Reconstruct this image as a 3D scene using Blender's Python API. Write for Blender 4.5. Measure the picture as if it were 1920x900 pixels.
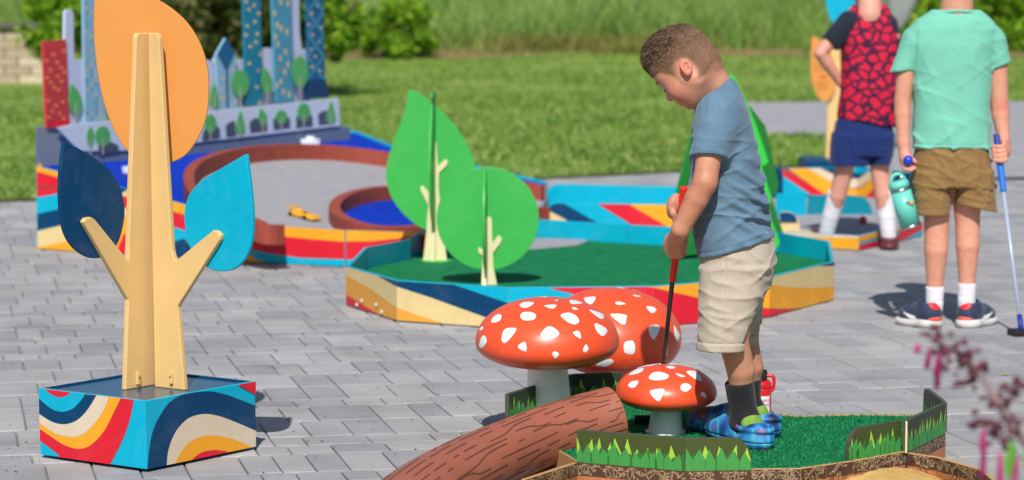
import bpy, bmesh, math, random
import numpy as np
from mathutils import Vector, Matrix
for o in list(bpy.data.objects): bpy.data.objects.remove(o)
random.seed(7); RNG = np.random.default_rng(11)
SC = bpy.context.scene; COL = SC.collection
PI = math.pi; R = math.radians
# ------------------------------------------------------------------ camera
F = 5000.0; CAMZ = 1.24; PITCH = math.atan(465 / F)
cam_d = bpy.data.cameras.new('camera'); cam = bpy.data.objects.new('camera', cam_d); COL.objects.link(cam)
cam.location = (0, 0, CAMZ); cam.rotation_euler = (R(90) - PITCH, 0, 0)
cam_d.sensor_width = 36; cam_d.lens = F / 1920 * 36; cam_d.clip_end = 500; cam_d.clip_start = 0.1
cam_d.dof.use_dof = True; cam_d.dof.focus_distance = 6.9; cam_d.dof.aperture_fstop = 4.3
SC.camera = cam
# ------------------------------------------------------------------ light
SUN_EL = R(46)
w = bpy.data.worlds.new('World'); SC.world = w; w.use_nodes = True
wn = w.node_tree; sky = wn.nodes.new('ShaderNodeTexSky'); sky.sky_type = 'NISHITA'; sky.sun_disc = False
sky.sun_elevation = SUN_EL; sky.sun_rotation = R(180 + 3); sky.air_density = 1.0; sky.dust_density = 1.2
wn.links.new(sky.outputs[0], wn.nodes['Background'].inputs[0]); wn.nodes['Background'].inputs[1].default_value = 0.072
sl = bpy.data.lights.new('sun', 'SUN'); sl.energy = 4.55; sl.angle = R(0.53); sl.color = (1.0, 0.955, 0.89)
so = bpy.data.objects.new('sun', sl); COL.objects.link(so); so.rotation_euler = (R(90) - SUN_EL, 0, R(-3)); so.location = (0, -5, 8)
SC.view_settings.view_transform = 'Standard'; SC.view_settings.look = 'None'
SC.view_settings.exposure = 0.0; SC.view_settings.gamma = 1.0; SC.view_settings.use_curve_mapping = False
SC.render.engine = 'CYCLES'; SC.cycles.use_denoising = True; SC.cycles.max_bounces = 6
SC.cycles.sample_clamp_indirect = 6
# ------------------------------------------------------------------ projection helpers
_cp, _sp = math.cos(PITCH), math.sin(PITCH)
def ray(x, y):
    dx = (x - 960) / F; dy = (450 - y) / F
    return Vector((dx, _cp + dy * _sp, -_sp + dy * _cp))
CAM = Vector((0, 0, CAMZ))
def G(x, y, z=0.0):
    d = ray(x, y); return CAM + d * ((z - CAMZ) / d.z)
def D(x, y, Y):
    d = ray(x, y); return CAM + d * (Y / d.y)
def PLN(x, y, p0, n):
    d = ray(x, y); return CAM + d * ((p0 - CAM).dot(n) / d.dot(n))
def proj(p):
    q = Vector(p) - CAM; f = q.y * _cp - q.z * _sp; u = q.y * _sp + q.z * _cp
    return (960 + F * q.x / f, 450 - F * u / f)
def zm(ox, oy, s, pts): return [(ox + x / s, oy + y / s) for x, y in pts]
def cr(pts, n=6, closed=False):
    P = [np.array(p, float) for p in pts]; m = len(P); out = []
    rng = range(m) if closed else range(m - 1)
    for i in rng:
        if closed: a, b, c, d = P[(i - 1) % m], P[i], P[(i + 1) % m], P[(i + 2) % m]
        else: a, b, c, d = P[max(i - 1, 0)], P[i], P[i + 1], P[min(i + 2, m - 1)]
        for k in range(n):
            t = k / n
            out.append(0.5 * ((2 * b) + (c - a) * t + (2 * a - 5 * b + 4 * c - d) * t * t + (3 * b - a - 3 * c + d) * t ** 3))
    if not closed: out.append(P[-1])
    return [tuple(p) for p in out]
def clip(poly, conv):
    ar = sum(conv[i][0] * conv[(i + 1) % len(conv)][1] - conv[(i + 1) % len(conv)][0] * conv[i][1] for i in range(len(conv)))
    s = 1 if ar > 0 else -1; out = list(poly)
    for i in range(len(conv)):
        a, b = conv[i], conv[(i + 1) % len(conv)]
        ins = lambda p: s * ((b[0] - a[0]) * (p[1] - a[1]) - (b[1] - a[1]) * (p[0] - a[0]))
        src, out = out, []
        for j in range(len(src)):
            p, q = src[j], src[(j + 1) % len(src)]; dp, dq = ins(p), ins(q)
            if dp >= 0: out.append(p)
            if (dp >= 0) != (dq >= 0):
                t = dp / (dp - dq); out.append((p[0] + (q[0] - p[0]) * t, p[1] + (q[1] - p[1]) * t))
        if len(out) < 3: return []
    res = []
    for p in out:
        if not res or abs(p[0] - res[-1][0]) + abs(p[1] - res[-1][1]) > 1e-4: res.append(p)
    return res
# ------------------------------------------------------------------ materials
def lin(c): c /= 255; return c / 12.92 if c <= 0.04045 else ((c + 0.055) / 1.055) ** 2.4
def C(r, g, b): return (lin(r), lin(g), lin(b), 1)
MATS = {}
class NT:
    def __init__(s, m): s.t = m.node_tree; s.n = s.t.nodes; s.b = s.n['Principled BSDF']
    def add(s, typ, **kw):
        x = s.n.new(typ)
        for k, v in kw.items():
            if k in x.inputs: x.inputs[k].default_value = v
            else: setattr(x, k, v)
        return x
    def link(s, a, b): s.t.links.new(a, b)
def newmat(name):
    m = bpy.data.materials.new(name); m.use_nodes = True; MATS[name] = m; return m, NT(m)
def mat(name, col, rough=0.5, var=0.08, vs=6.0, bump=0.0, bs=150.0, spec=0.5, coat=0.0, sheen=0.0, metal=0.0, var2=0.0, vs2=60.0, detail=4, dust=0.0):
    if name in MATS: return MATS[name]
    m, t = newmat(name); b = t.b
    b.inputs['Roughness'].default_value = rough; b.inputs['Specular IOR Level'].default_value = spec
    b.inputs['Coat Weight'].default_value = coat; b.inputs['Coat Roughness'].default_value = 0.08
    b.inputs['Sheen Weight'].default_value = sheen; b.inputs['Metallic'].default_value = metal
    tc = t.add('ShaderNodeTexCoord')
    no = t.add('ShaderNodeTexNoise', Scale=vs, Detail=float(detail)); t.link(tc.outputs['Object'], no.inputs['Vector'])
    mp = t.add('ShaderNodeMapRange'); mp.inputs['From Min'].default_value = 0.3; mp.inputs['From Max'].default_value = 0.7
    mp.inputs['To Min'].default_value = 1 - var; mp.inputs['To Max'].default_value = 1 + var
    t.link(no.outputs['Fac'], mp.inputs['Value'])
    fac = mp.outputs[0]
    if var2:
        n2 = t.add('ShaderNodeTexNoise', Scale=vs2, Detail=3.0); t.link(tc.outputs['Object'], n2.inputs['Vector'])
        m2 = t.add('ShaderNodeMapRange'); m2.inputs['From Min'].default_value = 0.3; m2.inputs['From Max'].default_value = 0.7
        m2.inputs['To Min'].default_value = 1 - var2; m2.inputs['To Max'].default_value = 1 + var2
        t.link(n2.outputs['Fac'], m2.inputs['Value'])
        mu = t.add('ShaderNodeMath', operation='MULTIPLY'); t.link(fac, mu.inputs[0]); t.link(m2.outputs[0], mu.inputs[1]); fac = mu.outputs[0]
    vm = t.add('ShaderNodeVectorMath', operation='SCALE'); vm.inputs[0].default_value = col[:3]; t.link(fac, vm.inputs['Scale'])
    cout = vm.outputs[0]
    if dust:                                           # dust specks and faint scuffs
        vo = t.add('ShaderNodeTexVoronoi', Scale=75.0); t.link(tc.outputs['Object'], vo.inputs['Vector'])
        d1 = t.add('ShaderNodeMapRange'); [d1.inputs[k].__setattr__('default_value', v) for k, v in ((1, 0.05), (2, 0.13), (3, 1.0), (4, 0.0))]; t.link(vo.outputs['Distance'], d1.inputs[0])
        sm = t.add('ShaderNodeTexNoise', Scale=7.0, Detail=5.0, Roughness=0.7, Distortion=1.5); t.link(tc.outputs['Object'], sm.inputs['Vector'])
        d2 = t.add('ShaderNodeMapRange'); [d2.inputs[k].__setattr__('default_value', v) for k, v in ((1, 0.50), (2, 0.72), (3, 0.0), (4, 1.0))]; t.link(sm.outputs[0], d2.inputs[0])
        d3 = t.add('ShaderNodeMath', operation='MULTIPLY'); t.link(d1.outputs[0], d3.inputs[0]); t.link(d2.outputs[0], d3.inputs[1])
        d4 = t.add('ShaderNodeMath', operation='MULTIPLY_ADD'); d4.inputs[1].default_value = 0.22; t.link(d2.outputs[0], d4.inputs[0]); t.link(d3.outputs[0], d4.inputs[2])
        d5 = t.add('ShaderNodeMath', operation='MULTIPLY'); d5.inputs[1].default_value = dust; t.link(d4.outputs[0], d5.inputs[0])
        mxd = t.add('ShaderNodeMix'); mxd.data_type = 'RGBA'; t.link(d5.outputs[0], mxd.inputs[0]); t.link(cout, mxd.inputs[6]); mxd.inputs[7].default_value = C(190, 180, 165); cout = mxd.outputs[2]
    t.link(cout, b.inputs['Base Color'])
    if bump:
        n3 = t.add('ShaderNodeTexNoise', Scale=bs, Detail=4.0); t.link(tc.outputs['Object'], n3.inputs['Vector'])
        bp = t.add('ShaderNodeBump', Strength=bump, Distance=0.004); t.link(n3.outputs['Fac'], bp.inputs['Height']); t.link(bp.outputs[0], b.inputs['Normal'])
    return m
# ------------------------------------------------------------------ objects
ORG = {}
def thing(name, label, cat, loc=(0, 0, 0), group=None, kind=None):
    o = bpy.data.objects.new(name, None); COL.objects.link(o); o.location = loc; o.empty_display_size = 0.1
    o['label'] = label; o['category'] = cat
    if group: o['group'] = group
    if kind: o['kind'] = kind
    ORG[o.name] = Vector(loc); return o
def tag(o, label, cat, group=None, kind=None):
    o['label'] = label; o['category'] = cat
    if group: o['group'] = group
    if kind: o['kind'] = kind
    return o
def mesh(name, V, Fc, m=None, parent=None, smooth=False, fm=None, recalc=True, bevel=0.0, org=None):
    me = bpy.data.meshes.new(name)
    off = ORG[parent.name] if parent is not None else (Vector(org) if org is not None else Vector((0, 0, 0)))
    if isinstance(V, np.ndarray):
        V = V - np.array(off); V = V.tolist()
    else: V = [tuple(Vector(v) - off) for v in V]
    if isinstance(Fc, np.ndarray): Fc = Fc.tolist()
    me.from_pydata(V, [], Fc)
    for x in (m if isinstance(m, (list, tuple)) else [m]):
        if x is not None: me.materials.append(x)
    if fm is not None: me.polygons.foreach_set('material_index', np.array(fm, np.int32))
    if recalc:
        bm = bmesh.new(); bm.from_mesh(me); bmesh.ops.recalc_face_normals(bm, faces=bm.faces); bm.to_mesh(me); bm.free()
    if smooth: me.polygons.foreach_set('use_smooth', np.ones(len(me.polygons), bool))
    me.update()
    o = bpy.data.objects.new(name, me); COL.objects.link(o)
    if parent is not None: o.parent = parent
    elif org is not None: o.location = off
    ORG[o.name] = off
    if bevel:
        b = o.modifiers.new('bevel', 'BEVEL'); b.width = bevel; b.segments = 2; b.limit_method = 'ANGLE'; b.angle_limit = R(40)
        b.harden_normals = False
    return o
def prism(pts, nv):                                   # polygon extruded along vector nv
    n = len(pts); P = [Vector(p) for p in pts]; V = P + [p + nv for p in P]
    Fc = [list(range(n)), list(range(2 * n - 1, n - 1, -1))] + [[i, (i + 1) % n, n + (i + 1) % n, n + i] for i in range(n)]
    return V, Fc
def board(name, pts, nv, m, parent=None, bevel=0.0015, **k):
    V, Fc = prism(pts, Vector(nv)); return mesh(name, V, Fc, m, parent, bevel=bevel, **k)
def boxmesh(c, hx, hy, hz, ax=None, ay=None, az=None):
    ax = Vector(ax or (1, 0, 0)); ay = Vector(ay or (0, 1, 0)); az = Vector(az or (0, 0, 1)); c = Vector(c)
    V = [c + ax * (sx * hx) + ay * (sy * hy) + az * (sz * hz) for sz in (-1, 1) for sy in (-1, 1) for sx in (-1, 1)]
    return V, [[0, 1, 3, 2], [4, 6, 7, 5], [0, 4, 5, 1], [2, 3, 7, 6], [0, 2, 6, 4], [1, 5, 7, 3]]
def join(parts):
    V, Fc = [], []
    for v, f in parts:
        o = len(V); V += list(v); Fc += [[i + o for i in q] for q in f]
    return V, Fc
def tube(path, rad, seg=12, cap=True):
    P = [Vector(p) for p in path]; n = len(P); rad = rad if isinstance(rad, (list, tuple)) else [rad] * n
    V, Fc = [], []; prev = None
    for i in range(n):
        t = (P[min(i + 1, n - 1)] - P[max(i - 1, 0)]).normalized()
        if prev is None:
            a = t.orthogonal().normalized()
        else:
            a = (prev - t * prev.dot(t)).normalized()
        prev = a; b = t.cross(a)
        for k in range(seg):
            th = 2 * PI * k / seg; V.append(P[i] + (a * math.cos(th) + b * math.sin(th)) * rad[i])
    for i in range(n - 1):
        for k in range(seg):
            Fc.append([i * seg + k, i * seg + (k + 1) % seg, (i + 1) * seg + (k + 1) % seg, (i + 1) * seg + k])
    if cap: Fc += [list(range(seg))[::-1], [(n - 1) * seg + k for k in range(seg)]]
    return V, Fc
def lathe(c, prof, seg=48, up=(0, 0, 1)):
    c = Vector(c); up = Vector(up).normalized(); a = up.orthogonal().normalized(); b = up.cross(a); V, Fc = [], []
    for r, z in prof:
        for k in range(seg):
            th = 2 * PI * k / seg; V.append(c + up * z + (a * math.cos(th) + b * math.sin(th)) * max(r, 1e-5))
    n = len(prof)
    for i in range(n - 1):
        for k in range(seg): Fc.append([i * seg + k, i * seg + (k + 1) % seg, (i + 1) * seg + (k + 1) % seg, (i + 1) * seg + k])
    Fc += [list(range(seg)), [(n - 1) * seg + k for k in range(seg)]]
    return V, Fc
def prints(name, regs, p0, n, parent, base=0.0008, step=0.0005, quad=None):
    """flat print: (material, pixel polygon) laid in order on the plane p0,n (n towards the viewer)"""
    V, Fc, fm, ms = [], [], [], []
    n = Vector(n).normalized()
    for i, (m, poly) in enumerate(regs):
        if quad: poly = clip(poly, quad)
        if len(poly) < 3: continue
        if m not in ms: ms.append(m)
        o = len(V); V += [PLN(x, y, p0, n) + n * (base + step * i) for x, y in poly]
        Fc.append(list(range(o, o + len(poly)))); fm.append(ms.index(m))
    if not Fc: return None
    return mesh(name, V, Fc, ms, parent, fm=fm, recalc=False)
def strip(pts, wd, nrm):
    """flat ribbon along 3D points"""
    P = [Vector(p) for p in pts]; V, Fc = [], []
    for i in range(len(P)):
        t = (P[min(i + 1, len(P) - 1)] - P[max(i - 1, 0)]).normalized(); s = t.cross(Vector(nrm)).normalized()
        w_ = wd[i] if isinstance(wd, (list, tuple)) else wd
        V += [P[i] - s * w_, P[i] + s * w_]
    for i in range(len(P) - 1): Fc.append([2 * i, 2 * i + 1, 2 * i + 3, 2 * i + 2])
    return V, Fc
# ------------------------------------------------------------------ palette
CY = mat('cyan_plastic', C(0, 172, 205), 0.42, 0.04, spec=0.25, var2=0.04, vs2=35, bump=0.05, bs=400, dust=0.2)
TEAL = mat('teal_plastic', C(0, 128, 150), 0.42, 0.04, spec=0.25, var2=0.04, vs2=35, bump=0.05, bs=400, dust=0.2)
NAVY = mat('navy_plastic', C(0, 62, 104), 0.42, 0.05, spec=0.25, var2=0.04, vs2=35, bump=0.05, bs=400, dust=0.2)
RED = mat('red_print', C(214, 32, 52), 0.45, 0.05, spec=0.25, var2=0.03, vs2=30, dust=0.2)
YEL = mat('yellow_print', C(236, 164, 40), 0.45, 0.05, spec=0.25, var2=0.03, vs2=30, dust=0.2)
GOLD = mat('gold_print', C(226, 160, 62), 0.45, 0.05, spec=0.25, var2=0.03, vs2=30, dust=0.2)
BEI = mat('beige_print', C(214, 198, 174), 0.5, 0.05, spec=0.25, var2=0.03, vs2=30, dust=0.2)
TAN = mat('tan_print', C(220, 198, 142), 0.5, 0.05, spec=0.25, var2=0.03, vs2=30, dust=0.2)
WOOD = mat('tan_plastic', C(224, 188, 126), 0.55, 0.04, spec=0.3, vs=12, bump=0.06, bs=300, dust=0.2)
ORNG = mat('orange_plastic', C(216, 146, 72), 0.6, 0.03, spec=0.25, bump=0.06, bs=500, dust=0.2)
GRN = mat('green_plastic', C(64, 176, 82), 0.42, 0.04, spec=0.25, var2=0.04, vs2=35, bump=0.03, bs=300, dust=0.2)
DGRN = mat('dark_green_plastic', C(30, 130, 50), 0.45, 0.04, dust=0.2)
WHT = mat('white_paint', C(232, 236, 236), 0.35, 0.02)
BLK = mat('black_rubber', C(28, 28, 30), 0.5, 0.1)
ZINC = mat('zinc_bolt', C(206, 206, 204), 0.4, 0.05)
STEEL = mat('steel', C(190, 190, 195), 0.3, 0.05, metal=1.0)
# ================================================================== GROUND
a_ = R(12); E1 = Vector((math.cos(a_), math.sin(a_), 0)); E2 = Vector((-math.sin(a_), math.cos(a_), 0))
JOINT = mat('joint_sand', C(140, 138, 136), 0.95, 0.3, vs=30, bump=0.4, bs=300)
bed = mesh('paving', [(-9, 3, -0.012), (9, 3, -0.012), (16, 36, -0.012), (-12, 36, -0.012)], [[0, 1, 2, 3]], JOINT); bed['kind'] = 'structure'
def paver_mat(name, stuff):
    m, t = newmat(name); tc = t.add('ShaderNodeTexCoord'); geo = t.add('ShaderNodeNewGeometry')
    rnd = geo.outputs['Random Per Island'] if stuff else t.add('ShaderNodeObjectInfo').outputs['Random']
    cr_ = t.add('ShaderNodeValToRGB'); e = cr_.color_ramp.elements
    e[0].position = 0; e[0].color = C(147, 148, 153); e[1].position = 1; e[1].color = C(171, 171, 174)
    x = cr_.color_ramp.elements.new(0.45); x.color = C(158, 159, 163); x = cr_.color_ramp.elements.new(0.8); x.color = C(164, 163, 164)
    t.link(rnd, cr_.inputs[0])
    n1 = t.add('ShaderNodeTexNoise', Scale=3.2, Detail=8.0, Roughness=0.68); t.link(geo.outputs['Position'], n1.inputs['Vector'])
    n2 = t.add('ShaderNodeTexNoise', Scale=240.0, Detail=3.0); t.link(geo.outputs['Position'], n2.inputs['Vector'])
    n3 = t.add('ShaderNodeTexVoronoi', Scale=70.0); t.link(geo.outputs['Position'], n3.inputs['Vector'])
    r1 = t.add('ShaderNodeMapRange'); [r1.inputs[k].__setattr__('default_value', v) for k, v in ((1, 0.3), (2, 0.7), (3, 0.80), (4, 1.16))]; t.link(n1.outputs[0], r1.inputs[0])
    r2 = t.add('ShaderNodeMapRange'); [r2.inputs[k].__setattr__('default_value', v) for k, v in ((1, 0.3), (2, 0.7), (3, 0.88), (4, 1.12))]; t.link(n2.outputs[0], r2.inputs[0])
    r3 = t.add('ShaderNodeMapRange'); [r3.inputs[k].__setattr__('default_value', v) for k, v in ((1, 0.03), (2, 0.10), (3, 0.78), (4, 1.0))]; t.link(n3.outputs[0], r3.inputs[0])
    mu = t.add('ShaderNodeMath', operation='MULTIPLY'); t.link(r1.outputs[0], mu.inputs[0]); t.link(r2.outputs[0], mu.inputs[1])
    mu2 = t.add('ShaderNodeMath', operation='MULTIPLY'); t.link(mu.outputs[0], mu2.inputs[0]); t.link(r3.outputs[0], mu2.inputs[1])
    vm = t.add('ShaderNodeVectorMath', operation='SCALE'); t.link(cr_.outputs[0], vm.inputs[0]); t.link(mu2.outputs[0], vm.inputs['Scale'])
    st_ = t.add('ShaderNodeTexNoise', Scale=1.7, Detail=7.0, Roughness=0.72, Distortion=0.8); t.link(geo.outputs['Position'], st_.inputs['Vector'])
    rs = t.add('ShaderNodeMapRange'); [rs.inputs[k].__setattr__('default_value', v) for k, v in ((1, 0.52), (2, 0.70), (3, 1.0), (4, 0.84))]; t.link(st_.outputs[0], rs.inputs[0])
    vm2 = t.add('ShaderNodeVectorMath', operation='SCALE'); t.link(vm.outputs[0], vm2.inputs[0]); t.link(rs.outputs[0], vm2.inputs['Scale']); vm = vm2
    t.link(vm.outputs[0], t.b.inputs['Base Color']); t.b.inputs['Roughness'].default_value = 0.85
    bp = t.add('ShaderNodeBump', Strength=0.35, Distance=0.003); t.link(n2.outputs[0], bp.inputs['Height']); t.link(bp.outputs[0], t.b.inputs['Normal'])
    return m
PM = paver_mat('paver_concrete', False); PMS = paver_mat('paver_concrete_far', True)
def paver_geo(L, W, c=0.004, g=0.0019, h=0.05):
    l, w_ = L / 2 - g, W / 2 - g
    V = [(sx * l, sy * w_, -h) for sx, sy in ((-1, -1), (1, -1), (1, 1), (-1, 1))] + [(sx * l, sy * w_, -c * 0.8) for sx, sy in ((-1, -1), (1, -1), (1, 1), (-1, 1))] + [(sx * (l - c), sy * (w_ - c), 0) for sx, sy in ((-1, -1), (1, -1), (1, 1), (-1, 1))]
    Fc = [[8, 9, 10, 11]] + [[i, (i + 1) % 4, 4 + (i + 1) % 4, 4 + i] for i in range(4)] + [[4 + i, 4 + (i + 1) % 4, 8 + (i + 1) % 4, 8 + i] for i in range(4)]
    return V, Fc
pv = []; v_ = 3.0
while v_ < 19.5:
    W = random.choice((0.14, 0.27, 0.27, 0.27)); u = -9 + 0.03 * random.randrange(12)
    while u < 12:
        L = random.choice((0.09, 0.12, 0.12, 0.15, 0.18)); c = E1 * (u + L / 2) + E2 * (v_ + W / 2); u += L
        if c.y < 5.5 or c.y > 19.0: continue
        px, py = proj((c.x, c.y, 0))
        if -150 < px < 2070 and 300 < py < 960: pv.append((c, L, W, py, px))
    v_ += W
def hidden(px, py):
    return (650 < px < 1560 and 440 < py < 600) or (80 < px < 800 and 270 < py < 490) or (1090 < px < 1690 and 765 < py < 890) or (80 < px < 480 and 690 < py < 880)
pv.sort(key=lambda p: (hidden(p[4], p[3]) or not (-20 < p[4] < 1940) or p[3] > 915, -p[3]))
pcache = {}; SV, SF = [], []
for i, (c, L, W, py, px) in enumerate(pv):
    z = random.uniform(-0.0014, 0.0006); rot = a_ + random.gauss(0, 0.002)
    if i < 300:
        if (L, W) not in pcache:
            me = bpy.data.meshes.new('paver'); V, Fc = paver_geo(L, W); me.from_pydata(V, [], Fc); me.materials.append(PM); pcache[(L, W)] = me
        o = bpy.data.objects.new('paver', pcache[(L, W)]); COL.objects.link(o); o.parent = bed; o.location = (c.x, c.y, z)
        o.rotation_euler = (random.gauss(0, 0.0015), random.gauss(0, 0.0015), rot)
    else:
        V, Fc = paver_geo(L, W); k = len(SV); M = Matrix.Translation((c.x, c.y, z)) @ Matrix.Rotation(rot, 4, 'Z')
        SV += [M @ Vector(v) for v in V]; SF += [[q + k for q in f] for f in Fc]
ps = mesh('far_pavers', SV, SF, PMS, bed, recalc=False); ps['kind'] = 'stuff'
# grit and crumbs of leaf in the joints
V, Fc, fm = [], [], []; LIT = [mat('litter_tan', C(150, 128, 84), 0.9, 0.2), mat('litter_dark', C(64, 58, 52), 0.9, 0.2), mat('litter_yellow', C(196, 168, 70), 0.9, 0.2)]
for k in range(520):
    px = random.uniform(-20, 1940); py = 470 + 440 * random.random() ** 0.8; q = G(px, py, 0.002); a = random.uniform(0, 6.28); sz = random.uniform(0.002, 0.005) * (1.6 if random.random() < 0.12 else 1)
    o_ = len(V); V += [q + Vector((math.cos(a + t) * sz * f, math.sin(a + t) * sz * f, 0.0015 * h)) for t, f, h in ((0, 1.4, 1), (1.8, 0.7, 0.3), (3.2, 1.2, 1.2), (4.6, 0.6, 0.2))]; Fc.append([o_, o_ + 1, o_ + 2, o_ + 3]); fm.append(random.choice((0, 1, 1, 1, 2)))
lt0 = mesh('leaf_litter', V, Fc, LIT, fm=fm, recalc=False); tag(lt0, 'tiny crumbs of leaf and grit scattered on the paving', 'leaf litter', kind='stuff')
# lawn ---------------------------------------------------------------
def hgt(y):
    return 0.012 + (0 if y < 30 else (0.004 * (y - 30) ** 2 if y < 40 else 0.4 + 0.08 * (y - 40)))
edge_px = [(-3500, 540), (-900, 418), (-300, 390), (0, 376), (300, 363), (620, 349), (1000, 334), (1300, 319), (1545, 307), (1900, 291), (2600, 262), (4200, 205)]
ep = [G(x, y, 0.012) for x, y in edge_px]
def front(x):
    xs = [p.x for p in ep]; ys = [p.y for p in ep]; return float(np.interp(x, xs, ys))
def lawn_mat():
    m, t = newmat('lawn_grass'); g = t.add('ShaderNodeNewGeometry')
    mpg = t.add('ShaderNodeMapping'); mpg.inputs['Scale'].default_value = (0.5, 1.6, 1); t.link(g.outputs['Position'], mpg.inputs['Vector'])
    n1 = t.add('ShaderNodeTexNoise', Scale=1.0, Detail=5.0, Roughness=0.6); t.link(mpg.outputs[0], n1.inputs['Vector'])
    n2 = t.add('ShaderNodeTexNoise', Scale=30.0, Detail=3.0); t.link(g.outputs['Position'], n2.inputs['Vector'])
    ad = t.add('ShaderNodeMix'); ad.data_type = 'FLOAT'; ad.inputs[0].default_value = 0.4; t.link(n1.outputs[0], ad.inputs[2]); t.link(n2.outputs[0], ad.inputs[3])
    cr_ = t.add('ShaderNodeValToRGB'); e = cr_.color_ramp.elements
    e[0].position = 0.34; e[0].color = C(84, 116, 40); e[1].position = 0.68; e[1].color = C(160, 174, 100); x = e.new(0.5); x.color = C(118, 146, 62)
    t.link(ad.outputs[0], cr_.inputs[0]); t.link(cr_.outputs[0], t.b.inputs['Base Color']); t.b.inputs['Roughness'].default_value = 0.8
    t.b.inputs['Specular IOR Level'].default_value = 0.15
    return m
LM = lawn_mat()
xs = np.linspace(-22, 24, 93); V, Fc = [], []; NR = 24
for x in xs:
    y0 = front(x)
    for k in range(NR): y = y0 + (70 - y0) * (k / (NR - 1)) ** 1.3; V.append((x, y, hgt(y)))
for i in range(len(xs) - 1):
    for k in range(NR - 1): Fc.append([i * NR + k, (i + 1) * NR + k, (i + 1) * NR + k + 1, i * NR + k + 1])
lawn = mesh('lawn', V, Fc, LM, smooth=True); lawn['kind'] = 'structure'
soil = mat('edge_soil_shadow', C(70, 58, 44), 0.95, 0.2)  # dark brown stands for the dry edge and the edging shadow together
V = []; 
for p in ep: V += [p + Vector((0, -0.03, -0.02)), p + Vector((0, 0.12, 0.004))]
se = mesh('lawn_edge', V, [[2 * i, 2 * i + 2, 2 * i + 3, 2 * i + 1] for i in range(len(ep) - 1)], soil, lawn); 
pth_px = cr([(1395, 192), (1384, 220), (1400, 249), (1470, 252), (1545, 254), (1580, 272), (1592, 312)], 4) + [(1700, 332), (2500, 332), (2500, 190), (1700, 190)]
PATHM = mat('path_concrete', C(158, 158, 164), 0.9, 0.07, vs=1.5, var2=0.06, vs2=12)
pth = [G(x, y, 0.02) for x, y in pth_px]
po = mesh('path', [p for p in pth], [list(range(len(pth)))], PATHM, recalc=True); po['kind'] = 'structure'
if po.data.polygons[0].normal.z < 0: po.data.flip_normals()
def inpoly(x, y, poly):
    c = False; n = len(poly)
    for i in range(n):
        a, b = poly[i], poly[i - 1]
        if (a.y > y) != (b.y > y) and x < (b.x - a.x) * (y - a.y) / (b.y - a.y) + a.x: c = not c
    return c
def blades(name, pts, hs, wd, lean, m, parent=None, cols=None):
    n = len(pts); P = np.array(pts); ang = RNG.uniform(0, 2 * PI, n); la = RNG.uniform(0, 2 * PI, n); hs = np.array(hs)
    dx = np.stack([np.cos(ang), np.sin(ang), np.zeros(n)], 1) * (wd * RNG.uniform(0.6, 1.3, n))[:, None]
    lv = np.stack([np.cos(la), np.sin(la), np.zeros(n)], 1) * (hs * lean * RNG.uniform(0.2, 1.2, n))[:, None]; up = np.zeros((n, 3)); up[:, 2] = hs
    V = np.stack([P - dx, P + dx, P + up * 0.55 + lv * 0.35 + dx * 0.8, P + up * 0.55 + lv * 0.35 - dx * 0.8, P + up + lv], 1).reshape(-1, 3)
    b = np.arange(n) * 5; Fc = [[i, i + 1, i + 2, i + 3] for i in b.tolist()] + [[i + 3, i + 2, i + 4] for i in b.tolist()]
    return mesh(name, V, Fc, m, parent, recalc=False)
def leafmat(name, cols, rough=0.6, trans=0.35):
    m, t = newmat(name); g = t.add('ShaderNodeNewGeometry'); cr_ = t.add('ShaderNodeValToRGB'); e = cr_.color_ramp.elements
    e[0].position = 0; e[0].color = cols[0]; e[1].position = 1; e[1].color = cols[-1]
    for i, c in enumerate(cols[1:-1]): x = e.new((i + 1) / (len(cols) - 1)); x.color = c
    t.link(g.outputs['Random Per Island'], cr_.inputs[0]); t.link(cr_.outputs[0], t.b.inputs['Base Color'])
    t.b.inputs['Roughness'].default_value = rough; t.b.inputs['Specular IOR Level'].default_value = 0.25
    tr = t.add('ShaderNodeBsdfTranslucent'); t.link(cr_.outputs[0], tr.inputs[0]); mx = t.add('ShaderNodeMixShader', Fac=trans)
    mx.inputs[0].default_value = trans
    t.link(t.b.outputs[0], mx.inputs[1]); t.link(tr.outputs[0], mx.inputs[2]); t.link(mx.outputs[0], t.n['Material Output'].inputs[0])
    return m
GB = leafmat('lawn_blades', [C(78, 118, 36), C(108, 148, 56), C(138, 168, 80), C(180, 186, 116)])
pts, hs = [], []
while len(pts) < 70000:
    x = random.uniform(-11, 12); f0 = front(x); y = f0 + 0.05 + (45 - f0) * random.random() ** 1.4
    if abs(x) > 0.225 * y + 0.6 or inpoly(x, y, pth): continue
    if math.sin(x * 1.9 + 2 * math.sin(y * 0.9)) + math.sin(y * 1.3 - x * 0.9 + math.sin(x * 2.3)) + random.gauss(0, 1.2) < -0.6: continue
    pts.append((x, y, hgt(y) - 0.005)); hs.append(random.uniform(0.018, 0.045) * (1 + y / 50))
gl = blades('lawn_grass', pts, hs, 0.009, 1.3, GB); tag(gl, 'short mown green lawn grass behind the paving', 'grass', kind='stuff')
# tall meadow grass
MB1 = leafmat('meadow_blades', [C(112, 158, 66), C(142, 180, 84), C(168, 196, 108), C(194, 206, 138)], trans=0.5)
pts, hs = [], []
def slope(y): return hgt(y)
while len(pts) < 48000:
    y = 39.5 + 14 * random.random() ** 1.2; x = random.uniform(-0.24 * y, 0.24 * y)
    if x < -0.06 * y and y < 41: continue
    dens = 0.5 + 0.5 * math.sin(x * 0.9) * math.sin(y * 0.8 + x * 0.4)
    if random.random() > 0.45 + 0.5 * dens: continue
    pts.append((x, y, slope(y) - 0.02)); hs.append(random.uniform(0.3, 0.8) * (0.6 + 0.6 * dens))
mg = blades('meadow_grass', pts, hs, 0.014, 0.75, MB1); tag(mg, 'tall pale green meadow grass filling the back of the picture', 'tall grass', kind='stuff')
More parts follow.
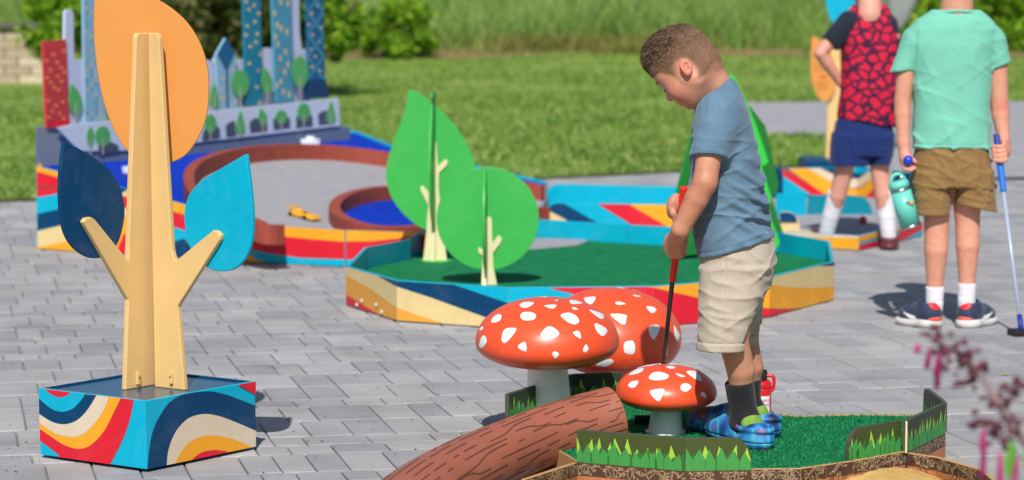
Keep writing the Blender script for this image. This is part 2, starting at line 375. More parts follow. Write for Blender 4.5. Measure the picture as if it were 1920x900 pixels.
# rusty tufts at the foot of the meadow
RB1 = leafmat('rusty_blades', [C(134, 112, 62), C(140, 146, 74), C(140, 164, 80), C(180, 160, 112)], trans=0.3)
pts, hs = [], []
while len(pts) < 2600:
    x = random.uniform(-2.6, 3.2); y = 39.0 + 1.2 * random.random() ** 2 + 0.3 * math.sin(x * 2.1)
    if math.sin(x * 3.1 + 1) + math.sin(x * 1.3) + random.gauss(0, 0.8) < -0.2: continue
    pts.append((x, y, hgt(y) - 0.02)); hs.append(random.uniform(0.12, 0.38))
rg = blades('dry_grass', pts, hs, 0.014, 0.9, RB1); tag(rg, 'rusty dry grass tufts along the foot of the meadow', 'dry grass', kind='stuff')
# dry strip of mulch between lawn and meadow
mul = mat('mulch', C(138, 112, 80), 0.95, 0.3, vs=3, var2=0.3, vs2=40)
V = []
for i in range(30):
    x = -12 + i * 24 / 29; y = 38.6 + 0.5 * math.sin(x * 0.8); V += [(x, y, hgt(y) + 0.01), (x, y + 1.6, hgt(y + 1.6) + 0.012)]
mu_ = mesh('mulch_bed', V, [[2 * i, 2 * i + 2, 2 * i + 3, 2 * i + 1] for i in range(29)], mul); mu_['kind'] = 'structure'
# shrubs --------------------------------------------------------------
def shrub(name, label, px, Y, wpx, top, base, leaf, n, group, seed, lsize=0.055, cat='shrub', dep=0.8):
    rr = np.random.default_rng(seed); s = Y / F; c = D(px, base, Y); z0 = c.z; H = D(px, top, Y).z - z0; Wd = wpx * s / 2
    root = thing(name, label, cat, (c.x, Y, z0), group)
    nb = 26; bc = rr.normal(0, 0.42, (nb, 3)); bc = np.clip(bc, -0.8, 0.8); bc[:, 2] = rr.uniform(-0.75, 0.75, nb); br = rr.uniform(0.22, 0.42, nb)
    k = rr.integers(0, nb, n); d = rr.normal(0, 1, (n, 3)); d /= np.linalg.norm(d, axis=1)[:, None]; r = br[k] * rr.uniform(0.55, 1.08, n)
    P = bc[k] + d * r[:, None]; keep = (np.linalg.norm(P, axis=1) < 1.15); P = P[keep]; d = d[keep]; n = len(P)
    P = P * np.array([Wd, Wd * dep, H / 2]) + np.array([c.x, Y, z0 + H * 0.47])
    nn = d + rr.normal(0, 0.6, (n, 3)); nn /= np.linalg.norm(nn, axis=1)[:, None]; a = np.cross(nn, rr.normal(0, 1, (n, 3))); a /= np.linalg.norm(a, axis=1)[:, None]; b = np.cross(nn, a)
    sz = (lsize * rr.uniform(0.6, 1.3, n))[:, None]
    V = np.stack([P - a * sz, P + b * sz * 0.45, P + a * sz, P - b * sz * 0.45], 1).reshape(-1, 3)
    mesh('crown', V, (np.arange(n)[:, None] * 4 + np.arange(4)[None, :]), leaf, root, recalc=False)
    parts = []
    for i in range(7):
        q = bc[i] * np.array([Wd, Wd * dep, H / 2]) + np.array([c.x, Y, z0 + H * 0.47])
        parts.append(tube([(c.x + 0.04 * math.cos(i), Y + 0.04 * math.sin(i), z0 - 0.05), tuple(0.5 * (q + np.array([c.x, Y, z0 + H * 0.15]))), tuple(q)], [0.03, 0.02, 0.008], 6))
    V, Fc = join(parts); mesh('trunk', V, Fc, BARK, root, smooth=True)
BARK = mat('bark', C(86, 70, 54), 0.9, 0.2, bump=0.5, bs=30)
L1 = leafmat('shrub_leaves_dark', [C(30, 70, 16), C(58, 104, 26), C(92, 140, 42), C(116, 160, 56)])
L2 = leafmat('shrub_leaves_bright', [C(54, 104, 18), C(98, 150, 28), C(140, 180, 40), C(172, 200, 66)])
L3 = leafmat('shrub_leaves_dry', [C(50, 70, 30), C(84, 100, 50), C(120, 130, 76), C(140, 120, 90)])
shrub('shrub', 'round bright green shrub behind the red tower, far left', 118, 26, 170, -60, 118, L2, 7000, 'shrubs behind the lawn', 1, 0.05)
shrub('shrub', 'dark green shrub behind the pale tower left of the orange leaf', 215, 28, 190, -70, 112, L1, 6200, 'shrubs behind the lawn', 2, 0.05)
shrub('shrub', 'dark leafy shrub right of the big orange leaf, behind the kite-shaped tower', 390, 29, 250, -90, 118, L3, 8200, 'shrubs behind the lawn', 3, 0.055)
shrub('shrub', 'green shrub behind the tall teal tower', 490, 30, 200, -90, 114, L1, 7600, 'shrubs behind the lawn', 4, 0.055)
shrub('shrub', 'bright green shrub right of the crisscross blue tower', 630, 31, 150, -80, 108, L2, 6600, 'shrubs behind the lawn', 5, 0.055)
shrub('shrub', 'dark shrub between the pale teal tower and the crisscross blue tower', 556, 32, 170, -80, 110, L1, 5600, 'shrubs behind the lawn', 8, 0.055)
shrub('shrub', 'low rounded green bush alone before the tall meadow grass', 748, 38.3, 150, -5, 112, L2, 5200, 'shrubs behind the lawn', 6, 0.05)
shrub('tree', 'yellow green leafy tree between the two boys seen from behind', 1720, 38, 220, -150, 195, L2, 6500, 'trees at the right', 9, 0.075, 'tree')
shrub('tree', 'bright yellow green tree above the shoulder of the mint shirt, far right', 1890, 40, 260, -160, 192, L2, 7500, 'trees at the right', 10, 0.075, 'tree')
# beige block wall far left ---------------------------------------------
wl = thing('garden_wall', 'beige block garden wall at the far left behind the lawn', 'wall', (-6.5, 34, hgt(34)))
BLKM = [mat('wall_block_a', C(188, 172, 150), 0.9, 0.12, vs=8), mat('wall_block_b', C(174, 158, 136), 0.9, 0.12, vs=8), mat('wall_block_c', C(200, 184, 160), 0.9, 0.12, vs=8)]
V, Fc = boxmesh((-6.45, 34.14, hgt(34) + 0.33), 0.82, 0.1, 0.36); mesh('core', V, Fc, mat('mortar', C(120, 110, 98), 0.95, 0.1), wl)
for r_ in range(6):
    for k in range(5):
        x0 = -7.3 + k * 0.34 + (0.17 if r_ % 2 else 0); x1 = min(x0 + 0.33, -5.62)
        V, Fc = boxmesh(((x0 + x1) / 2, 34.03 + random.uniform(-0.006, 0.006), hgt(34) + 0.055 + r_ * 0.112), (x1 - x0) / 2 - 0.005, 0.06, 0.051); mesh('block', V, Fc, random.choice(BLKM), wl)
V, Fc = boxmesh((-6.45, 34.1, hgt(34) + 0.735), 0.86, 0.2, 0.035); mesh('coping', V, Fc, mat('coping_stone', C(92, 88, 86), 0.9, 0.15), wl, bevel=0.01)
# ================================================================== PAINTED TREE SCULPTURE (left)
def pzone(pts): return zm(60, 680, 4.0909, pts)
Fb = G(275, 880, 0.008); ztop = D(275, 752, Fb.y).z
Lc = G(74, 728, ztop); Rc = G(478, 715, ztop); Fc_ = Vector((Fb.x, Fb.y, ztop))
dl = (Lc - Fc_); dr = (Rc - Fc_); th = (dl.normalized() + Matrix.Rotation(R(90), 3, 'Z') @ dr.normalized()).normalized(); ll = dl.length; lr = dr.length
dl = Vector((th.x, th.y, 0)); dr = Matrix.Rotation(R(-90), 3, 'Z') @ dl
Lc = Fc_ + dl * ll; Rc = Fc_ + dr * lr; Bc = Lc + dr * lr; ctr = (Lc + Rc) / 2
st = thing('tree_sculpture', 'tall flat painted tree with orange, navy and cyan leaves on a striped box', 'sculpture', (ctr.x, ctr.y, 0), 'painted leaf tree sculptures')
def wallp(name, A, B, z0, z1, th_, m, parent, nin, bev=0.001):
    A = Vector((A.x, A.y, 0)); B = Vector((B.x, B.y, 0)); n = Vector(nin); n.z = 0; n.normalize()
    return board(name, [A + Vector((0, 0, z0)), B + Vector((0, 0, z0)), B + Vector((0, 0, z1)), A + Vector((0, 0, z1))], n * th_, m, parent, bevel=bev)
e = 0.0125
pl = wallp('side_panel', Lc, Fc_, 0.008, ztop, e, CY, st, dr)
pr = wallp('side_panel', Fc_ + dl * e * 1.02, Rc + dl * e * 1.02, 0.008, ztop, -e, CY, st, -dl) if False else wallp('side_panel', Fc_ + dr * (e + 0.0003), Rc, 0.008, ztop, e, CY, st, dl)
wallp('side_panel', Lc + dr * (e + 0.0003), Bc, 0.008, ztop, e, NAVY, st, -dl)
wallp('side_panel', Rc + dl * (e + 0.0003), Bc - dl * (e + 0.0003), 0.008, ztop, e, NAVY, st, -dr)
TOPM = mat('box_top_navy', C(4, 74, 112), 0.22, 0.05, spec=0.7)
i_ = e + 0.0006
board('top_panel', [Fc_ + dl * i_ + dr * i_ + Vector((0, 0, -0.004)), Lc - dl * i_ + dr * i_ + Vector((0, 0, -0.004)), Bc - dl * i_ - dr * i_ + Vector((0, 0, -0.004)), Rc + dl * i_ - dr * i_ + Vector((0, 0, -0.004))], (0, 0, -0.012), TOPM, st)
ql = [proj(Lc), proj(Fc_), proj(Fb), proj(Lc - Vector((0, 0, ztop - 0.008)))]
qr = [proj(Fc_), proj(Rc), proj(Rc - Vector((0, 0, ztop - 0.008))), proj(Fb)]
ext = [(-60, -60)]
prints('print', [
    (RED, pzone([(-40, 100), (-40, 640), (65, 600), (120, 640), (205, 705), (205, 900), (560, 900)] + cr([(605, 772), (680, 630), (725, 520), (760, 400), (780, 296)]) + [(790, 200)])),
    (YEL, pzone([(-40, 100), (-40, 470)] + cr([(62, 508), (140, 560), (220, 615), (300, 650), (370, 660), (440, 640), (510, 580), (570, 500), (620, 400), (680, 280)]) + [(700, 200)])),
    (BEI, pzone([(-40, 100), (-40, 430)] + cr([(60, 460), (120, 505), (200, 550), (310, 570), (390, 550), (460, 490), (520, 420), (565, 340), (590, 268)]) + [(605, 200)])),
    (NAVY, pzone([(-40, 100), (-40, 350)] + cr([(58, 390), (110, 425), (180, 460), (260, 470), (340, 445), (400, 395), (450, 330), (495, 255)]) + [(510, 190)])),
    (CY, pzone([(-40, 100), (-40, 200)] + cr([(52, 265), (100, 310), (170, 360), (245, 375), (320, 350), (380, 290), (410, 245)]) + [(430, 190)])),
    (RED, pzone([(60, 150)] + cr([(90, 188), (130, 225), (180, 255), (225, 263), (270, 250), (308, 223)]) + [(330, 180)]))], Fc_, -dr, pl, quad=ql)
prints('print', [
    (NAVY, pzone([(860, 900)] + cr([(885, 820), (900, 650), (930, 510), (990, 390), (1060, 300), (1170, 240), (1340, 220), (1450, 235), (1560, 270), (1705, 328)]) + [(1800, 360), (1800, 700), (1200, 900)])),
    (BEI, pzone([(1020, 900)] + cr([(1030, 790), (1040, 690), (1070, 590), (1120, 500), (1200, 425), (1300, 395), (1400, 402), (1520, 440), (1710, 520)]) + [(1800, 560), (1800, 800)])),
    (YEL, pzone([(1070, 860)] + cr([(1097, 772), (1130, 700), (1190, 625), (1270, 575), (1360, 558), (1450, 565), (1550, 590), (1665, 640)]) + [(1720, 700), (1500, 900)])),
    (RED, pzone([(1180, 800)] + cr([(1222, 745), (1290, 690), (1380, 670), (1440, 672), (1490, 680)]) + [(1540, 740), (1300, 850)])),
    (RED, pzone([(1540, 150), (1565, 165), (1720, 250), (1760, 100)]))], Fc_, -dl, pr, quad=qr)
# trunk boards -----------------------------------------------------------
zt = ztop - 0.004; c0 = Vector((ctr.x, ctr.y, 0))
def onv(d, pts):                                           # pixels onto the vertical plane through c0 along direction d
    n = Vector((-d.y, d.x, 0)); return [PLN(x, y, c0, n) for x, y in pts]
dA = (-dr).normalized(); dB = (-dl).normalized()
def dropz(P, z): return [Vector((p.x, p.y, max(p.z, z))) for p in P]
nA = Vector((-dA.y, dA.x, 0)); nB = Vector((-dB.y, dB.x, 0))
tk = 0.016
lb = dropz(onv(dA, [(292, 740), (236, 740)] + [(241, 562), (161, 424), (157, 416), (162, 409), (171, 407), (178, 411), (241, 489), (256, 70), (259, 62), (279, 61)]), zt)
rb = dropz(onv(dB, [(290, 740), (346, 740), (333, 577), (334, 572), (412, 449), (413, 441), (406, 433), (399, 432), (332, 487), (327, 489), (322, 470), (298, 72), (294, 62), (277, 61)]), zt)
sA = 1 if nA.y < 0 else -1; sB = 1 if nB.y < 0 else -1
tr1 = board('trunk', lb, nA * (-sA * tk), WOOD, st, 0.003)
tr2 = board('trunk', rb, nB * (-sB * tk), WOOD, st, 0.003)
# rear wings of the crossed boards
for d in (-dA, -dB):
    pts = [c0 + Vector((0, 0, zt)) + d * 0.02, c0 + d * 0.055 + Vector((0, 0, zt)), c0 + d * 0.04 + Vector((0, 0, 0.72)), c0 + d * 0.02 + Vector((0, 0, 0.72))]
    board('trunk', pts, Vector((-d.y, d.x, 0)) * tk, WOOD, st, 0.003)
for (x, y, d, n, par) in ((257, 709, dA, nA * sA, tr1), (323, 708, dB, nB * sB, tr2)):
    p = onv(d, [(x, y)])[0]
    V, Fc = boxmesh(p + n * 0.004, 0.0085 / 2 + 0.001, 0.004, 0.016, ax=d, ay=n); bk = mesh('bracket', V, Fc, WOOD, par, bevel=0.001)
    V, Fc = lathe(p + n * 0.008 + Vector((0, 0, 0.003)), [(0.003, 0), (0.003, 0.001), (0.001, 0.0018)], 10, up=n); mesh('bolt', V, Fc, STEEL, bk)
for q in (Fc_ + dl * 0.03 + dr * 0.03, Lc - dl * 0.03 + dr * 0.03, Rc + dl * 0.03 - dr * 0.03):
    V, Fc = lathe(q + Vector((0, 0, -0.0035)), [(0.005, 0), (0.005, 0.0015), (0.002, 0.003)], 10); mesh('bolt', V, Fc, STEEL, st)
def leaf(name, px, Y, m, parent, th_=0.012, tilt=0.0, lab=None):
    p0 = Vector((0, Y, 0)); n = Vector((math.sin(tilt), -math.cos(tilt), 0))
    c = D(sum(p[0] for p in px) / len(px), sum(p[1] for p in px) / len(px), Y)
    P = [PLN(x, y, c, n) for x, y in px]; o = board(name, P, -n * th_, m, parent, 0.0025)
    if lab: o['label'] = lab
    return o
ol = cr([(190, -48), (179, -15), (176, 20), (176, 70), (182, 130), (194, 190), (213, 243), (240, 284), (278, 307), (315, 306), (345, 293), (366, 268), (383, 233), (391, 190), (390, 132), (377, 85), (354, 46), (325, 18), (290, -4), (240, -28)], 5, True)
leaf('leaf', ol, ctr.y + 0.022, ORNG, st, lab='large orange leaf board at the top')
nl = [(121, 266)] + cr([(117, 290), (113, 340), (115, 400), (124, 440), (142, 467), (165, 482), (185, 484), (205, 477), (222, 455), (232, 420), (234, 388), (226, 352), (207, 320), (180, 297), (150, 279), (123, 266)], 5)
def leafp(px, n, m, lab):
    n = n if n.y < 0 else -n; P = [PLN(x, y, c0 - n * (tk + 0.0008), n) for x, y in px]; o = board('leaf', P, -n * 0.012, m, st, 0.0025); o['label'] = lab
leafp(nl, nA, NAVY, 'navy blue leaf board on the left branch')
cl = [(462, 289)] + cr([(464, 310), (469, 350), (473, 400), (472, 445), (462, 480), (441, 503), (415, 509), (393, 504), (371, 488), (355, 463), (347, 430), (345, 400), (352, 370), (370, 345), (400, 324), (430, 306), (458, 290)], 5)
leafp(cl, nB, CY, 'cyan leaf board on the right branch')
# ================================================================== TOADSTOOLS
CAPM = mat('toadstool_red', C(236, 84, 44), 0.36, 0.06, vs=10, var2=0.04, vs2=45, dust=0.15, bump=0.03, bs=60, spec=0.55)
SPOT = mat('toadstool_spot', C(226, 232, 232), 0.35, 0.03)
STEM = mat('toadstool_stem', C(240, 242, 240), 0.4, 0.05, vs=8)
def toadstool(label, base, cpx, cY, hw, hh_up, hh_dn, tilt, sr0, sr1, spots, seed, tx=0.0):
    cen = D(cpx[0], cpx[1], cY); s = cY / F; a = hw * s; bu = hh_up * s; bd = hh_dn * s
    root = thing('toadstool', label, 'toadstool', (base[0], base[1], base[2]), 'red and white toadstools')
    up = Vector((math.sin(tx), -math.sin(tilt), 1)).normalized(); A1 = Vector((1, 0, 0)); A1 = (A1 - up * A1.dot(up)).normalized(); A2 = up.cross(A1)
    prof = []
    for k in range(33):
        t = -PI / 2 + PI * k / 32; z = math.sin(t) * (bu if t > 0 else bd); r = a * abs(math.cos(t)) ** (0.92 if t > 0 else 0.62)
        prof.append((r, z))
    V, Fc = [], []; seg = 72
    for r, z in prof:
        for k in range(seg):
            th = 2 * PI * k / seg; V.append(cen + up * z + (A1 * math.cos(th) + A2 * math.sin(th)) * max(r, 1e-5))
    for i in range(32):
        for k in range(seg): Fc.append([i * seg + k, i * seg + (k + 1) % seg, (i + 1) * seg + (k + 1) % seg, (i + 1) * seg + k])
    cap = mesh('cap', V, Fc, CAPM, root, smooth=True)
    def hit(x, y):
        d = ray(x, y); o = CAM - cen
        ov = Vector((o.dot(A1) / a, o.dot(A2) / a, 0)); dv = Vector((d.dot(A1) / a, d.dot(A2) / a, 0)); ou, du = o.dot(up), d.dot(up)
        for b in (bu, bd):
            O = Vector((ov.x, ov.y, ou / b)); Dd = Vector((dv.x, dv.y, du / b)); A = Dd.dot(Dd); B = O.dot(Dd); Cc = O.dot(O) - 1; disc = B * B - A * Cc
            if disc < 0: return None
            t = (-B - math.sqrt(disc)) / A; h = ou + du * t
            if (h >= 0) == (b == bu): return CAM + d * t
        return None
    def onsurf(p, off=0.0012):
        q = p - cen; z = q.dot(up); rv = q - up * z
        b = bu if z > 0 else bd; zz = max(-1, min(1, z / b)); t = math.asin(zz); rr = a * abs(math.cos(t)) ** (0.92 if z > 0 else 0.62)
        n = (rv.normalized() * (math.cos(t) / a) + up * (math.sin(t) / b)).normalized()
        return cen + up * z + rv.normalized() * rr + n * off
    def patch(P):
        c = sum(P, Vector()) / len(P); rings = [c]; V = [onsurf(c)]; n = len(P)
        for f in (0.4, 0.75, 1.0):
            V += [onsurf(c + (p - c) * f, 0.0012 if f < 1 else 0.0004) for p in P]
        Fc = [[0, 1 + i, 1 + (i + 1) % n] for i in range(n)]
        for r_ in range(2): Fc += [[1 + r_ * n + i, 1 + (r_ + 1) * n + i, 1 + (r_ + 1) * n + (i + 1) % n, 1 + r_ * n + (i + 1) % n] for i in range(n)]
        mesh('spot', V, Fc, SPOT, cap, smooth=True)
    for sp in spots:
        H = [hit(x, y) for x, y in cr(sp, 4, True)]
        if all(h is not None for h in H): patch(H)
    rr = random.Random(seed)
    for k in range(14):
        az = rr.uniform(0.15 * PI, 0.85 * PI); t = rr.uniform(0.05, 1.1); rs = rr.uniform(0.05, 0.1) * a * 1.6
        cc = cen + up * (math.sin(t) * bu) + (A1 * math.cos(az) + A2 * math.sin(az)) * (a * math.cos(t)); n = (cc - cen).normalized(); e1 = n.orthogonal().normalized(); e2 = n.cross(e1)
        patch([cc + (e1 * math.cos(q) + e2 * math.sin(q)) * rs * rr.uniform(0.7, 1.1) for q in [2 * PI * j / 9 for j in range(9)]])
    b0 = Vector(base); topc = cen - up * bd * 0.8; V, Fc = [], []; prof = []
    for k in range(9):
        t = k / 8; c = b0.lerp(topc, t); r = sr0 + (sr1 - sr0) * t ** 0.7
        prof.append((c, r))
    prof = [(b0, sr0 * 1.0), (b0 + Vector((0, 0, 0.004)), sr0 * 1.04)] + prof[1:]
    for c, r in prof:
        for k in range(40):
            th = 2 * PI * k / 40; V.append(c + Vector((math.cos(th) * r, math.sin(th) * r, 0)))
    for i in range(len(prof) - 1):
        for k in range(40): Fc.append([i * 40 + k, i * 40 + (k + 1) % 40, (i + 1) * 40 + (k + 1) % 40, (i + 1) * 40 + k])
    mesh('stem', V, Fc, STEM, root, smooth=True)
    V, Fc = lathe(b0, [(sr0 * 1.10, 0.0005), (sr0 * 1.10, 0.005), (sr0 * 1.02, 0.007)], 40); mesh('base_ring', V, Fc, WHT, root)
    return root
TZ = 0.07
def z1(p): return zm(880, 520, 4.5, p)
def z3(p): return zm(1060, 680, 4.0909, p)
b1 = G(1030, 772, TZ); s1 = [z1(q) for q in ([(440, 230), (480, 208), (556, 210), (520, 245), (465, 256)], [(632, 235), (725, 228), (715, 255), (690, 262)], [(708, 190), (740, 190), (725, 198)], [(828, 192), (880, 195), (940, 218), (880, 225), (840, 220)], [(852, 252), (880, 252), (906, 270), (870, 270)], [(766, 320), (800, 300), (845, 298), (900, 330), (920, 375), (880, 396), (820, 372)], [(996, 275), (1050, 285), (1115, 310), (1125, 345), (1090, 345)], [(1050, 395), (1080, 392), (1158, 440), (1140, 488), (1110, 492), (1070, 450)], [(436, 330), (460, 295), (520, 290), (566, 315), (545, 355), (470, 362)], [(190, 375), (215, 330), (260, 310), (283, 325), (265, 365), (215, 382)], [(86, 440), (115, 412), (118, 435), (95, 452)], [(82, 580), (100, 510), (130, 490), (148, 540), (110, 595)], [(273, 520), (300, 440), (375, 425), (400, 440), (360, 500), (300, 555)], [(604, 480), (640, 430), (680, 413), (740, 445), (755, 485), (700, 518), (625, 520)], [(873, 465), (922, 452), (942, 510), (910, 505)], [(410, 580), (470, 545), (483, 620), (440, 615)], [(698, 640), (730, 626), (758, 650), (725, 685)], [(962, 600), (985, 565), (1006, 605), (985, 633), (962, 625)], [(1180, 340), (1205, 350), (1240, 400), (1215, 388)])]
t1 = toadstool('large spotted red toadstool left of the one half behind it', (b1.x, b1.y, TZ), (1026, 640), b1.y - 0.01, 136, 82, 44, R(3), 45 * b1.y / F, 37 * b1.y / F, s1, 3)
s2 = [z1(q) for q in ([(762, 140), (800, 125), (890, 122), (850, 150), (775, 168)], [(1072, 80), (1140, 88), (1220, 118), (1170, 120)], [(983, 180), (1000, 168), (1080, 165), (1045, 220), (1005, 215)], [(1232, 208), (1260, 200), (1315, 220), (1250, 228)], [(1360, 145), (1430, 158), (1400, 162)], [(1480, 245), (1530, 245), (1566, 270), (1530, 300)], [(1190, 310), (1315, 312), (1322, 345), (1300, 398)], [(1515, 410), (1585, 400), (1600, 440), (1555, 525), (1515, 470)], [(1305, 560), (1330, 538), (1385, 540), (1398, 610), (1380, 648), (1320, 640), (1303, 610)], [(1070, 732), (1180, 688), (1218, 712), (1150, 753)], [(1650, 600), (1672, 570), (1670, 650), (1650, 670)], [(1720, 405), (1760, 460), (1778, 495), (1745, 538)], [(1625, 238), (1690, 270), (1665, 275)])]
t2 = toadstool('large spotted red toadstool half hidden behind another, boy shadow on it', (D(1150, 615, 7.95).x, 7.95, 0.0), (1150, 630), 7.9, 129, 88, 64, R(9), 0.07, 0.055, s2, 4, tx=0.05)
b3 = G(1248, 811, TZ)
s3 = [z3(q) for q in ([(498, 85), (560, 50), (612, 42), (590, 72), (510, 95)], [(770, 28), (810, 25), (838, 38), (800, 44)], [(645, 120), (670, 80), (730, 68), (792, 95), (770, 125), (700, 135)], [(840, 78), (915, 102), (880, 108)], [(918, 68), (990, 68), (1045, 135), (1000, 132)], [(388, 195), (428, 160), (400, 215)], [(484, 175), (510, 145), (565, 140), (540, 185), (505, 193)], [(648, 220), (752, 200), (750, 240), (712, 297)], [(882, 185), (900, 160), (940, 162), (965, 190), (925, 223), (890, 210)], [(1037, 235), (1065, 225), (1082, 268), (1050, 258)], [(1113, 150), (1150, 180), (1160, 228), (1140, 218)])]
t3 = toadstool('small spotted red toadstool in front of the boy', (b3.x, b3.y, TZ), (1249, 737), b3.y - 0.005, 96, 53, 27, R(3), 35 * b3.y / F, 27 * b3.y / F, s3, 5)
# ================================================================== carpets
def carpet(name, c1, c2, c3, sc=420):
    m, t = newmat(name); g = t.add('ShaderNodeNewGeometry')
    n1 = t.add('ShaderNodeTexNoise', Scale=float(sc), Detail=2.0); t.link(g.outputs['Position'], n1.inputs['Vector'])
    n2 = t.add('ShaderNodeTexNoise', Scale=14.0, Detail=4.0); t.link(g.outputs['Position'], n2.inputs['Vector'])
    ad = t.add('ShaderNodeMix'); ad.data_type = 'FLOAT'; ad.inputs[0].default_value = 0.3; t.link(n1.outputs[0], ad.inputs[2]); t.link(n2.outputs[0], ad.inputs[3])
    cr_ = t.add('ShaderNodeValToRGB'); e = cr_.color_ramp.elements; e[0].position = 0.36; e[0].color = c1; e[1].position = 0.66; e[1].color = c3; x = e.new(0.5); x.color = c2
    t.link(ad.outputs[0], cr_.inputs[0]); t.link(cr_.outputs[0], t.b.inputs['Base Color']); t.b.inputs['Roughness'].default_value = 0.85; t.b.inputs['Specular IOR Level'].default_value = 0.2
    bp = t.add('ShaderNodeBump', Strength=0.8, Distance=0.004); t.link(n1.outputs[0], bp.inputs['Height']); t.link(bp.outputs[0], t.b.inputs['Normal'])
    return m
TURF = carpet('green_turf', C(0, 88, 52), C(12, 122, 74), C(46, 152, 100))
BLUC = carpet('blue_carpet', C(0, 38, 150), C(0, 52, 184), C(10, 76, 214))
GRYC = carpet('grey_carpet', C(146, 146, 152), C(160, 160, 166), C(174, 174, 180), 200)
TURFB = leafmat('turf_tufts', [C(4, 100, 56), C(16, 134, 80), C(56, 158, 102)], trans=0.15)
EDGE = mat('panel_edge', C(190, 150, 96), 0.7, 0.1)
def sheet(name, P, m, parent, th_=0.012):
    o = board(name, P, (0, 0, -th_), m, parent, 0); return o
# ================================================================== STRIPED HEXAGON HOLE
hex_f = [(649, 571), (744, 601), (954, 616), (1225, 613), (1443, 593), (1563, 561)]
HF = [G(x, y, 0.004) for x, y in hex_f]; HT = 0.157
HB = [G(1556, 452, HT), G(1462, 436, HT), G(1180, 421, HT), G(990, 410, HT), G(830, 405, HT), G(763, 449, HT), G(683, 464, HT)]
HB = [Vector((p.x, p.y, 0.004)) for p in HB]
hx = thing('putting_hole', 'striped low-walled putting hole with green turf and cut-out trees, in the middle', 'mini golf hole', (HF[2].x, HF[2].y, 0), 'mini golf holes')
ring = HF + HB
hc = sum(ring, Vector()) / len(ring)
def z5(p): return zm(640, 420, 4.174, p)
def z6(p): return zm(1250, 420, 4.5, p)
hexregs = [
    (RED, [(600, 480), (1700, 480), (1700, 640), (600, 640)]),
    (GOLD, [(640, 480), (640, 540)] + z5([(35, 550), (150, 620), (290, 705), (435, 790)]) + [(760, 640), (960, 640), (960, 480)]),
    (TAN, [(640, 480), (640, 512)] + z5([(35, 400), (200, 490), (330, 580), (435, 655), (820, 785), (1100, 860)]) + [(960, 640), (1000, 480)]),
    (NAVY, z5([(150, 300), (235, 378), (330, 430), (435, 490), (700, 575), (1130, 730), (1500, 860)]) + [(1040, 640), (1100, 480)]),
    (CY, z5([(600, 380), (840, 460), (1310, 620)]) + [(1060, 660), (1200, 660), (1280, 480)]),
    (RED, [(990, 525), (1014, 536), (1040, 543), (1120, 562), (1200, 580), (1300, 606), (1330, 613), (1500, 640), (1700, 640), (1700, 480), (980, 480)]),
    (YEL, [(1170, 520), (1195, 533), (1250, 545), (1311, 559), (1370, 571), (1425, 577), (1443, 578), (1481, 579), (1530, 577), (1580, 574), (1600, 480), (1150, 480)]),
    (TAN, [(1330, 500), (1360, 512), (1395, 524), (1434, 532), (1443, 534), (1494, 540), (1530, 540), (1575, 536), (1600, 470), (1330, 470)]),
    (NAVY, [(1480, 480), (1509, 496), (1535, 499), (1575, 498), (1600, 470)])]
GOLDD = GOLD
for i in range(len(ring)):
    A, B = ring[i], ring[(i + 1) % len(ring)]
    if i == 9: B = B  # far passage stays open below
    nin = Vector((-(B - A).y, (B - A).x, 0)).normalized()
    if nin.dot(hc - A) < 0: nin = -nin
    t_ = (B - A).normalized() * 0.0008
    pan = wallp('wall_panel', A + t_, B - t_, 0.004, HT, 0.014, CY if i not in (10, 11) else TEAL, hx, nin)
    if i < 5:
        q = [proj(A + t_ + Vector((0, 0, 0.001))), proj(B - t_ + Vector((0, 0, 0.001))), proj(Vector((B.x, B.y, HT - 0.003))), proj(Vector((A.x, A.y, HT - 0.003)))]
        prints('print', [(m, poly) for m, poly in hexregs], A, -nin, pan, quad=q, base=0.0006, step=0.0003)
# screws on the first panel
for x, y in z5([(168, 600), (130, 632), (282, 632), (325, 688)]):
    A, B = ring[0], ring[1]; n = Vector(((B - A).y, -(B - A).x, 0)).normalized(); n = n if n.y < 0 else -n
    p = PLN(x, y, A, n); V, Fc = lathe(p + n * 0.003, [(0.008, 0), (0.008, 0.003), (0.004, 0.007)], 10, up=n); mesh('bolt', V, Fc, ZINC, hx)
inn = [p + (hc - p).normalized() * 0.02 for p in ring]
sheet('turf', [Vector((p.x, p.y, TZ)) for p in inn], TURF, hx)
gp = [G(x, y, TZ + 0.004) for x, y in [(700, 450), (1000, 446), (1102, 449)] + cr([(1098, 453), (1082, 459), (1040, 463), (1000, 466), (900, 468), (780, 470)], 3)]
sheet('grey_inlay', gp, GRYC, hx, 0.003)
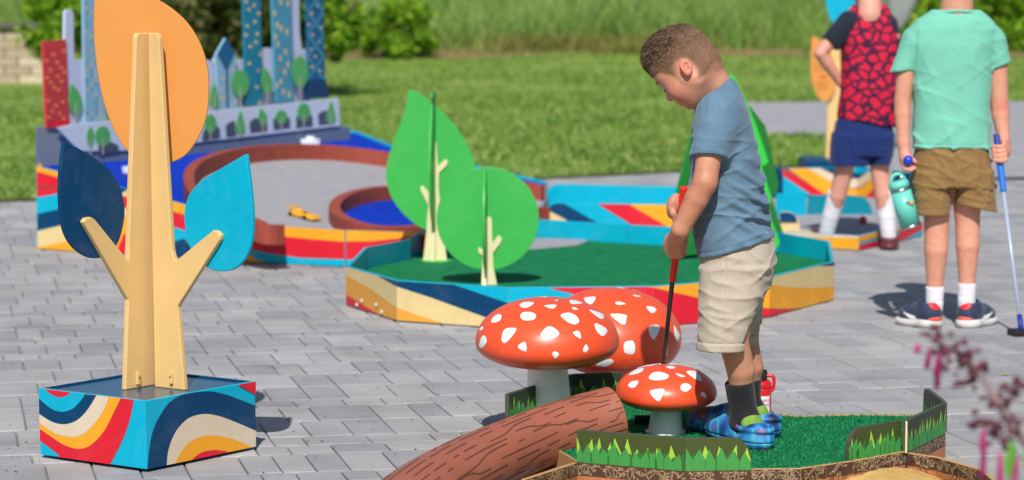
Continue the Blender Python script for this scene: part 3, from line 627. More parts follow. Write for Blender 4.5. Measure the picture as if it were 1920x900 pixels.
# ---- cut-out trees (crossed boards)
def crossed(label, name, base, axis_px, crown, trunk, Y, gm, wing_s, extra=None, thick=0.012, split=None):
    root = thing(name, label, 'cut-out tree', (base.x, base.y, base.z), 'cut-out trees on the hexagon hole')
    P0 = Vector((0, Y, 0)); n = Vector((0, -1, 0))
    bx_ = D(axis_px, 450, Y).x
    cp = [D(x, y, Y) for x, y in crown]
    board('crown', cp, (0, thick, 0), gm, root, 0.002)
    tp = dropz([D(x, y, Y - 0.008) for x, y in trunk], base.z)
    board('trunk', tp, (0, 0.008 - 0.0015, 0), WOODP, root, 0.001)
    # crossing board seen edge on: same silhouette, narrower, turned
    ax = Vector((bx_, Y + thick / 2, 0)); d = Vector((wing_s[0], wing_s[1], 0)).normalized()
    def turn(P, sgn, gap):
        out = []
        for p in P:
            u = (p.x - bx_) * sgn
            if u < gap: u = gap
            out.append(ax + d * (u * sgn) + Vector((0, 0, p.z)))
        return out
    zt_ = max(p.z for p in cp)
    for sgn in (1, -1):
        half = [p for p in cp if (p.x - bx_) * sgn > 0.014]
        if len(half) < 3: continue
        half.sort(key=lambda p: p.z)
        gap = 0.011
        pts = [ax + d * (gap * sgn) + Vector((0, 0, half[0].z + 0.01))] + [ax + d * ((p.x - bx_) * wing_s[2]) + Vector((0, 0, p.z)) for p in half] + [ax + d * (gap * sgn) + Vector((0, 0, half[-1].z - 0.012))]
        board('crown', pts, Vector((-d.y, d.x, 0)) * 0.010, gm, root, 0.001)
        th = [p for p in tp if (p.x - bx_) * sgn > 0.012]
        if len(th) >= 2:
            zz = max(p.z for p in th)
            pts = [ax + d * (0.0115 * sgn) + Vector((0, 0, base.z)), ax + d * (0.05 * sgn) + Vector((0, 0, base.z)), ax + d * (0.02 * sgn) + Vector((0, 0, base.z + (zz - base.z) * 0.45)), ax + d * (0.0115 * sgn) + Vector((0, 0, base.z + (zz - base.z) * 0.5))]
            board('trunk', pts, Vector((-d.y, d.x, 0)) * 0.014, WOODP, root, 0.001)
    return root
WOODP = mat('pale_cream_plastic', C(226, 216, 172), 0.5, 0.05, vs=10)
bt = G(818, 490, TZ)
crown = [(769, 169), (779, 170)] + cr([(800, 184), (830, 210), (860, 245), (882, 283), (893, 317), (897, 350), (890, 390), (866, 420), (830, 434), (795, 430), (760, 405), (735, 372), (724, 335), (727, 300), (739, 262), (753, 225), (762, 195), (765, 172)], 4)
trunk = [(793, 494), (799, 440), (803, 385), (790, 360), (788, 351), (792, 348), (806, 362), (803, 320), (806, 265), (804, 252), (812, 250), (818, 268), (821, 312), (834, 299), (840, 301), (838, 310), (823, 325), (822, 350), (826, 390), (832, 440), (838, 494)]
r_t = crossed('tall teardrop shaped green cut-out tree with cream trunk', 'cutout_tree', bt, 818, crown, trunk, bt.y, GRN, (0.12, 0.99, 0.75))
V, Fc = lathe(bt, [(0.073, 0.001), (0.073, 0.005), (0.07, 0.006)], 40); mesh('base_plate', V, Fc, GRN, r_t)
br_ = G(917, 534, TZ)
rc_ = [(914.5 + 96 * math.cos(t) , 410 + 96.5 * math.sin(t)) for t in [2 * PI * k / 64 for k in range(64)]]
trunk = [(902, 538), (905, 480), (897, 474), (897, 463), (905, 468), (909, 478), (911, 410), (916, 406), (922, 410), (923, 456), (935, 441), (941, 447), (938, 457), (924, 475), (925, 500), (932, 538)]
crossed('round green cut-out tree with cream trunk', 'cutout_tree', br_, 912, rc_, trunk, br_.y, GRN, (0.02, 1.0, 0.9))
# pine behind the boy: two crossed tiered boards
bp_ = G(1392, 478, TZ)
pine = thing('cutout_tree', 'tiered green cut-out pine partly hidden behind the boy', 'cut-out tree', (bp_.x, bp_.y, TZ), 'cut-out trees on the hexagon hole')
rt = [(1372, 140), (1380, 146), (1400, 190), (1420, 240), (1441, 303), (1436, 310), (1428, 311), (1446, 368), (1446, 380), (1436, 385), (1462, 452), (1460, 464), (1440, 468)]
ltp = [(2 * 1366 - x, y) for x, y in reversed(rt)]
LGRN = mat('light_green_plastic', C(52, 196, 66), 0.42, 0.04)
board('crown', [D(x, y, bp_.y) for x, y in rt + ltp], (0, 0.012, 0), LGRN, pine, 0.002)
axp = D(1366, 300, bp_.y + 0.006)
for sgn in (1, -1):
    d = Vector((0.72, 0.69, 0)).normalized() * sgn
    prof = [(0.010, 140), (0.10, 190), (0.155, 205), (0.25, 240), (0.345, 350), (0.335, 366), (0.295, 376), (0.385, 450), (0.375, 464), (0.33, 471), (0.010, 471)]
    pts = [Vector((axp.x, axp.y, 0)) + d * r + Vector((0, 0, D(1366, y, bp_.y).z)) for r, y in prof]
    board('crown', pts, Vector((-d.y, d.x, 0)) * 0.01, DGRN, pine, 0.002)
# ================================================================== LAKE HOLE (tilted deck)
dk_n = Vector((0.1546, -0.0737, 1)).normalized(); dk_p = Vector((-1.118, 12.15, 0.159))
def DK(x, y, up=0.0): return PLN(x, y, dk_p + Vector((0, 0, up)), dk_n)
def dkz(x, y): return 0.159 - 0.1546 * (x + 1.118) + 0.0737 * (y - 12.15)
lk = thing('lake_hole', 'large tilted putting hole with blue lake carpet and brown curved kerb', 'mini golf hole', (DK(500, 350).x, DK(500, 350).y, 0), 'mini golf holes')
front_e = [(68, 318), (250, 372), (345, 400), (500, 431), (640, 433), (800, 438), (1000, 425)]
FE = [G(75, 467), G(262, 478), G(350, 484), G(500, 493), (G(650, 500)), G(800, 500), G(960, 470)]
FE = [Vector((p.x, p.y, 0)) for p in FE]
BE = [DK(1020, 380), DK(1022, 345), DK(735, 278), DK(665, 250), DK(640, 246), DK(72, 306)]
BE = [Vector((p.x, p.y, 0)) for p in BE]
rk = FE + BE
top = [Vector((p.x, p.y, dkz(p.x, p.y))) for p in rk]
sheet('blue_carpet', top, BLUC, lk, 0.01)
SKIRT = mat('deck_side', C(120, 126, 138), 0.7, 0.06)
lkregs = [
    (YEL, [(60, 290), (1000, 290), (1000, 520), (60, 520)]),
    (TAN, [(60, 300), (60, 462), (80, 462), (125, 452), (200, 425), (250, 396), (300, 380), (300, 330)]),
    (NAVY, [(60, 300), (60, 434), (75, 432), (125, 420), (160, 400), (200, 378), (250, 350), (250, 300)]),
    (CY, [(60, 300), (60, 403), (75, 400), (125, 389), (180, 370), (225, 350), (250, 320)]),
    (RED, [(60, 300), (60, 371), (75, 369), (125, 360), (180, 340), (220, 320), (240, 300)]),
    (mat('seam_brown', C(110, 60, 50), 0.6), [(60, 349), (120, 350), (180, 352), (180, 354), (120, 353), (60, 352)]),
    (YEL, [(60, 300), (60, 322), (75, 323), (115, 334), (140, 342), (200, 360), (200, 300)]),
    (RED, [(190, 480), (215, 480), (232, 440), (250, 428), (262, 432), (262, 490), (200, 490)]),
    (RED, [(218, 364), (232, 367), (250, 373), (262, 380), (262, 398), (240, 391), (220, 386)]),
    (RED, [(262, 378), (345, 402), (420, 420), (470, 432), (470, 460), (400, 447), (345, 431), (310, 420), (262, 400)]),
    (CY, [(300, 417), (345, 431), (400, 447), (470, 462), (470, 480), (345, 450), (310, 458), (290, 440)]),
    (NAVY, [(300, 462), (345, 447), (370, 470), (362, 500), (300, 500)]),
    (RED, [(470, 428), (500, 436), (530, 443), (580, 448), (640, 453), (700, 452), (745, 447), (800, 440), (1000, 432), (1000, 480), (700, 488), (640, 486), (560, 483), (500, 474), (470, 468)]),
    (CY, [(466, 466), (500, 474), (560, 483), (640, 486), (700, 488), (1000, 480), (1000, 520), (560, 520), (510, 494), (480, 486)])]
for i in range(len(FE) - 1):
    A, B = FE[i], FE[i + 1]; nin = Vector((-(B - A).y, (B - A).x, 0)).normalized()
    za, zb = dkz(A.x, A.y) + 0.012, dkz(B.x, B.y) + 0.012
    tyy = (None, None, None, 430, 431, 436, 424); za = max(za, D(proj(A)[0], tyy[i], A.y).z) if tyy[i] else za; zb = max(zb, D(proj(B)[0], tyy[i + 1], B.y).z) if tyy[i + 1] else zb
    pts = [A + Vector((0, 0, 0.004)), B + Vector((0, 0, 0.004)), B + Vector((0, 0, zb)), A + Vector((0, 0, za))]
    pts = [p - nin * 0.016 for p in pts]
    pan = board('wall_panel', pts, nin * 0.014, CY, lk, 0.001)
    q = [proj(p) for p in pts]
    prints('print', lkregs, pts[0], -nin, pan, quad=q, base=0.0006, step=0.0003)
for i in range(len(BE)):
    A = (FE[-1:] + BE)[i]; B = (FE[-1:] + BE)[i + 1] if i + 1 < len(BE) + 1 else None
    nin = Vector((-(B - A).y, (B - A).x, 0)).normalized()
    pts = [A + Vector((0, 0, 0.004)), B + Vector((0, 0, 0.004)), B + Vector((0, 0, dkz(B.x, B.y) + 0.012)), A + Vector((0, 0, dkz(A.x, A.y) + 0.012))]
    board('wall_panel', [p - nin * 0.016 for p in pts], nin * 0.014, CY if i > 1 else SKIRT, lk, 0.001)
A, B = BE[-1], FE[0]
pts = [A + Vector((0, 0, 0.004)), B + Vector((0, 0, 0.004)), B + Vector((0, 0, dkz(B.x, B.y) + 0.012)), A + Vector((0, 0, dkz(A.x, A.y) + 0.012))]
board('wall_panel', pts, Vector((0.014, 0, 0)), YEL, lk, 0.001)
for x, y in [(532, 487), (545, 480), (594, 481), (609, 495)]:
    p = PLN(x, y, FE[3], Vector((0, -1, 0))) + Vector((0, -0.03, 0)); V, Fc = lathe(p, [(0.008, 0), (0.008, 0.003), (0.003, 0.007)], 10, up=(0, -1, 0)); mesh('bolt', V, Fc, ZINC, lk)
# kerbs
BRN = mat('brown_kerb', C(150, 66, 50), 0.75, 0.12, vs=14, var2=0.22, vs2=130, bump=0.2, bs=250)
def kerb(name, px, up, h, wd, closed=False, parent=lk, n=5):
    P = [DK(x, y, up) for x, y in cr(px, n, closed)]; P = [Vector((p.x, p.y, 0)) for p in P]
    V, Fc = [], []; m_ = len(P)
    for i in range(m_):
        a = P[(i - 1) % m_] if closed else P[max(i - 1, 0)]; b = P[(i + 1) % m_] if closed else P[min(i + 1, m_ - 1)]
        t = (b - a).normalized(); s = Vector((-t.y, t.x, 0)) * wd / 2; z0 = dkz(P[i].x, P[i].y)
        for q, z in ((P[i] - s, z0 - 0.004), (P[i] - s, z0 + h), (P[i] + s, z0 + h), (P[i] + s, z0 - 0.004)): V.append(Vector((q.x, q.y, z)))
    for i in range(m_ if closed else m_ - 1):
        j = (i + 1) % m_
        for k in range(4): Fc.append([i * 4 + k, i * 4 + (k + 1) % 4, j * 4 + (k + 1) % 4, j * 4 + k])
    if not closed: Fc += [[0, 1, 2, 3], [(m_ - 1) * 4 + k for k in (3, 2, 1, 0)]]
    return mesh(name, V, Fc, BRN, parent, bevel=0.003), P
kpx = [(527, 421), (500, 420), (470, 408), (425, 392), (380, 372), (358, 348), (355, 322), (374, 301), (415, 285), (470, 275), (540, 270), (620, 272), (700, 281), (760, 291), (850, 310), (930, 329), (1018, 348)]
ko, KP = kerb('kerb', kpx, 0.085, 0.085, 0.05)
isl = [(745 + 118 * math.cos(t), 386 + 38 * math.sin(t)) for t in [2 * PI * k / 16 for k in range(16)]]
io, IP = kerb('island_kerb', isl, 0.075, 0.075, 0.055, True, n=4)
k2, _ = kerb('kerb', [(1024, 388), (980, 392), (900, 404), (800, 424)], 0.075, 0.075, 0.05)
gc = [Vector((p.x, p.y, dkz(p.x, p.y) + 0.004)) for p in KP] + [DK(1018, 372, 0.004), DK(1022, 404, 0.004), DK(900, 425, 0.004), DK(790, 437, 0.004), DK(700, 436, 0.004), DK(640, 433, 0.004), DK(570, 431, 0.004), DK(535, 430, 0.004)]
o_ = sheet('grey_carpet', gc, GRYC, lk, 0.003)
sheet('blue_inlay', [Vector((p.x, p.y, dkz(p.x, p.y) + 0.008)) for p in IP], BLUC, lk, 0.003)
# toy race car ----------------------------------------------------------
YC = mat('yellow_toy', C(236, 172, 44), 0.35, 0.03, spec=0.5)
cp_ = DK(568, 410); cz = dkz(cp_.x, cp_.y) + 0.005
car = thing('toy_car', 'small yellow toy race car on the grey carpet', 'toy car', (cp_.x, cp_.y, cz))
ax = Vector((0.80, -0.60, -0.15)).normalized(); ay = Vector((0.6, 0.8, 0)).normalized(); az = ax.cross(ay).normalized()
def cb(name, u, v, w0, hl, hw_, hh, m, bev=0.004, par=car):
    V, Fc = boxmesh(Vector((cp_.x, cp_.y, cz)) + ax * u + ay * v + az * w0, hl, hw_, hh, ax, ay, az); return mesh(name, V, Fc, m, par, bevel=bev)
bd = cb('body', 0.0, 0, 0.016, 0.078, 0.026, 0.009, YC, 0.006); cb('nose', 0.062, 0, 0.012, 0.028, 0.034, 0.006, YC, 0.005); cb('side_pod', -0.015, 0.024, 0.016, 0.03, 0.012, 0.010, YC); cb('side_pod', -0.015, -0.024, 0.016, 0.03, 0.012, 0.010, YC)
cb('cockpit', 0.012, 0, 0.0255, 0.010, 0.009, 0.003, BLK, 0.001); cb('engine_cover', -0.03, 0, 0.029, 0.026, 0.012, 0.008, YC, 0.005); cb('rear_wing', -0.068, 0, 0.040, 0.012, 0.036, 0.003, YC, 0.001)
for u in (-0.05, 0.04):
    for v in (-1, 1):
        V, Fc = lathe(Vector((cp_.x, cp_.y, cz)) + ax * u + ay * (v * 0.034 - 0.007) + az * 0.0105, [(0.005, 0), (0.0105, 0.001), (0.0105, 0.011), (0.005, 0.012)], 16, up=ay); mesh('wheel', V, Fc, BLK, car)
# toy boats
def boat(label, x, y, L, ang):
    p = DK(x, y); z = dkz(p.x, p.y) + 0.001; root = thing('toy_boat', label, 'toy boat', (p.x, p.y, z), 'white toy boats on the lake')
    ca, sa = math.cos(ang), math.sin(ang)
    def loft(z0, z1_, s0, s1, m, nm):
        V, Fc = [], []; base = [(-1, -0.3), (-1, 0.3), (0.2, 0.36), (0.7, 0.2), (1, 0), (0.7, -0.2), (0.2, -0.36)]; n = len(base)
        for z_, s in ((z0, s0), (z1_, s1)): V += [(p.x + (u * ca - v * sa) * L / 2 * s, p.y + (u * sa + v * ca) * L / 2 * s, z + z_) for u, v in base]
        Fc = [list(range(n)), list(range(n, 2 * n))] + [[i, (i + 1) % n, n + (i + 1) % n, n + i] for i in range(n)]
        return mesh(nm, V, Fc, m, root, bevel=0.001)
    loft(0, 0.008, 0.85, 0.92, RED, 'keel'); loft(0.0083, 0.04, 0.92, 1.0, WHT, 'hull'); loft(0.0403, 0.055, 0.45, 0.4, WHT, 'cabin')
boat('white toy boat with red keel beside the tan trunk on the blue lake', 250, 328, 0.12, 2.9)
boat('small white toy boat behind the brown kerb, below the skyline', 582, 274, 0.11, 0.1)
# ================================================================== SKYLINE
S0 = DK(100, 312); S1 = DK(655, 262); S0.z = S1.z = 0; sd = (S1 - S0).normalized(); sn = Vector((sd.y, -sd.x, 0)); sn = sn if sn.y < 0 else -sn
sk = thing('city_skyline', 'flat painted city skyline cut-out standing behind the blue lake', 'skyline display', (S0.x, S0.y, dkz(S0.x, S0.y)))
def SKP(px, off): p0 = S0 - sn * off; return [PLN(x, y, p0, sn) for x, y in px]
def sb(name, px, off, m, th_=0.014, lab=None, par=sk):
    o = board(name, SKP(px, off), -sn * th_, m, par, 0.001)
    if lab: o['label'] = lab
    return o
SLATE = mat('slate_plinth', C(104, 122, 146), 0.6, 0.04); LAV = mat('lavender_board', C(196, 204, 232), 0.55, 0.03); PBL = mat('pale_blue_board', C(204, 216, 234), 0.55, 0.03)
LSL = mat('plinth_end', C(128, 142, 158), 0.6, 0.05)
# plinth
pb = SKP([(66, 322), (657, 270), (657, 236), (66, 238)], 0.0)
V, Fc = prism(SKP([(150, 316), (657, 270), (657, 237), (150, 280)], -0.004), -sn * 0.16); mesh('plinth', V, Fc, SLATE, sk, bevel=0.003)
V, Fc = prism(SKP([(66, 322), (149, 316), (149, 236), (67, 238)], 0.02), Vector((-0.006, 0.05, 0))); mesh('plinth_end', V, Fc, LSL, sk, bevel=0.003)
# arcade
sb('arcade', [(108, 240), (140, 233), (380, 210), (635, 184), (638, 236), (380, 266), (240, 282), (150, 284)], -0.012, PBL, 0.015)
DKG = mat('arch_dark', C(70, 84, 102), 0.6, 0.05)
def z4b(p): return zm(370, 120, 5.0, p)
arches = [[(50, 725), (45, 690), (60, 620), (110, 580), (180, 575), (215, 610), (215, 700)], [(275, 692), (265, 580), (300, 545), (355, 530), (365, 680)], [(497, 655), (490, 545), (530, 510), (590, 505), (655, 540), (660, 630)], [(715, 625), (710, 520), (745, 490), (830, 485), (870, 510), (872, 605)], [(928, 608), (925, 500), (960, 470), (1050, 460), (1080, 490), (1085, 590)], [(1142, 580), (1130, 475), (1165, 445), (1220, 432), (1280, 470), (1290, 560)]]
for a in arches: sb('arch', z4b(a), -0.0125, DKG, 0.0008)
for a in zm(60, 130, 4.5, [(560, 715)]), : pass
sb('arch', zm(60, 130, 4.5, [(563, 715), (560, 640), (640, 600), (730, 640), (738, 695)]), -0.0125, DKG, 0.0008)
# lavender silhouettes
sb('silhouette', [(120, 238), (122, 22), (127, 18), (134, 18), (138, 26), (139, 112), (156, 112), (158, 236)], 0.02, LAV)
sb('silhouette', [(384, 222), (386, 112), (402, 115), (403, 108), (446, 112), (490, 110), (491, 90), (514, 90), (515, -40), (560, -40), (562, 60), (566, 92), (582, 92), (583, 200)], 0.04, LAV)
RBD = mat('red_tower', C(196, 54, 62), 0.5, 0.05); OW = mat('orange_window', C(236, 128, 84), 0.5); YW = mat('yellow_window', C(214, 190, 140), 0.5)
TL1 = mat('teal_tower', C(0, 124, 152), 0.5, 0.06, vs=5); TL2 = mat('pale_teal_tower', C(70, 150, 176), 0.5, 0.05); TL3 = mat('blue_tower', C(0, 92, 138), 0.5, 0.05); LT = mat('light_blue_tower', C(136, 180, 204), 0.5, 0.05)
def tower(name, px, off, m, lab, wins, wm, ws=(2.6, 2.6)):
    o = sb(name, px, off, m, lab=lab); Vs, Fs = [], []
    for x, y in wins:
        v, f = prism(SKP([(x - ws[0], y - ws[1]), (x + ws[0], y - ws[1]), (x + ws[0], y + ws[1]), (x - ws[0], y + ws[1])], off - 0.0006), -sn * 0.0012); mesh('window', v, f, wm, o)
    return o
def zA(p): return zm(60, 0, 6.923, p)
def zB(p): return zm(60, 130, 4.5, p)
tower('tower', [(81, 78), (124, 74), (131, 236), (88, 240)], 0.01, RBD, 'red tower with orange windows', zA([(278, 708), (418, 660), (190, 785), (330, 810), (382, 878), (240, 900)]) + zB([(155, 15), (275, 25), (128, 68), (220, 58), (160, 108), (252, 100), (190, 152), (225, 172), (138, 265), (262, 275), (203, 305), (173, 353), (235, 372), (145, 404), (268, 413)]), OW, (3.4, 3.0))
sb('tower_base', [(89.5, 227), (131, 224), (131.5, 236), (90, 240)], 0.0085, RED, 0.001)
ws_ = [(x + random.uniform(-1, 1), y) for y in range(6, 225, 9) for x in (163, 172, 181, 189) if random.random() < 0.55]
lt_ = tower('tower', [(156, -30), (196, -30), (200, 229), (160, 233), (158, 100)], 0.012, LT, 'pale blue tower left of the orange leaf', ws_[::2], TL2, (2.0, 2.6))
for x, y in ws_[1::2]:
    v, f = prism(SKP([(x - 2, y - 2.4), (x + 2, y - 2.4), (x + 2, y + 2.4), (x - 2, y + 2.4)], 0.0114), -sn * 0.001); mesh('window', v, f, YW, lt_)
def zC(p): return zm(370, 0, 6.194, p)
kt = tower('tower', zC([(215, 640), (330, 440), (450, 640)]) + [(446, 203), (411, 206)], 0.014, LT, 'short pale tower with a dark kite-shaped top', [(418, 147), (420, 182), (437, 130), (414, 186), (441, 190), (416, 168)], YW)
sb('kite_top', zC([(228, 620), (330, 445), (440, 610), (345, 830), (335, 830)]), 0.0125, TL3, 0.001, par=kt)
sb('spine', [(424, 128), (427, 128), (429, 202), (425, 202)], 0.0126, NAVY, 0.0008, par=kt)
wt = zC([(570, 18), (660, 60), (600, 110), (715, 155), (670, 252), (583, 302), (697, 392), (567, 405), (680, 490), (617, 540), (735, 630), (605, 735), (712, 820)]) + z4b([(575, 60), (560, 215), (585, 365)])
tower('tower', [(456, -40), (488, -40), (492, 195), (462, 199)], 0.016, TL1, 'tall teal tower dotted with yellow windows', wt, YW, (2.8, 3.0))
wt = zC([(1055, 40), (970, 20), (900, 150), (930, 290), (975, 330), (1043, 370), (910, 425), (935, 515), (1025, 600), (965, 680), (1055, 750), (945, 800)]) + z4b([(820, 75), (765, 45), (785, 165), (750, 200), (808, 260), (862, 285)])
tower('tower', [(509, -40), (545, -40), (551, 190), (518, 193)], 0.018, TL2, 'pale teal tower with slim beige windows', wt, YW, (2.2, 5.5))
cw = tower('tower', [(575, -40), (604, -40), (610, 150), (580, 152)], 0.012, TL3, 'blue tower with crisscross bands', zC([(1400, 60), (1330, 155), (1300, 285), (1440, 320), (1340, 405), (1415, 485), (1325, 575), (1370, 655), (1330, 780), (1425, 820)]), YW, (2.4, 2.4))
for k in range(4):
    y0 = -20 + k * 42
    for a, b in (((577, y0), (607, y0 + 42)), ((607, y0), (577, y0 + 42))):
        V, Fc = strip(SKP([a, b], 0.0113), 0.008, sn); mesh('band', V, Fc, TL2, cw, recalc=False)
sb('tower_base', [(577, 151), (612, 148), (616, 183), (577, 186)], 0.0105, NAVY, 0.014)
# little trees
TG = mat('small_tree_green', C(84, 176, 96), 0.5, 0.05); TT = mat('small_tree_trunk', C(176, 166, 156), 0.6, 0.05)
def ltree(x, y0, y1, wd, kind, off=-0.014):
    h = y1 - y0; cy = y0 + h * 0.36
    if kind == 'o': pts = [(x + wd * math.cos(t), cy + h * 0.36 * math.sin(t)) for t in [2 * PI * k / 18 for k in range(18)]]
    elif kind == 't': pts = [(x, y0)] + cr([(x + wd * 0.5, y0 + h * 0.25), (x + wd, y0 + h * 0.7), (x + wd * 0.7, y0 + h * 0.88), (x, y0 + h * 0.92), (x - wd * 0.7, y0 + h * 0.88), (x - wd, y0 + h * 0.7), (x - wd * 0.5, y0 + h * 0.25)], 3)
    else: pts = [(x - wd * 0.6, y0)] + cr([(x + wd * 0.3, y0 + h * 0.15), (x + wd, y0 + h * 0.42), (x + wd * 0.6, y0 + h * 0.68), (x, y0 + h * 0.76), (x - wd * 0.7, y0 + h * 0.62), (x - wd, y0 + h * 0.4)], 3)
    c_ = sb('little_tree', pts, off, TG, 0.003)
    sb('little_trunk', [(x - 1.6, y1), (x - 1.0, y0 + h * 0.45), (x + 1.0, y0 + h * 0.45), (x + 1.8, y1)], off - 0.0012, TT, 0.001, par=c_)
for a in [(142, 157, 236, 13, 'l', 0.006), (170, 238, 291, 7.5, 'o'), (193, 236, 290, 14.5, 'o'), (402, 152, 206, 9, 't', 0.006), (451, 131, 202, 16.5, 'o', 0.006), (501, 125, 196, 11, 'l', 0.006), (563, 105, 189, 15, 'o', 0.006), (395, 214, 263, 11.5, 'o'), (451, 205, 258, 9.5, 't'), (493, 202, 248, 9, 'l'), (528, 206, 243, 11.5, 'o'), (570, 193, 240, 12.5, 'o'), (621, 187, 236, 9, 't')]: ltree(*a)
# ================================================================== LANE behind the hexagon
ln = thing('lane_walls', 'cyan and striped low lane walls behind the hexagon hole', 'mini golf lane', (0.6, 14.3, 0), 'mini golf holes')
lA = D(1022, 425, 13.9); lB = D(1330, 438, 13.75); lA.z = lB.z = 0
ztl = D(1100, 380, 13.9).z
def rounded(A, B, z0, z1_, r):
    d = (B - A).normalized(); P = [A + Vector((0, 0, z0)), B + Vector((0, 0, z0)), B + Vector((0, 0, z1_))]
    for k in range(9):
        t = PI / 2 + (PI / 2) * k / 8; P.append(A + d * (r + r * math.cos(t)) + Vector((0, 0, z1_ - r + r * math.sin(t))))
    return P
nl_ = Vector(((lB - lA).y, -(lB - lA).x, 0)).normalized()
fp = board('wall_panel', rounded(lA, lB, 0.004, ztl, 0.07), -nl_ * 0.014, CY, ln, 0.001)
def zL(p): return zm(960, 300, 5.0, p)
rp = [proj(p) for p in rounded(lA, lB, 0.006, ztl - 0.002, 0.069)]
prints('print', [(NAVY, clip(zL([(340, 640), (350, 470), (350, 350), (465, 395), (770, 570), (900, 640)]), rp)), (TAN, clip(zL([(320, 570), (345, 475), (505, 560), (600, 640), (300, 640)]), rp)),
                 (YEL, clip(zL([(1080, 380), (1120, 428), (1400, 590), (1560, 680), (2000, 700), (2000, 380)]), rp)), (RED, clip(zL([(770, 380), (810, 415), (1080, 580), (1200, 660), (1500, 660), (1400, 590), (1120, 428), (1060, 380)]), rp))], lA, nl_, fp)
kA = D(1024, 372, 15.05); kB = D(1420, 395, 14.7); kA.z = kB.z = 0
board('wall_panel', rounded(kA, kB, 0.004, D(1100, 346, 15.0).z, 0.075), Vector((0.02, 1, 0)).normalized() * 0.014, CY, ln, 0.001)
sheet('grey_carpet', [Vector((p.x, p.y, 0.03)) for p in (lA + Vector((0, 0.02, 0)), lB + Vector((0, 0.02, 0)), kB, kA)], GRYC, ln, 0.02)
# ================================================================== RIGHT HOLE
rh = thing('striped_hole', 'striped low putting hole at the right with a red ball inside', 'mini golf hole', (2.0, 14, 0), 'mini golf holes')
def zR(p): return zm(1380, 180, 3.0, p)
P1 = [G(1475, 462), G(1560, 468), G(1610, 471), G(1690, 453), G(1729, 443)]
regf = [(YEL, [(1400, 380), (1613, 380), (1613, 500), (1400, 500)]), (BEI, [(1400, 445), (1540, 445), (1611, 446), (1611, 420), (1400, 420)]), (RED, [(1610, 460), (1640, 452), (1680, 444), (1690, 430), (1740, 405), (1760, 480), (1610, 500)]), (CY, [(1690, 452), (1712, 440), (1740, 425), (1760, 480), (1690, 470)]), (YEL, [(1610, 436), (1643, 430), (1690, 420), (1690, 430), (1640, 446), (1610, 454)])]
for i in range(len(P1) - 1):
    A, B = P1[i], P1[i + 1]; nin = Vector((-(B - A).y, (B - A).x, 0)).normalized(); t_ = (B - A).normalized() * 0.0008
    pan = wallp('wall_panel', A + t_, B - t_, 0.004, 0.075, 0.014, CY, rh, nin)
    q = [proj(p) for p in (A + t_ + Vector((0, 0, 0.006)), B - t_ + Vector((0, 0, 0.006)), B - t_ + Vector((0, 0, 0.073)), A + t_ + Vector((0, 0, 0.073)))]
    prints('print', regf, A, -nin, pan, quad=q, base=0.0006, step=0.0003)
P2 = [D(1455, 400, 14.4), D(1512, 402, 14.5), D(1636, 402, 14.6)]; P2 = [Vector((p.x, p.y, 0)) for p in P2]
wallp('wall_panel', P2[0], P2[1], 0.03, D(1480, 363, 14.4).z, 0.014, CY, rh, (0, 1, 0))
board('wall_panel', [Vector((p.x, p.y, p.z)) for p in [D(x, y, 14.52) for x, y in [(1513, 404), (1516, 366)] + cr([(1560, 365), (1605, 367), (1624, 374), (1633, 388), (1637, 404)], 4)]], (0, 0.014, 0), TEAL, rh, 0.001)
board('wall_panel', [D(x, y, 13.2) for x, y in [(1462, 436), (1463, 397)] + cr([(1478, 397), (1490, 402), (1497, 414), (1500, 432)], 4) + [(1524, 434), (1524, 440)]], (0, 0.014, 0), TAN, rh, 0.001)
board('wall_panel', [D(x, y, 13.195) for x, y in [(1462, 416), (1463, 398)] + cr([(1478, 398), (1490, 403), (1495, 416)], 4)], (0, -0.003, 0), NAVY, rh, 0)
sheet('grey_carpet', [Vector((p.x, p.y, 0.03)) for p in [G(1450, 462), G(1560, 466), G(1610, 469), G(1727, 441), G(1700, 380), G(1470, 380)]], GRYC, rh, 0.02)
P3 = [D(1440, 366, 16.1), D(1468, 366, 16.0), D(1606, 366, 16.1), D(1690, 366, 15.7), D(1716, 366, 15.6)]; P3 = [Vector((p.x, p.y, 0)) for p in P3]
reg3 = [(NAVY, [(1420, 290), (1730, 290), (1730, 375), (1420, 375)]), (CY, zR([(265, 395), (265, 555), (400, 560), (300, 490)]) + [(1468, 330)]), (CY, zR([(265, 445), (430, 545), (380, 570), (265, 490)])), (RED, zR([(255, 395), (270, 410), (495, 545), (520, 570), (430, 560), (265, 450)])), (YEL, zR([(270, 395), (380, 395), (600, 520), (690, 522), (780, 455), (890, 520), (890, 570), (700, 590), (690, 560), (600, 560), (495, 550)])), (BEI, zR([(380, 395), (440, 390), (600, 465), (690, 465), (750, 420), (870, 400), (890, 470), (780, 455), (690, 515), (600, 518)])), (RED, zR([(730, 570), (775, 520), (800, 600), (740, 600)])), (CY, zR([(640, 395), (750, 385), (750, 420), (700, 440), (640, 420)]))]
for i in range(len(P3) - 1):
    A, B = P3[i], P3[i + 1]; nin = Vector((-(B - A).y, (B - A).x, 0)).normalized(); t_ = (B - A).normalized() * 0.0008
    pan = wallp('wall_panel', A + t_, B - t_, 0.01, 0.185, 0.014, CY, rh, nin)
    q = [proj(p) for p in (A + t_ + Vector((0, 0, 0.012)), B - t_ + Vector((0, 0, 0.012)), B - t_ + Vector((0, 0, 0.183)), A + t_ + Vector((0, 0, 0.183)))]
    prints('print', reg3, A, -nin, pan, quad=q, base=0.0006, step=0.0003)
rb_ = D(1618, 413, 13.9); 
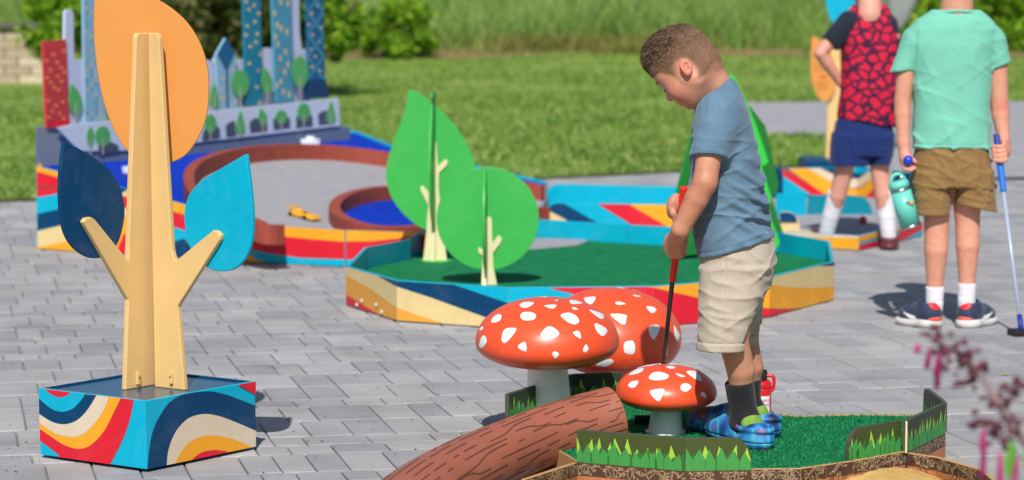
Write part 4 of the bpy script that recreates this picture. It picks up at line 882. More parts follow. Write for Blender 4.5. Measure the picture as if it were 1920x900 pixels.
def ball(name, label, c, r, m, group=None):
    bm = bmesh.new(); bmesh.ops.create_uvsphere(bm, u_segments=24, v_segments=16, radius=r); me = bpy.data.meshes.new(name); bm.to_mesh(me); bm.free()
    me.polygons.foreach_set('use_smooth', np.ones(len(me.polygons), bool)); me.materials.append(m); o = bpy.data.objects.new(name, me); COL.objects.link(o); o.location = c
    return tag(o, label, 'golf ball', group)
ball('golf_ball', 'red golf ball on the grey carpet of the right hole', (rb_.x, rb_.y, 0.03 + 0.022), 0.0215, mat('red_ball', C(190, 20, 44), 0.3))
# far tree sculpture ------------------------------------------------------
Yf = 17.5
ft = thing('tree_sculpture', 'far painted tree board with orange sign leaf behind the boy in red', 'sculpture', (D(1560, 330, Yf).x, Yf, 0.0), 'painted leaf tree sculptures')
board('trunk', dropz([D(x, y, Yf) for x, y in [(1546, 345), (1553, 180), (1556, 60), (1574, 60), (1577, 180), (1572, 345)]], 0.01), (0, 0.02, 0), WOOD, ft, 0.003)
lf = cr([(1524, 68), (1521, 90), (1520, 120), (1522, 150), (1530, 175), (1543, 190), (1556, 186), (1566, 165), (1568, 135), (1560, 105), (1545, 82)], 4, True)
lo = leaf('leaf', lf, Yf - 0.03, ORNG, ft, lab='orange sign leaf with small print')
INK = mat('sign_ink', C(176, 118, 60), 0.6); INKR = mat('sign_ink_red', C(214, 84, 40), 0.6)
V, Fc = [], []
for k, (x0, x1, y) in enumerate([(1527, 1547, 120), (1526, 1552, 126), (1530, 1552, 132), (1528, 1556, 154), (1530, 1554, 160), (1532, 1552, 166)]):
    o = len(V); q = [D(x, yy, Yf - 0.0325) for x, yy in ((x0, y), (x1, y - 1.5), (x1, y), (x0, y + 1.5))]; V += q; Fc.append([o, o + 1, o + 2, o + 3])
mesh('lettering', V, Fc, INK, lo, recalc=False)['kind'] = 'stuff'
mesh('lettering', [D(x, y, Yf - 0.0325) for x, y in ((1538, 142), (1550, 140), (1550, 145), (1538, 147))], [[0, 1, 2, 3]], INKR, lo, recalc=False)
cl2 = cr([(1548, -60), (1546, -30), (1549, 5), (1556, 34), (1572, 48), (1592, 44), (1604, 20), (1606, -15), (1590, -45), (1570, -65)], 4, True)
leaf('leaf', cl2, Yf - 0.028, CY, ft, lab='cyan leaf board near the top')
V, Fc = boxmesh((D(1560, 340, Yf).x, Yf, 0.0795), 0.2, 0.2, 0.075); mesh('base_box', V, Fc, NAVY, ft, bevel=0.002)
# ================================================================== NEAR HOLE (grass and soil print)
nh = thing('forest_hole', 'near putting hole with green turf and walls printed with grass blades and roots', 'mini golf hole', (G(1400, 830, TZ).x, G(1400, 830, TZ).y, 0), 'mini golf holes')
OLIV = mat('olive_print', C(62, 76, 34), 0.55, 0.05, vs=30); DOL = mat('dark_olive_print', C(44, 58, 34), 0.55, 0.05, vs=30); G1 = mat('blade_green', C(58, 146, 70), 0.55, 0.05); G2 = mat('blade_light', C(150, 200, 66), 0.55, 0.05)
G3 = mat('blade_shade', C(38, 108, 52), 0.55, 0.05); DBR = mat('root_band', C(74, 52, 42), 0.6, 0.08, vs=40); SOI = mat('soil_print', C(176, 112, 76), 0.6, 0.06, vs=14, var2=0.08, vs2=80); ROOT = mat('root_line', C(178, 152, 122), 0.6); DROOT = mat('dark_root_line', C(50, 38, 32), 0.6)
PEB = mat('pebble_print', C(206, 142, 96), 0.6); PEB2 = mat('pebble_dark', C(146, 84, 54), 0.6)
EDK = mat('panel_edge_dark', C(70, 74, 66), 0.6)
f_pts = [(1081, 866), (1284, 883), (1408, 881), (1501, 880), (1549, 873), (1599, 866), (1697, 848)]
FP = [G(x, y, TZ) for x, y in f_pts]
bR = G(1771, 858, 0.004); bR2 = G(1732, 725, 0.152); bL = G(954, 738, 0.152); bB = G(1075, 701, 0.152); bB2 = G(1165, 697, 0.152)
back = [bR, Vector((bR2.x, bR2.y, 0)), G(1600, 778, TZ), G(1500, 781, TZ), G(1440, 777, TZ), G(1330, 768, TZ), G(1265, 757, TZ), Vector((bB2.x, bB2.y, 0)), Vector((bB.x, bB.y, 0)), Vector((bL.x, bL.y, 0))]
tp_ = [Vector((p.x, p.y, TZ)) for p in FP + back]
cen_ = sum(tp_, Vector()) / len(tp_)
sheet('turf', [p + (Vector((cen_.x, cen_.y, TZ)) - p).normalized() * 0.002 for p in tp_], TURF, nh, 0.02)
# pile of the turf
pts, hs = [], []
poly2 = [Vector((p.x, p.y, 0)) for p in tp_]
while len(pts) < 26000:
    x, y = random.uniform(-0.05, 1.2), random.uniform(6.4, 7.7)
    if inpoly(x, y, poly2): pts.append((x, y, TZ - 0.001)); hs.append(random.uniform(0.004, 0.009))
pile = blades('turf_pile', pts, hs, 0.0014, 0.8, TURFB, nh); pile['kind'] = 'stuff'
def roots(p0, ex, ez, n, L, H, rng, dx0):
    """branching root strokes in panel coordinates"""
    segs = []
    def grow(u, v, ang, ln_, d):
        u2, v2 = u + math.cos(ang) * ln_, v + math.sin(ang) * ln_
        if not (-0.002 < u2 < L + 0.002) or not (0.0015 < v2 < H - 0.0015): return
        segs.append((u, v, u2, v2, 0.0007 if d < 2 else 0.0005))
        if d < 4:
            for s in (-1, 1):
                if rng.random() < 0.85: grow(u2, v2, ang + s * rng.uniform(0.25, 0.8), ln_ * rng.uniform(0.6, 0.9), d + 1)
    for k in range(n):
        u = (k + 0.5) * L / n + rng.uniform(-0.01, 0.01); v = H - 0.002
        for a in (-0.3, -0.9, -1.57, -2.2, -2.8): grow(u, v, a + rng.uniform(-0.2, 0.2), rng.uniform(0.008, 0.014), 0)
    return segs
def grass_panel(A, B, z1_, nout, parent_label=None, rl=0.0, rr=0.0, zbot=0.004, seed=1, olive=OLIV, base_print=True, top_only=False, dens=1.0, grass_m=None):
    rng = random.Random(seed); A = Vector((A.x, A.y, 0)); B = Vector((B.x, B.y, 0)); d = (B - A).normalized(); L = (B - A).length; n = Vector(nout).normalized(); up = Vector((0, 0, 1))
    P = [A + up * zbot, B + up * zbot]
    if rr: P += [B - d * rr + d * rr * math.cos(t) + up * (z1_ - rr + rr * math.sin(t)) for t in [PI / 2 * k / 8 for k in range(9)]]
    else: P.append(B + up * z1_)
    if rl: P += [A + d * rl + d * rl * math.cos(t) + up * (z1_ - rl + rl * math.sin(t)) for t in [PI / 2 + PI / 2 * k / 8 for k in range(9)]]
    else: P.append(A + up * z1_)
    pan = board('wall_panel', P, -n * 0.012, EDK, nh, 0.0012)
    V, Fc, fm = [], [], []; ms = [olive, G1, G2, G3, DBR, SOI, ROOT, DROOT, PEB, PEB2]
    def poly(uv, m, off):
        o = len(V); V.extend([A + d * u + up * v + n * off for u, v in uv]); Fc.append(list(range(o, o + len(uv)))); fm.append(m)
    uvP = [((p - A).dot(d), p.z) for p in P]
    cu, cv = sum(u for u, v in uvP) / len(uvP), sum(v for u, v in uvP) / len(uvP)
    poly([(u + (cu - u) * 0.004, v + (cv - v) * 0.012) for u, v in uvP], 0, 0.0006)
    g0 = TZ; gh = z1_ - TZ
    def lim(u):                                       # top limit under the rounded corners
        t = z1_
        if rr and u > L - rr: t = z1_ - rr + math.sqrt(max(rr * rr - (u - (L - rr)) ** 2, 0))
        if rl and u < rl: t = z1_ - rl + math.sqrt(max(rl * rl - (rl - u) ** 2, 0))
        return t
    for layer, (m, h0, h1, w_, off) in enumerate(((2, 0.55, 0.88, 0.010, 0.0011), (3, 0.42, 0.62, 0.010, 0.0014), (1, 0.48, 0.74, 0.0135, 0.0017))):
        u = rng.uniform(0, 0.008)
        while u < L:
            ww = w_ * rng.uniform(0.75, 1.25); h = gh * rng.uniform(h0, h1); ln_ = rng.uniform(-0.006, 0.008); h = min(h, lim(min(max(u + ln_, 0), L)) - g0 - 0.006)
            l_, r_ = max(u - ww, 0.0012), min(u + ww, L - 0.0012)
            if h > 0.01 and r_ > l_: poly([(l_, g0), (r_, g0), (min(r_ + 0.0005, L - 0.0012), g0 + h * 0.45), (min(max(u + ln_, l_), r_), g0 + h), (max(l_ - 0.0005, 0.0012), g0 + h * 0.5)], m, off)
            u += ww * rng.uniform(1.5, 2.4) / dens * (1.6 if layer == 0 else 1)
    if base_print:
        b0 = TZ - 0.034
        poly([(0.001, TZ), (L - 0.001, TZ), (L - 0.001, max(b0, zbot + 0.001)), (0.001, max(b0, zbot + 0.001))], 4, 0.0021)
        if b0 - zbot > 0.004: poly([(0.001, b0), (L - 0.001, b0), (L - 0.001, zbot + 0.001), (0.001, zbot + 0.001)], 5, 0.0021)
        for (u, v, u2, v2, w_) in roots(A, d, up, max(int(L / 0.055), 1), L, 0.032, rng, 0):
            q = Vector((-(v2 - v), (u2 - u))).normalized() * w_; zz = b0 + 0.001
            poly([(u - q.x, zz + v - q.y), (u2 - q.x, zz + v2 - q.y), (u2 + q.x, zz + v2 + q.y), (u + q.x, zz + v + q.y)], 6, 0.0026)
            if rng.random() < 0.5: poly([(u2 + 0.0016 * math.cos(t), zz + v2 + 0.0016 * math.sin(t)) for t in (0, 1.2, 2.4, 3.6, 4.8)], 6, 0.0027)
        for k in range(int(L / 0.02)):
            u = rng.uniform(0.01, L - 0.01); v = rng.uniform(zbot + 0.004, max(b0 - 0.005, zbot + 0.006)); r_ = rng.uniform(0.0015, 0.004)
            poly([(u + r_ * math.cos(t), v + r_ * 0.7 * math.sin(t)) for t in [2 * PI * j / 7 for j in range(7)]], 8 if rng.random() < 0.5 else 9, 0.0025)
    mesh('print', V, Fc, ms, pan, fm=fm, recalc=False)
    return pan
def nrm2(A, B, toward): 
    n = Vector(((B - A).y, -(B - A).x, 0)).normalized(); return n if n.dot(toward) > 0 else -n
cam_dir = Vector((0, -1, 0))
ZT = 0.151
grass_panel(FP[0], FP[1], ZT, nrm2(FP[0], FP[1], cam_dir), seed=1)
grass_panel(FP[1], FP[2], ZT, nrm2(FP[1], FP[2], cam_dir), rr=0.05, seed=2)
def soil_strip(A, B, z1_, nout, seed, parent=nh):
    rng = random.Random(seed); A = Vector((A.x, A.y, 0)); B = Vector((B.x, B.y, 0)); d = (B - A).normalized(); L = (B - A).length; n = Vector(nout); up = Vector((0, 0, 1))
    pan = board('wall_panel', [A + up * 0.004, B + up * 0.004, B + up * z1_, A + up * z1_], -n * 0.012, EDGE, parent, 0.001)
    V, Fc, fm = [], [], []; ms = [DBR, SOI, ROOT, DROOT, PEB, PEB2]
    def poly(uv, m, off):
        o = len(V); V.extend([A + d * u + up * v + n * off for u, v in uv]); Fc.append(list(range(o, o + len(uv)))); fm.append(m)
    b0 = z1_ - 0.033
    poly([(0, 0.005), (L, 0.005), (L, z1_ - 0.0015), (0, z1_ - 0.0015)], 1, 0.0006)
    w0 = [(u, b0 + rng.uniform(-0.002, 0.002)) for u in np.linspace(0, L, max(int(L / 0.02), 3))]
    poly([(0, z1_ - 0.0015)] + w0 + [(L, z1_ - 0.0015)], 0, 0.001)
    for (u, v, u2, v2, w_) in roots(A, d, up, max(int(L / 0.05), 1), L, 0.033, rng, 0):
        q = Vector((-(v2 - v), (u2 - u))).normalized() * w_
        poly([(u - q.x, b0 + v - q.y), (u2 - q.x, b0 + v2 - q.y), (u2 + q.x, b0 + v2 + q.y), (u + q.x, b0 + v + q.y)], 2, 0.0014)
        if rng.random() < 0.55: poly([(u2 + 0.0016 * math.cos(t), b0 + v2 + 0.0016 * math.sin(t)) for t in (0, 1.2, 2.4, 3.6, 4.8)], 2, 0.0015)
    for k in range(max(int(L / 0.12), 1)):
        u0 = (k + 0.5) * L / max(int(L / 0.12), 1)
        for a in (-0.5, -1.0, -1.57, -2.1, -2.6):
            u, v, ang = u0, z1_ - 0.012, a
            for s in range(5):
                ang += rng.uniform(-0.4, 0.4); u2, v2 = u + 0.010 * math.cos(ang), v + 0.010 * math.sin(ang)
                if v2 < 0.008 or not (0.002 < u2 < L - 0.002): break
                q = Vector((-(v2 - v), (u2 - u))).normalized() * 0.0010 * (1 - s / 7)
                poly([(u - q.x, v - q.y), (u2 - q.x, v2 - q.y), (u2 + q.x, v2 + q.y), (u + q.x, v + q.y)], 3, 0.0018); u, v = u2, v2
    for k in range(int(L / 0.012)):
        u = rng.uniform(0.006, L - 0.006); v = rng.uniform(0.01, max(b0 - 0.003, 0.012)); r_ = rng.uniform(0.0012, 0.005)
        poly([(u + r_ * math.cos(t), v + r_ * 0.75 * math.sin(t)) for t in [2 * PI * j / 7 for j in range(7)]], 4 if rng.random() < 0.4 else 5, 0.0011)
    mesh('print', V, Fc, ms, pan, fm=fm, recalc=False)
for i in range(2, len(FP) - 1):
    soil_strip(FP[i] + (FP[i + 1] - FP[i]).normalized() * 0.001, FP[i + 1], TZ + 0.002, nrm2(FP[i], FP[i + 1], cam_dir), 20 + i)
# right grass walls
a0, a1 = FP[5], FP[6]
nA2 = nrm2(a0, a1, cam_dir)
grass_panel(a0 + nA2 * -0.014, a1 + nA2 * -0.014, ZT, nA2, rl=0.05, seed=5, base_print=False, zbot=TZ + 0.002)
b0_ = a1 + Vector((0.004, 0.0, 0)); b1_ = bR
grass_panel(b0_, b1_, ZT, nrm2(b0_, b1_, cam_dir), seed=6, olive=DOL)
c1_ = Vector((bR2.x, bR2.y, 0))
grass_panel(c1_, b1_ + Vector((-0.004, 0.016, 0)), ZT, nrm2(c1_, b1_, Vector((-1, -0.3, 0))), rl=0.03, seed=7, olive=DOL, base_print=False, zbot=TZ + 0.001)
V, Fc = boxmesh((a1.x + 0.001, a1.y - 0.006, (TZ + ZT) / 2), 0.0022, 0.005, (ZT - TZ) / 2); mesh('corner_strip', V, Fc, mat('cream_edge', C(226, 206, 164), 0.6), nh)
# back walls
grass_panel(bL, bB, ZT, nrm2(bL, bB, cam_dir), seed=8, olive=DOL, base_print=False, zbot=0.01)
grass_panel(bB, bB2, ZT, nrm2(bB, bB2, cam_dir), seed=9, olive=DOL, base_print=False, zbot=0.01)
for i in range(1, 7):
    A, B = back[i], back[i + 1]; n = nrm2(A, B, Vector((0, 1, 0))); wallp('edge_strip', A, B, 0.004, TZ + 0.003, 0.008, EDGE, nh, -n)
n = nrm2(bL, FP[0], Vector((-1, 0, 0))); wallp('edge_strip', Vector((bL.x, bL.y, 0)), FP[0], 0.004, TZ + 0.002, 0.008, EDGE, nh, -n)
# bunker
sL = G(985, 899, TZ); sR1 = G(1755, 858, TZ); sR2 = G(1838, 882, TZ); sR3 = G(1874, 912, TZ)
soil_strip(sL, FP[0] + Vector((0, -0.013, 0)), TZ, nrm2(sL, FP[0], Vector((1, -0.4, 0))), 31)
bs = [FP[6] + Vector((0.004, -0.016, 0)), sR1, sR2, sR3]
for i in range(3): soil_strip(bs[i], bs[i + 1], TZ + 0.001, nrm2(bs[i], bs[i + 1], Vector((-0.3, -1, 0))), 40 + i)
SAND = carpet('bunker_sand', C(176, 140, 76), C(210, 172, 104), C(232, 200, 140), 500)
sp_ = [Vector((p.x, p.y, 0)) for p in (sL, FP[0], FP[1], FP[2], FP[3], FP[4], FP[5], FP[6], sR1, sR2, sR3)] + [Vector((1.0, 5.6, 0)), Vector((0.1, 5.6, 0))]
sc_ = sum(sp_, Vector()) / len(sp_)
sand = mesh('sand', [Vector((p.x, p.y, 0.018)) + (Vector((sc_.x, sc_.y, 0.018)) - Vector((p.x, p.y, 0.018))).normalized() * 0.03 for p in sp_], [list(range(len(sp_)))], SAND, nh)
if sand.data.polygons[0].normal.z < 0: sand.data.flip_normals()
for k in range(1):                                     # sand heaped against the corner
    V, Fc = [], []; c = FP[6] + Vector((-0.07, -0.06, 0)); n_ = 22
    for i in range(7):
        for j in range(n_):
            r_ = 0.17 * i / 6; t = 2 * PI * j / n_; V.append(Vector((c.x + r_ * math.cos(t) * 0.95, min(c.y + r_ * math.sin(t) * 0.8, 9), 0.017 + 0.024 * math.cos(PI / 2 * i / 6) + random.uniform(-0.0015, 0.0015))))
    V = [v if v.y < float(np.interp(v.x, [p.x for p in FP], [p.y for p in FP])) - 0.003 else Vector((v.x, float(np.interp(v.x, [p.x for p in FP], [p.y for p in FP])) - 0.003, v.z)) for v in V]
    for i in range(6):
        for j in range(n_): Fc.append([i * n_ + j, i * n_ + (j + 1) % n_, (i + 1) * n_ + (j + 1) % n_, (i + 1) * n_ + j])
    mesh('sand_heap', V, Fc, SAND, nh, smooth=True)
# ================================================================== LOG
LOGM = mat('log_brown', C(162, 94, 72), 0.5, 0.09, vs=6, dust=0.3, var2=0.03, vs2=200); LSTR = mat('log_line', C(104, 62, 48), 0.55); LIN = mat('log_inside_shadow', C(66, 36, 32), 0.8)  # log inside and rim: tunnel shadow is put into the dark colour
axp_ = [(D(1150, 781, 6.93), 0.08), (D(1080, 801, 6.88), 0.081), (D(1000, 829, 6.78), 0.082), (D(920, 862, 6.58), 0.083), (D(850, 895, 6.38), 0.084), (D(780, 938, 6.14), 0.085), (D(715, 990, 5.88), 0.085), (D(660, 1050, 5.6), 0.085)]
cx = cr([tuple(p) + (r_,) for p, r_ in axp_], 6)
lg = thing('hollow_log', 'printed hollow brown log tunnel bending down to the paving', 'log tunnel', (cx[20][0], cx[20][1], 0))
LP = [Vector(p[:3]) for p in cx]; LR = [p[3] for p in cx]
Vt, Ft = tube(LP, LR, 40, cap=False); body = mesh('shell', Vt, Ft, LOGM, lg, smooth=True)
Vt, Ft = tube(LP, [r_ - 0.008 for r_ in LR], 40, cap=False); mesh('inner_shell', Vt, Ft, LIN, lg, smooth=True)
t0 = (LP[1] - LP[0]).normalized(); a0_ = t0.orthogonal().normalized(); c0_ = t0.cross(a0_)
V = [LP[0] + (a0_ * math.cos(2 * PI * k / 40) + c0_ * math.sin(2 * PI * k / 40)) * r_ - t0 * 0.0005 for r_ in (LR[0], LR[0] - 0.008) for k in range(40)]
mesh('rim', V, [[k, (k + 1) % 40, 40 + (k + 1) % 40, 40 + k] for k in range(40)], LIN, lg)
V = [LP[0] + t0 * 0.05 + (a0_ * math.cos(2 * PI * k / 40) + c0_ * math.sin(2 * PI * k / 40)) * (LR[0] - 0.0085) for k in range(40)]
# bark strokes on the shell
def logpt(u, th, off=0.0008):
    f = u * (len(LP) - 1); i = min(int(f), len(LP) - 2); t = f - i; c = LP[i].lerp(LP[i + 1], t); r_ = LR[i] + (LR[i + 1] - LR[i]) * t
    ax_ = (LP[min(i + 1, len(LP) - 1)] - LP[max(i - 1, 0)]).normalized(); up = Vector((0, 0, 1)); up = (up - ax_ * up.dot(ax_)).normalized(); sd_ = ax_.cross(up)
    n = up * math.cos(th) + sd_ * math.sin(th)
    return c + n * (r_ + off), n
sg = 1 if logpt(0.2, PI / 2)[1].y < 0 else -1
rng = random.Random(21); VV, FF = [], []; occ = []
lanes = 16
for ln_ in range(lanes):
    th = -1.2 + 3.6 * ln_ / (lanes - 1); u = rng.uniform(-0.05, 0.05)
    while u < 1:
        L = rng.choice((0.02, 0.05, 0.08, 0.12, 0.17, 0.22)); wob = 0.0
        if L > 0.1 and rng.random() < 0.6: wob = 0.2 * rng.choice((-1, 1))
        pts = []; ns = []; m_ = max(int(L / 0.008), 3)
        u0, u1 = max(u, 0.004), min(u + L, 0.995)
        if u1 - u0 > 0.012:
            for k in range(m_ + 1):
                s = k / m_; uu = u0 + (u1 - u0) * s; p, n = logpt(uu, sg * (th + wob * (1 / (1 + math.exp(-14 * (s - 0.5))) - 0.5) + 0.25 * (uu - 0.4)), 0.0009); pts.append(p); ns.append(n)
            o = len(VV)
            for k in range(len(pts)):
                t = (pts[min(k + 1, len(pts) - 1)] - pts[max(k - 1, 0)]).normalized(); s_ = t.cross(ns[k]).normalized() * 0.0016; VV += [pts[k] - s_, pts[k] + s_]
            FF += [[o + 2 * k, o + 2 * k + 1, o + 2 * k + 3, o + 2 * k + 2] for k in range(len(pts) - 1)]
        u += L + rng.uniform(0.015, 0.06)
mesh('bark_print', VV, FF, LSTR, body, recalc=False)
# lower flap of the half pipe
pl_ = []
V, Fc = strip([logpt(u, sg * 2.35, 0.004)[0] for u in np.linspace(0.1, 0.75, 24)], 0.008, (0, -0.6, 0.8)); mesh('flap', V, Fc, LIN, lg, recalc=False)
# ================================================================== RED WATER BOTTLE
bo = G(1424, 782, 0.0); bo.z = 0.0
RB = mat('bottle_red', C(208, 26, 34), 0.35, 0.03); 
bt_ = thing('water_bottle', 'red water bottle with black lid and sticker behind the turf', 'water bottle', (bo.x, bo.y, 0.0))
s = bo.y / F; zt2 = D(1424, 727, bo.y).z
CHR = mat('bottle_band', C(150, 40, 40), 0.3)
V, Fc = lathe(bo, [(0.030, 0.0), (0.034, 0.003), (0.034, 0.06), (0.034, zt2 - 0.004), (0.033, zt2)], 32); mesh('body', V, Fc, RB, bt_, smooth=True)
zc = zt2
V, Fc = lathe(bo + Vector((0, 0, zc)), [(0.033, 0.0005), (0.0345, 0.003), (0.0345, 0.016), (0.028, 0.022)], 32); mesh('collar', V, Fc, RB, bt_, smooth=True)
V, Fc = lathe(bo + Vector((0, 0, zc + 0.022)), [(0.021, 0.0003), (0.022, 0.002), (0.022, 0.028), (0.019, 0.031)], 28); lid = mesh('lid', V, Fc, BLK, bt_, smooth=True)
hp = [bo + Vector((math.cos(t) * 0.045 if False else 0, 0, 0)) for t in (0,)]
loop = [bo + Vector(q) for q in ((0.018, -0.004, zc + 0.036), (0.034, -0.006, zc + 0.036), (0.0405, -0.006, zc + 0.030), (0.041, -0.006, zc + 0.012), (0.037, -0.006, zc - 0.004), (0.032, -0.006, zc - 0.010))]
V, Fc = tube(cr([tuple(p) for p in loop], 4), 0.0052, 8); mesh('handle', V, Fc, RB, bt_, smooth=True)
V, Fc = tube([bo + Vector((-0.012, 0.005, zc + 0.052))] + [bo + Vector((0.006 + 0.018 * math.cos(t), 0.005, zc + 0.052 + 0.018 * math.sin(t))) for t in [PI - PI * k / 10 for k in range(11)]] + [bo + Vector((0.024, 0.004, zc + 0.045))], 0.0028, 8); mesh('carry_loop', V, Fc, BLK, bt_, smooth=True)
def curved_patch(name, cen, r_, az0, az1, z0, z1_, m, par, off=0.0006, n=10):
    V = []; 
    for z in (z0, z1_):
        for k in range(n + 1):
            t = az0 + (az1 - az0) * k / n; V.append(Vector((cen.x + (r_ + off) * math.sin(t), cen.y - (r_ + off) * math.cos(t), cen.z + z)))
    return mesh(name, V, [[k, k + 1, n + 2 + k, n + 1 + k] for k in range(n)], m, par, recalc=False)
stk = curved_patch('sticker', bo, 0.034, -0.3, 0.9, 0.012, 0.066, WHT, bt_)
curved_patch('sticker_print', bo, 0.034, -0.22, 0.15, 0.032, 0.056, mat('sticker_teal', C(110, 200, 200), 0.5), stk, 0.001)
curved_patch('sticker_print', bo, 0.034, -0.1, 0.75, 0.019, 0.026, mat('sticker_yellow', C(236, 214, 110), 0.5), stk, 0.001)
curved_patch('sticker_print', bo, 0.034, -0.1, 0.7, 0.0145, 0.019, mat('sticker_pink', C(226, 120, 180), 0.5), stk, 0.0012)
def text(body, loc, size, m, par, name='lettering', rz=0.0, rx=R(90)):
    cu = bpy.data.curves.new(name, 'FONT'); cu.body = body; cu.size = size; cu.extrude = 0.0002; cu.align_x = 'CENTER'; cu.materials.append(m)
    oc = bpy.data.objects.new(name, cu); me = bpy.data.meshes.new_from_object(oc); bpy.data.objects.remove(oc)
    o = bpy.data.objects.new(name, me); COL.objects.link(o); o['kind'] = 'stuff'; o.parent = par; o.location = Vector(loc) - ORG[par.name]; o.rotation_euler = (rx, 0, rz); ORG[o.name] = ORG[par.name]; return o
text('SAVE', bo + Vector((0.0165, -0.0318, 0.050)), 0.0125, mat('sticker_red_ink', C(220, 40, 80), 0.5), stk, rz=0.5)
text('EVE', bo + Vector((0.0175, -0.0316, 0.037)), 0.0125, mat('sticker_pink_ink', C(226, 80, 150), 0.5), stk, rz=0.5)
# fallen leaves ------------------------------------------------------------
FLM = mat('fallen_leaf', C(176, 160, 70), 0.6, 0.1)
rl = random.Random(4)
for k, (x, y, z, s_, lab) in enumerate([(1150, 775, TZ, 0.007, 'tiny dry yellow leaf on the turf left of the small toadstool'), (1885, 700, 0, 0.016, 'dry yellow leaf lying on the paving at the far right'), (1800, 863, 0, 0.006, 'tiny orange leaf on the paving beside the near hole corner')]):
    p = G(x, y, z + 0.0085); V = []; ang = rl.uniform(0, PI)
    for i, (u, v, h) in enumerate(((-1, 0, 0), (-0.4, 0.4, 0.15), (0.4, 0.35, 0.2), (1, 0, 0.35), (0.4, -0.4, 0.12), (-0.4, -0.35, 0.1))):
        V.append(p + Vector(((u * math.cos(ang) - v * math.sin(ang)) * s_, (u * math.sin(ang) + v * math.cos(ang)) * s_, h * s_)))
    lv = board('fallen_leaf', V, (0, 0, -0.0006), FLM, None, 0, org=p); tag(lv, lab, 'leaf', 'fallen leaves')
# foreground salvia ----------------------------------------------------------
fl = thing('flowering_plant', 'out-of-focus salvia stem with pink and burgundy flowers in the right foreground', 'flower', tuple(G(2060, 1150, 0.0) * 0 + Vector((0.84, 3.6, 0))))
STM = mat('salvia_stem', C(136, 118, 118), 0.7, 0.15); BUR = mat('salvia_calyx', C(100, 42, 64), 0.6, 0.3, vs=40); PNK = mat('salvia_petal', C(180, 44, 118), 0.5, 0.15, vs=60); LFG = mat('salvia_leaf', C(84, 140, 40), 0.6, 0.15); DPK = mat('salvia_petal_dark', C(150, 30, 100), 0.5, 0.2)
Yq = 3.6
stem = cr([tuple(D(1745, 632, Yq + 0.10)), tuple(D(1790, 655, Yq + 0.08)), tuple(D(1832, 690, Yq + 0.05)), tuple(D(1862, 740, Yq)), tuple(D(1893, 790, Yq)), tuple(D(1935, 850, Yq)), tuple(D(2010, 1000, Yq)), (0.85, Yq, 0.2), (0.84, Yq, 0.0)], 6)
V, Fc = tube(stem, [0.0022 + 0.0050 * min(1, 1.6 * i / len(stem)) for i in range(len(stem))], 8); mesh('stem', V, Fc, STM, fl, smooth=True)
def petal(c, d, L, r0, m, nm, par):
    d = Vector(d).normalized(); P = [Vector(c) + d * (L * t) + Vector((0, 0, -0.25 * L * t * t)) for t in (0, 0.25, 0.5, 0.75, 0.92, 1.0)]
    V, Fc = tube(P, [r0 * k for k in ((0.35, 0.75, 0.9, 1.0, 0.95, 0.5) if nm == 'petal' else (0.3, 0.85, 1.0, 0.8, 0.45, 0.1))], 8); mesh(nm, V, Fc, m, par, smooth=True)
rf = random.Random(8)
def cluster(x, y, Y, n, spread, pet, sc=1.0):
    c = D(x, y, Y); n = int(n * 1.2); sc *= 0.85; spread *= 0.85
    for k in range(n):
        a = rf.uniform(0, 2 * PI); d = Vector((math.cos(a) - 0.25, math.sin(a) * 0.8, rf.uniform(-0.5, 0.7)))
        petal(c + Vector((rf.gauss(0, spread), rf.gauss(0, spread), rf.gauss(0, spread))), d, rf.uniform(0.012, 0.022) * sc, rf.uniform(0.0036, 0.006) * sc, BUR, 'calyx', fl)
    for (dx, dy, L, m) in pet:
        petal(D(x + dx, y + dy, Y - 0.01), (rf.uniform(-0.25, 0.05), 0, -1), L * 0.83, 0.0045, m, 'petal', fl)
cluster(1752, 640, Yq + 0.10, 10, 0.010, [(-8, 12, 0.030, DPK), (12, 20, 0.052, PNK), (-30, 4, 0.014, PNK)])
cluster(1785, 660, Yq + 0.08, 14, 0.013, [(-25, 5, 0.03, DPK)])
cluster(1815, 675, Yq + 0.06, 9, 0.011, []); cluster(1834, 705, Yq + 0.05, 8, 0.012, [], 1.2); cluster(1885, 745, Yq, 5, 0.008, []); cluster(1862, 752, Yq - 0.01, 4, 0.008, [])
cluster(1915, 725, Yq + 0.02, 8, 0.010, [], 1.2); cluster(1845, 790, Yq - 0.03, 9, 0.012, [(0, 12, 0.03, PNK)]); cluster(1875, 815, Yq - 0.03, 10, 0.013, [(-28, 6, 0.055, DPK), (0, 30, 0.055, PNK), (35, 40, 0.06, PNK)], 1.1)
cluster(1890, 785, Yq, 4, 0.008, [])
for (a, b) in (((1862, 740), (1915, 725)), ((1893, 790), (1850, 790)), ((1905, 805), (1878, 818)), ((1840, 705), (1830, 706))):
    V, Fc = tube([D(a[0], a[1], Yq), D((a[0] + b[0]) / 2, (a[1] + b[1]) / 2 - 4, Yq - 0.01), D(b[0], b[1], Yq - 0.01)], 0.0014, 6); mesh('stem', V, Fc, STM, fl, smooth=True)
for (x, y, x2, y2, w_) in ((1898, 820, 1890, 905, 0.010), (1925, 830, 1945, 920, 0.012)):
    p, q = D(x, y, Yq - 0.02), D(x2, y2, Yq - 0.04); d = q - p; sd_ = Vector((1, 0.3, 0)).normalized(); V = []
    for t, k in ((0, 0.1), (0.25, 0.8), (0.5, 1), (0.75, 0.7), (1, 0.05)):
        c = p + d * t; V += [c - sd_ * (w_ * k), c + Vector((0, -0.003, 0)), c + sd_ * (w_ * k)]
    mesh('leaf', V, [[i * 3 + j, i * 3 + j + 1, i * 3 + j + 4, i * 3 + j + 3] for i in range(4) for j in range(2)], LFG, fl, smooth=True)
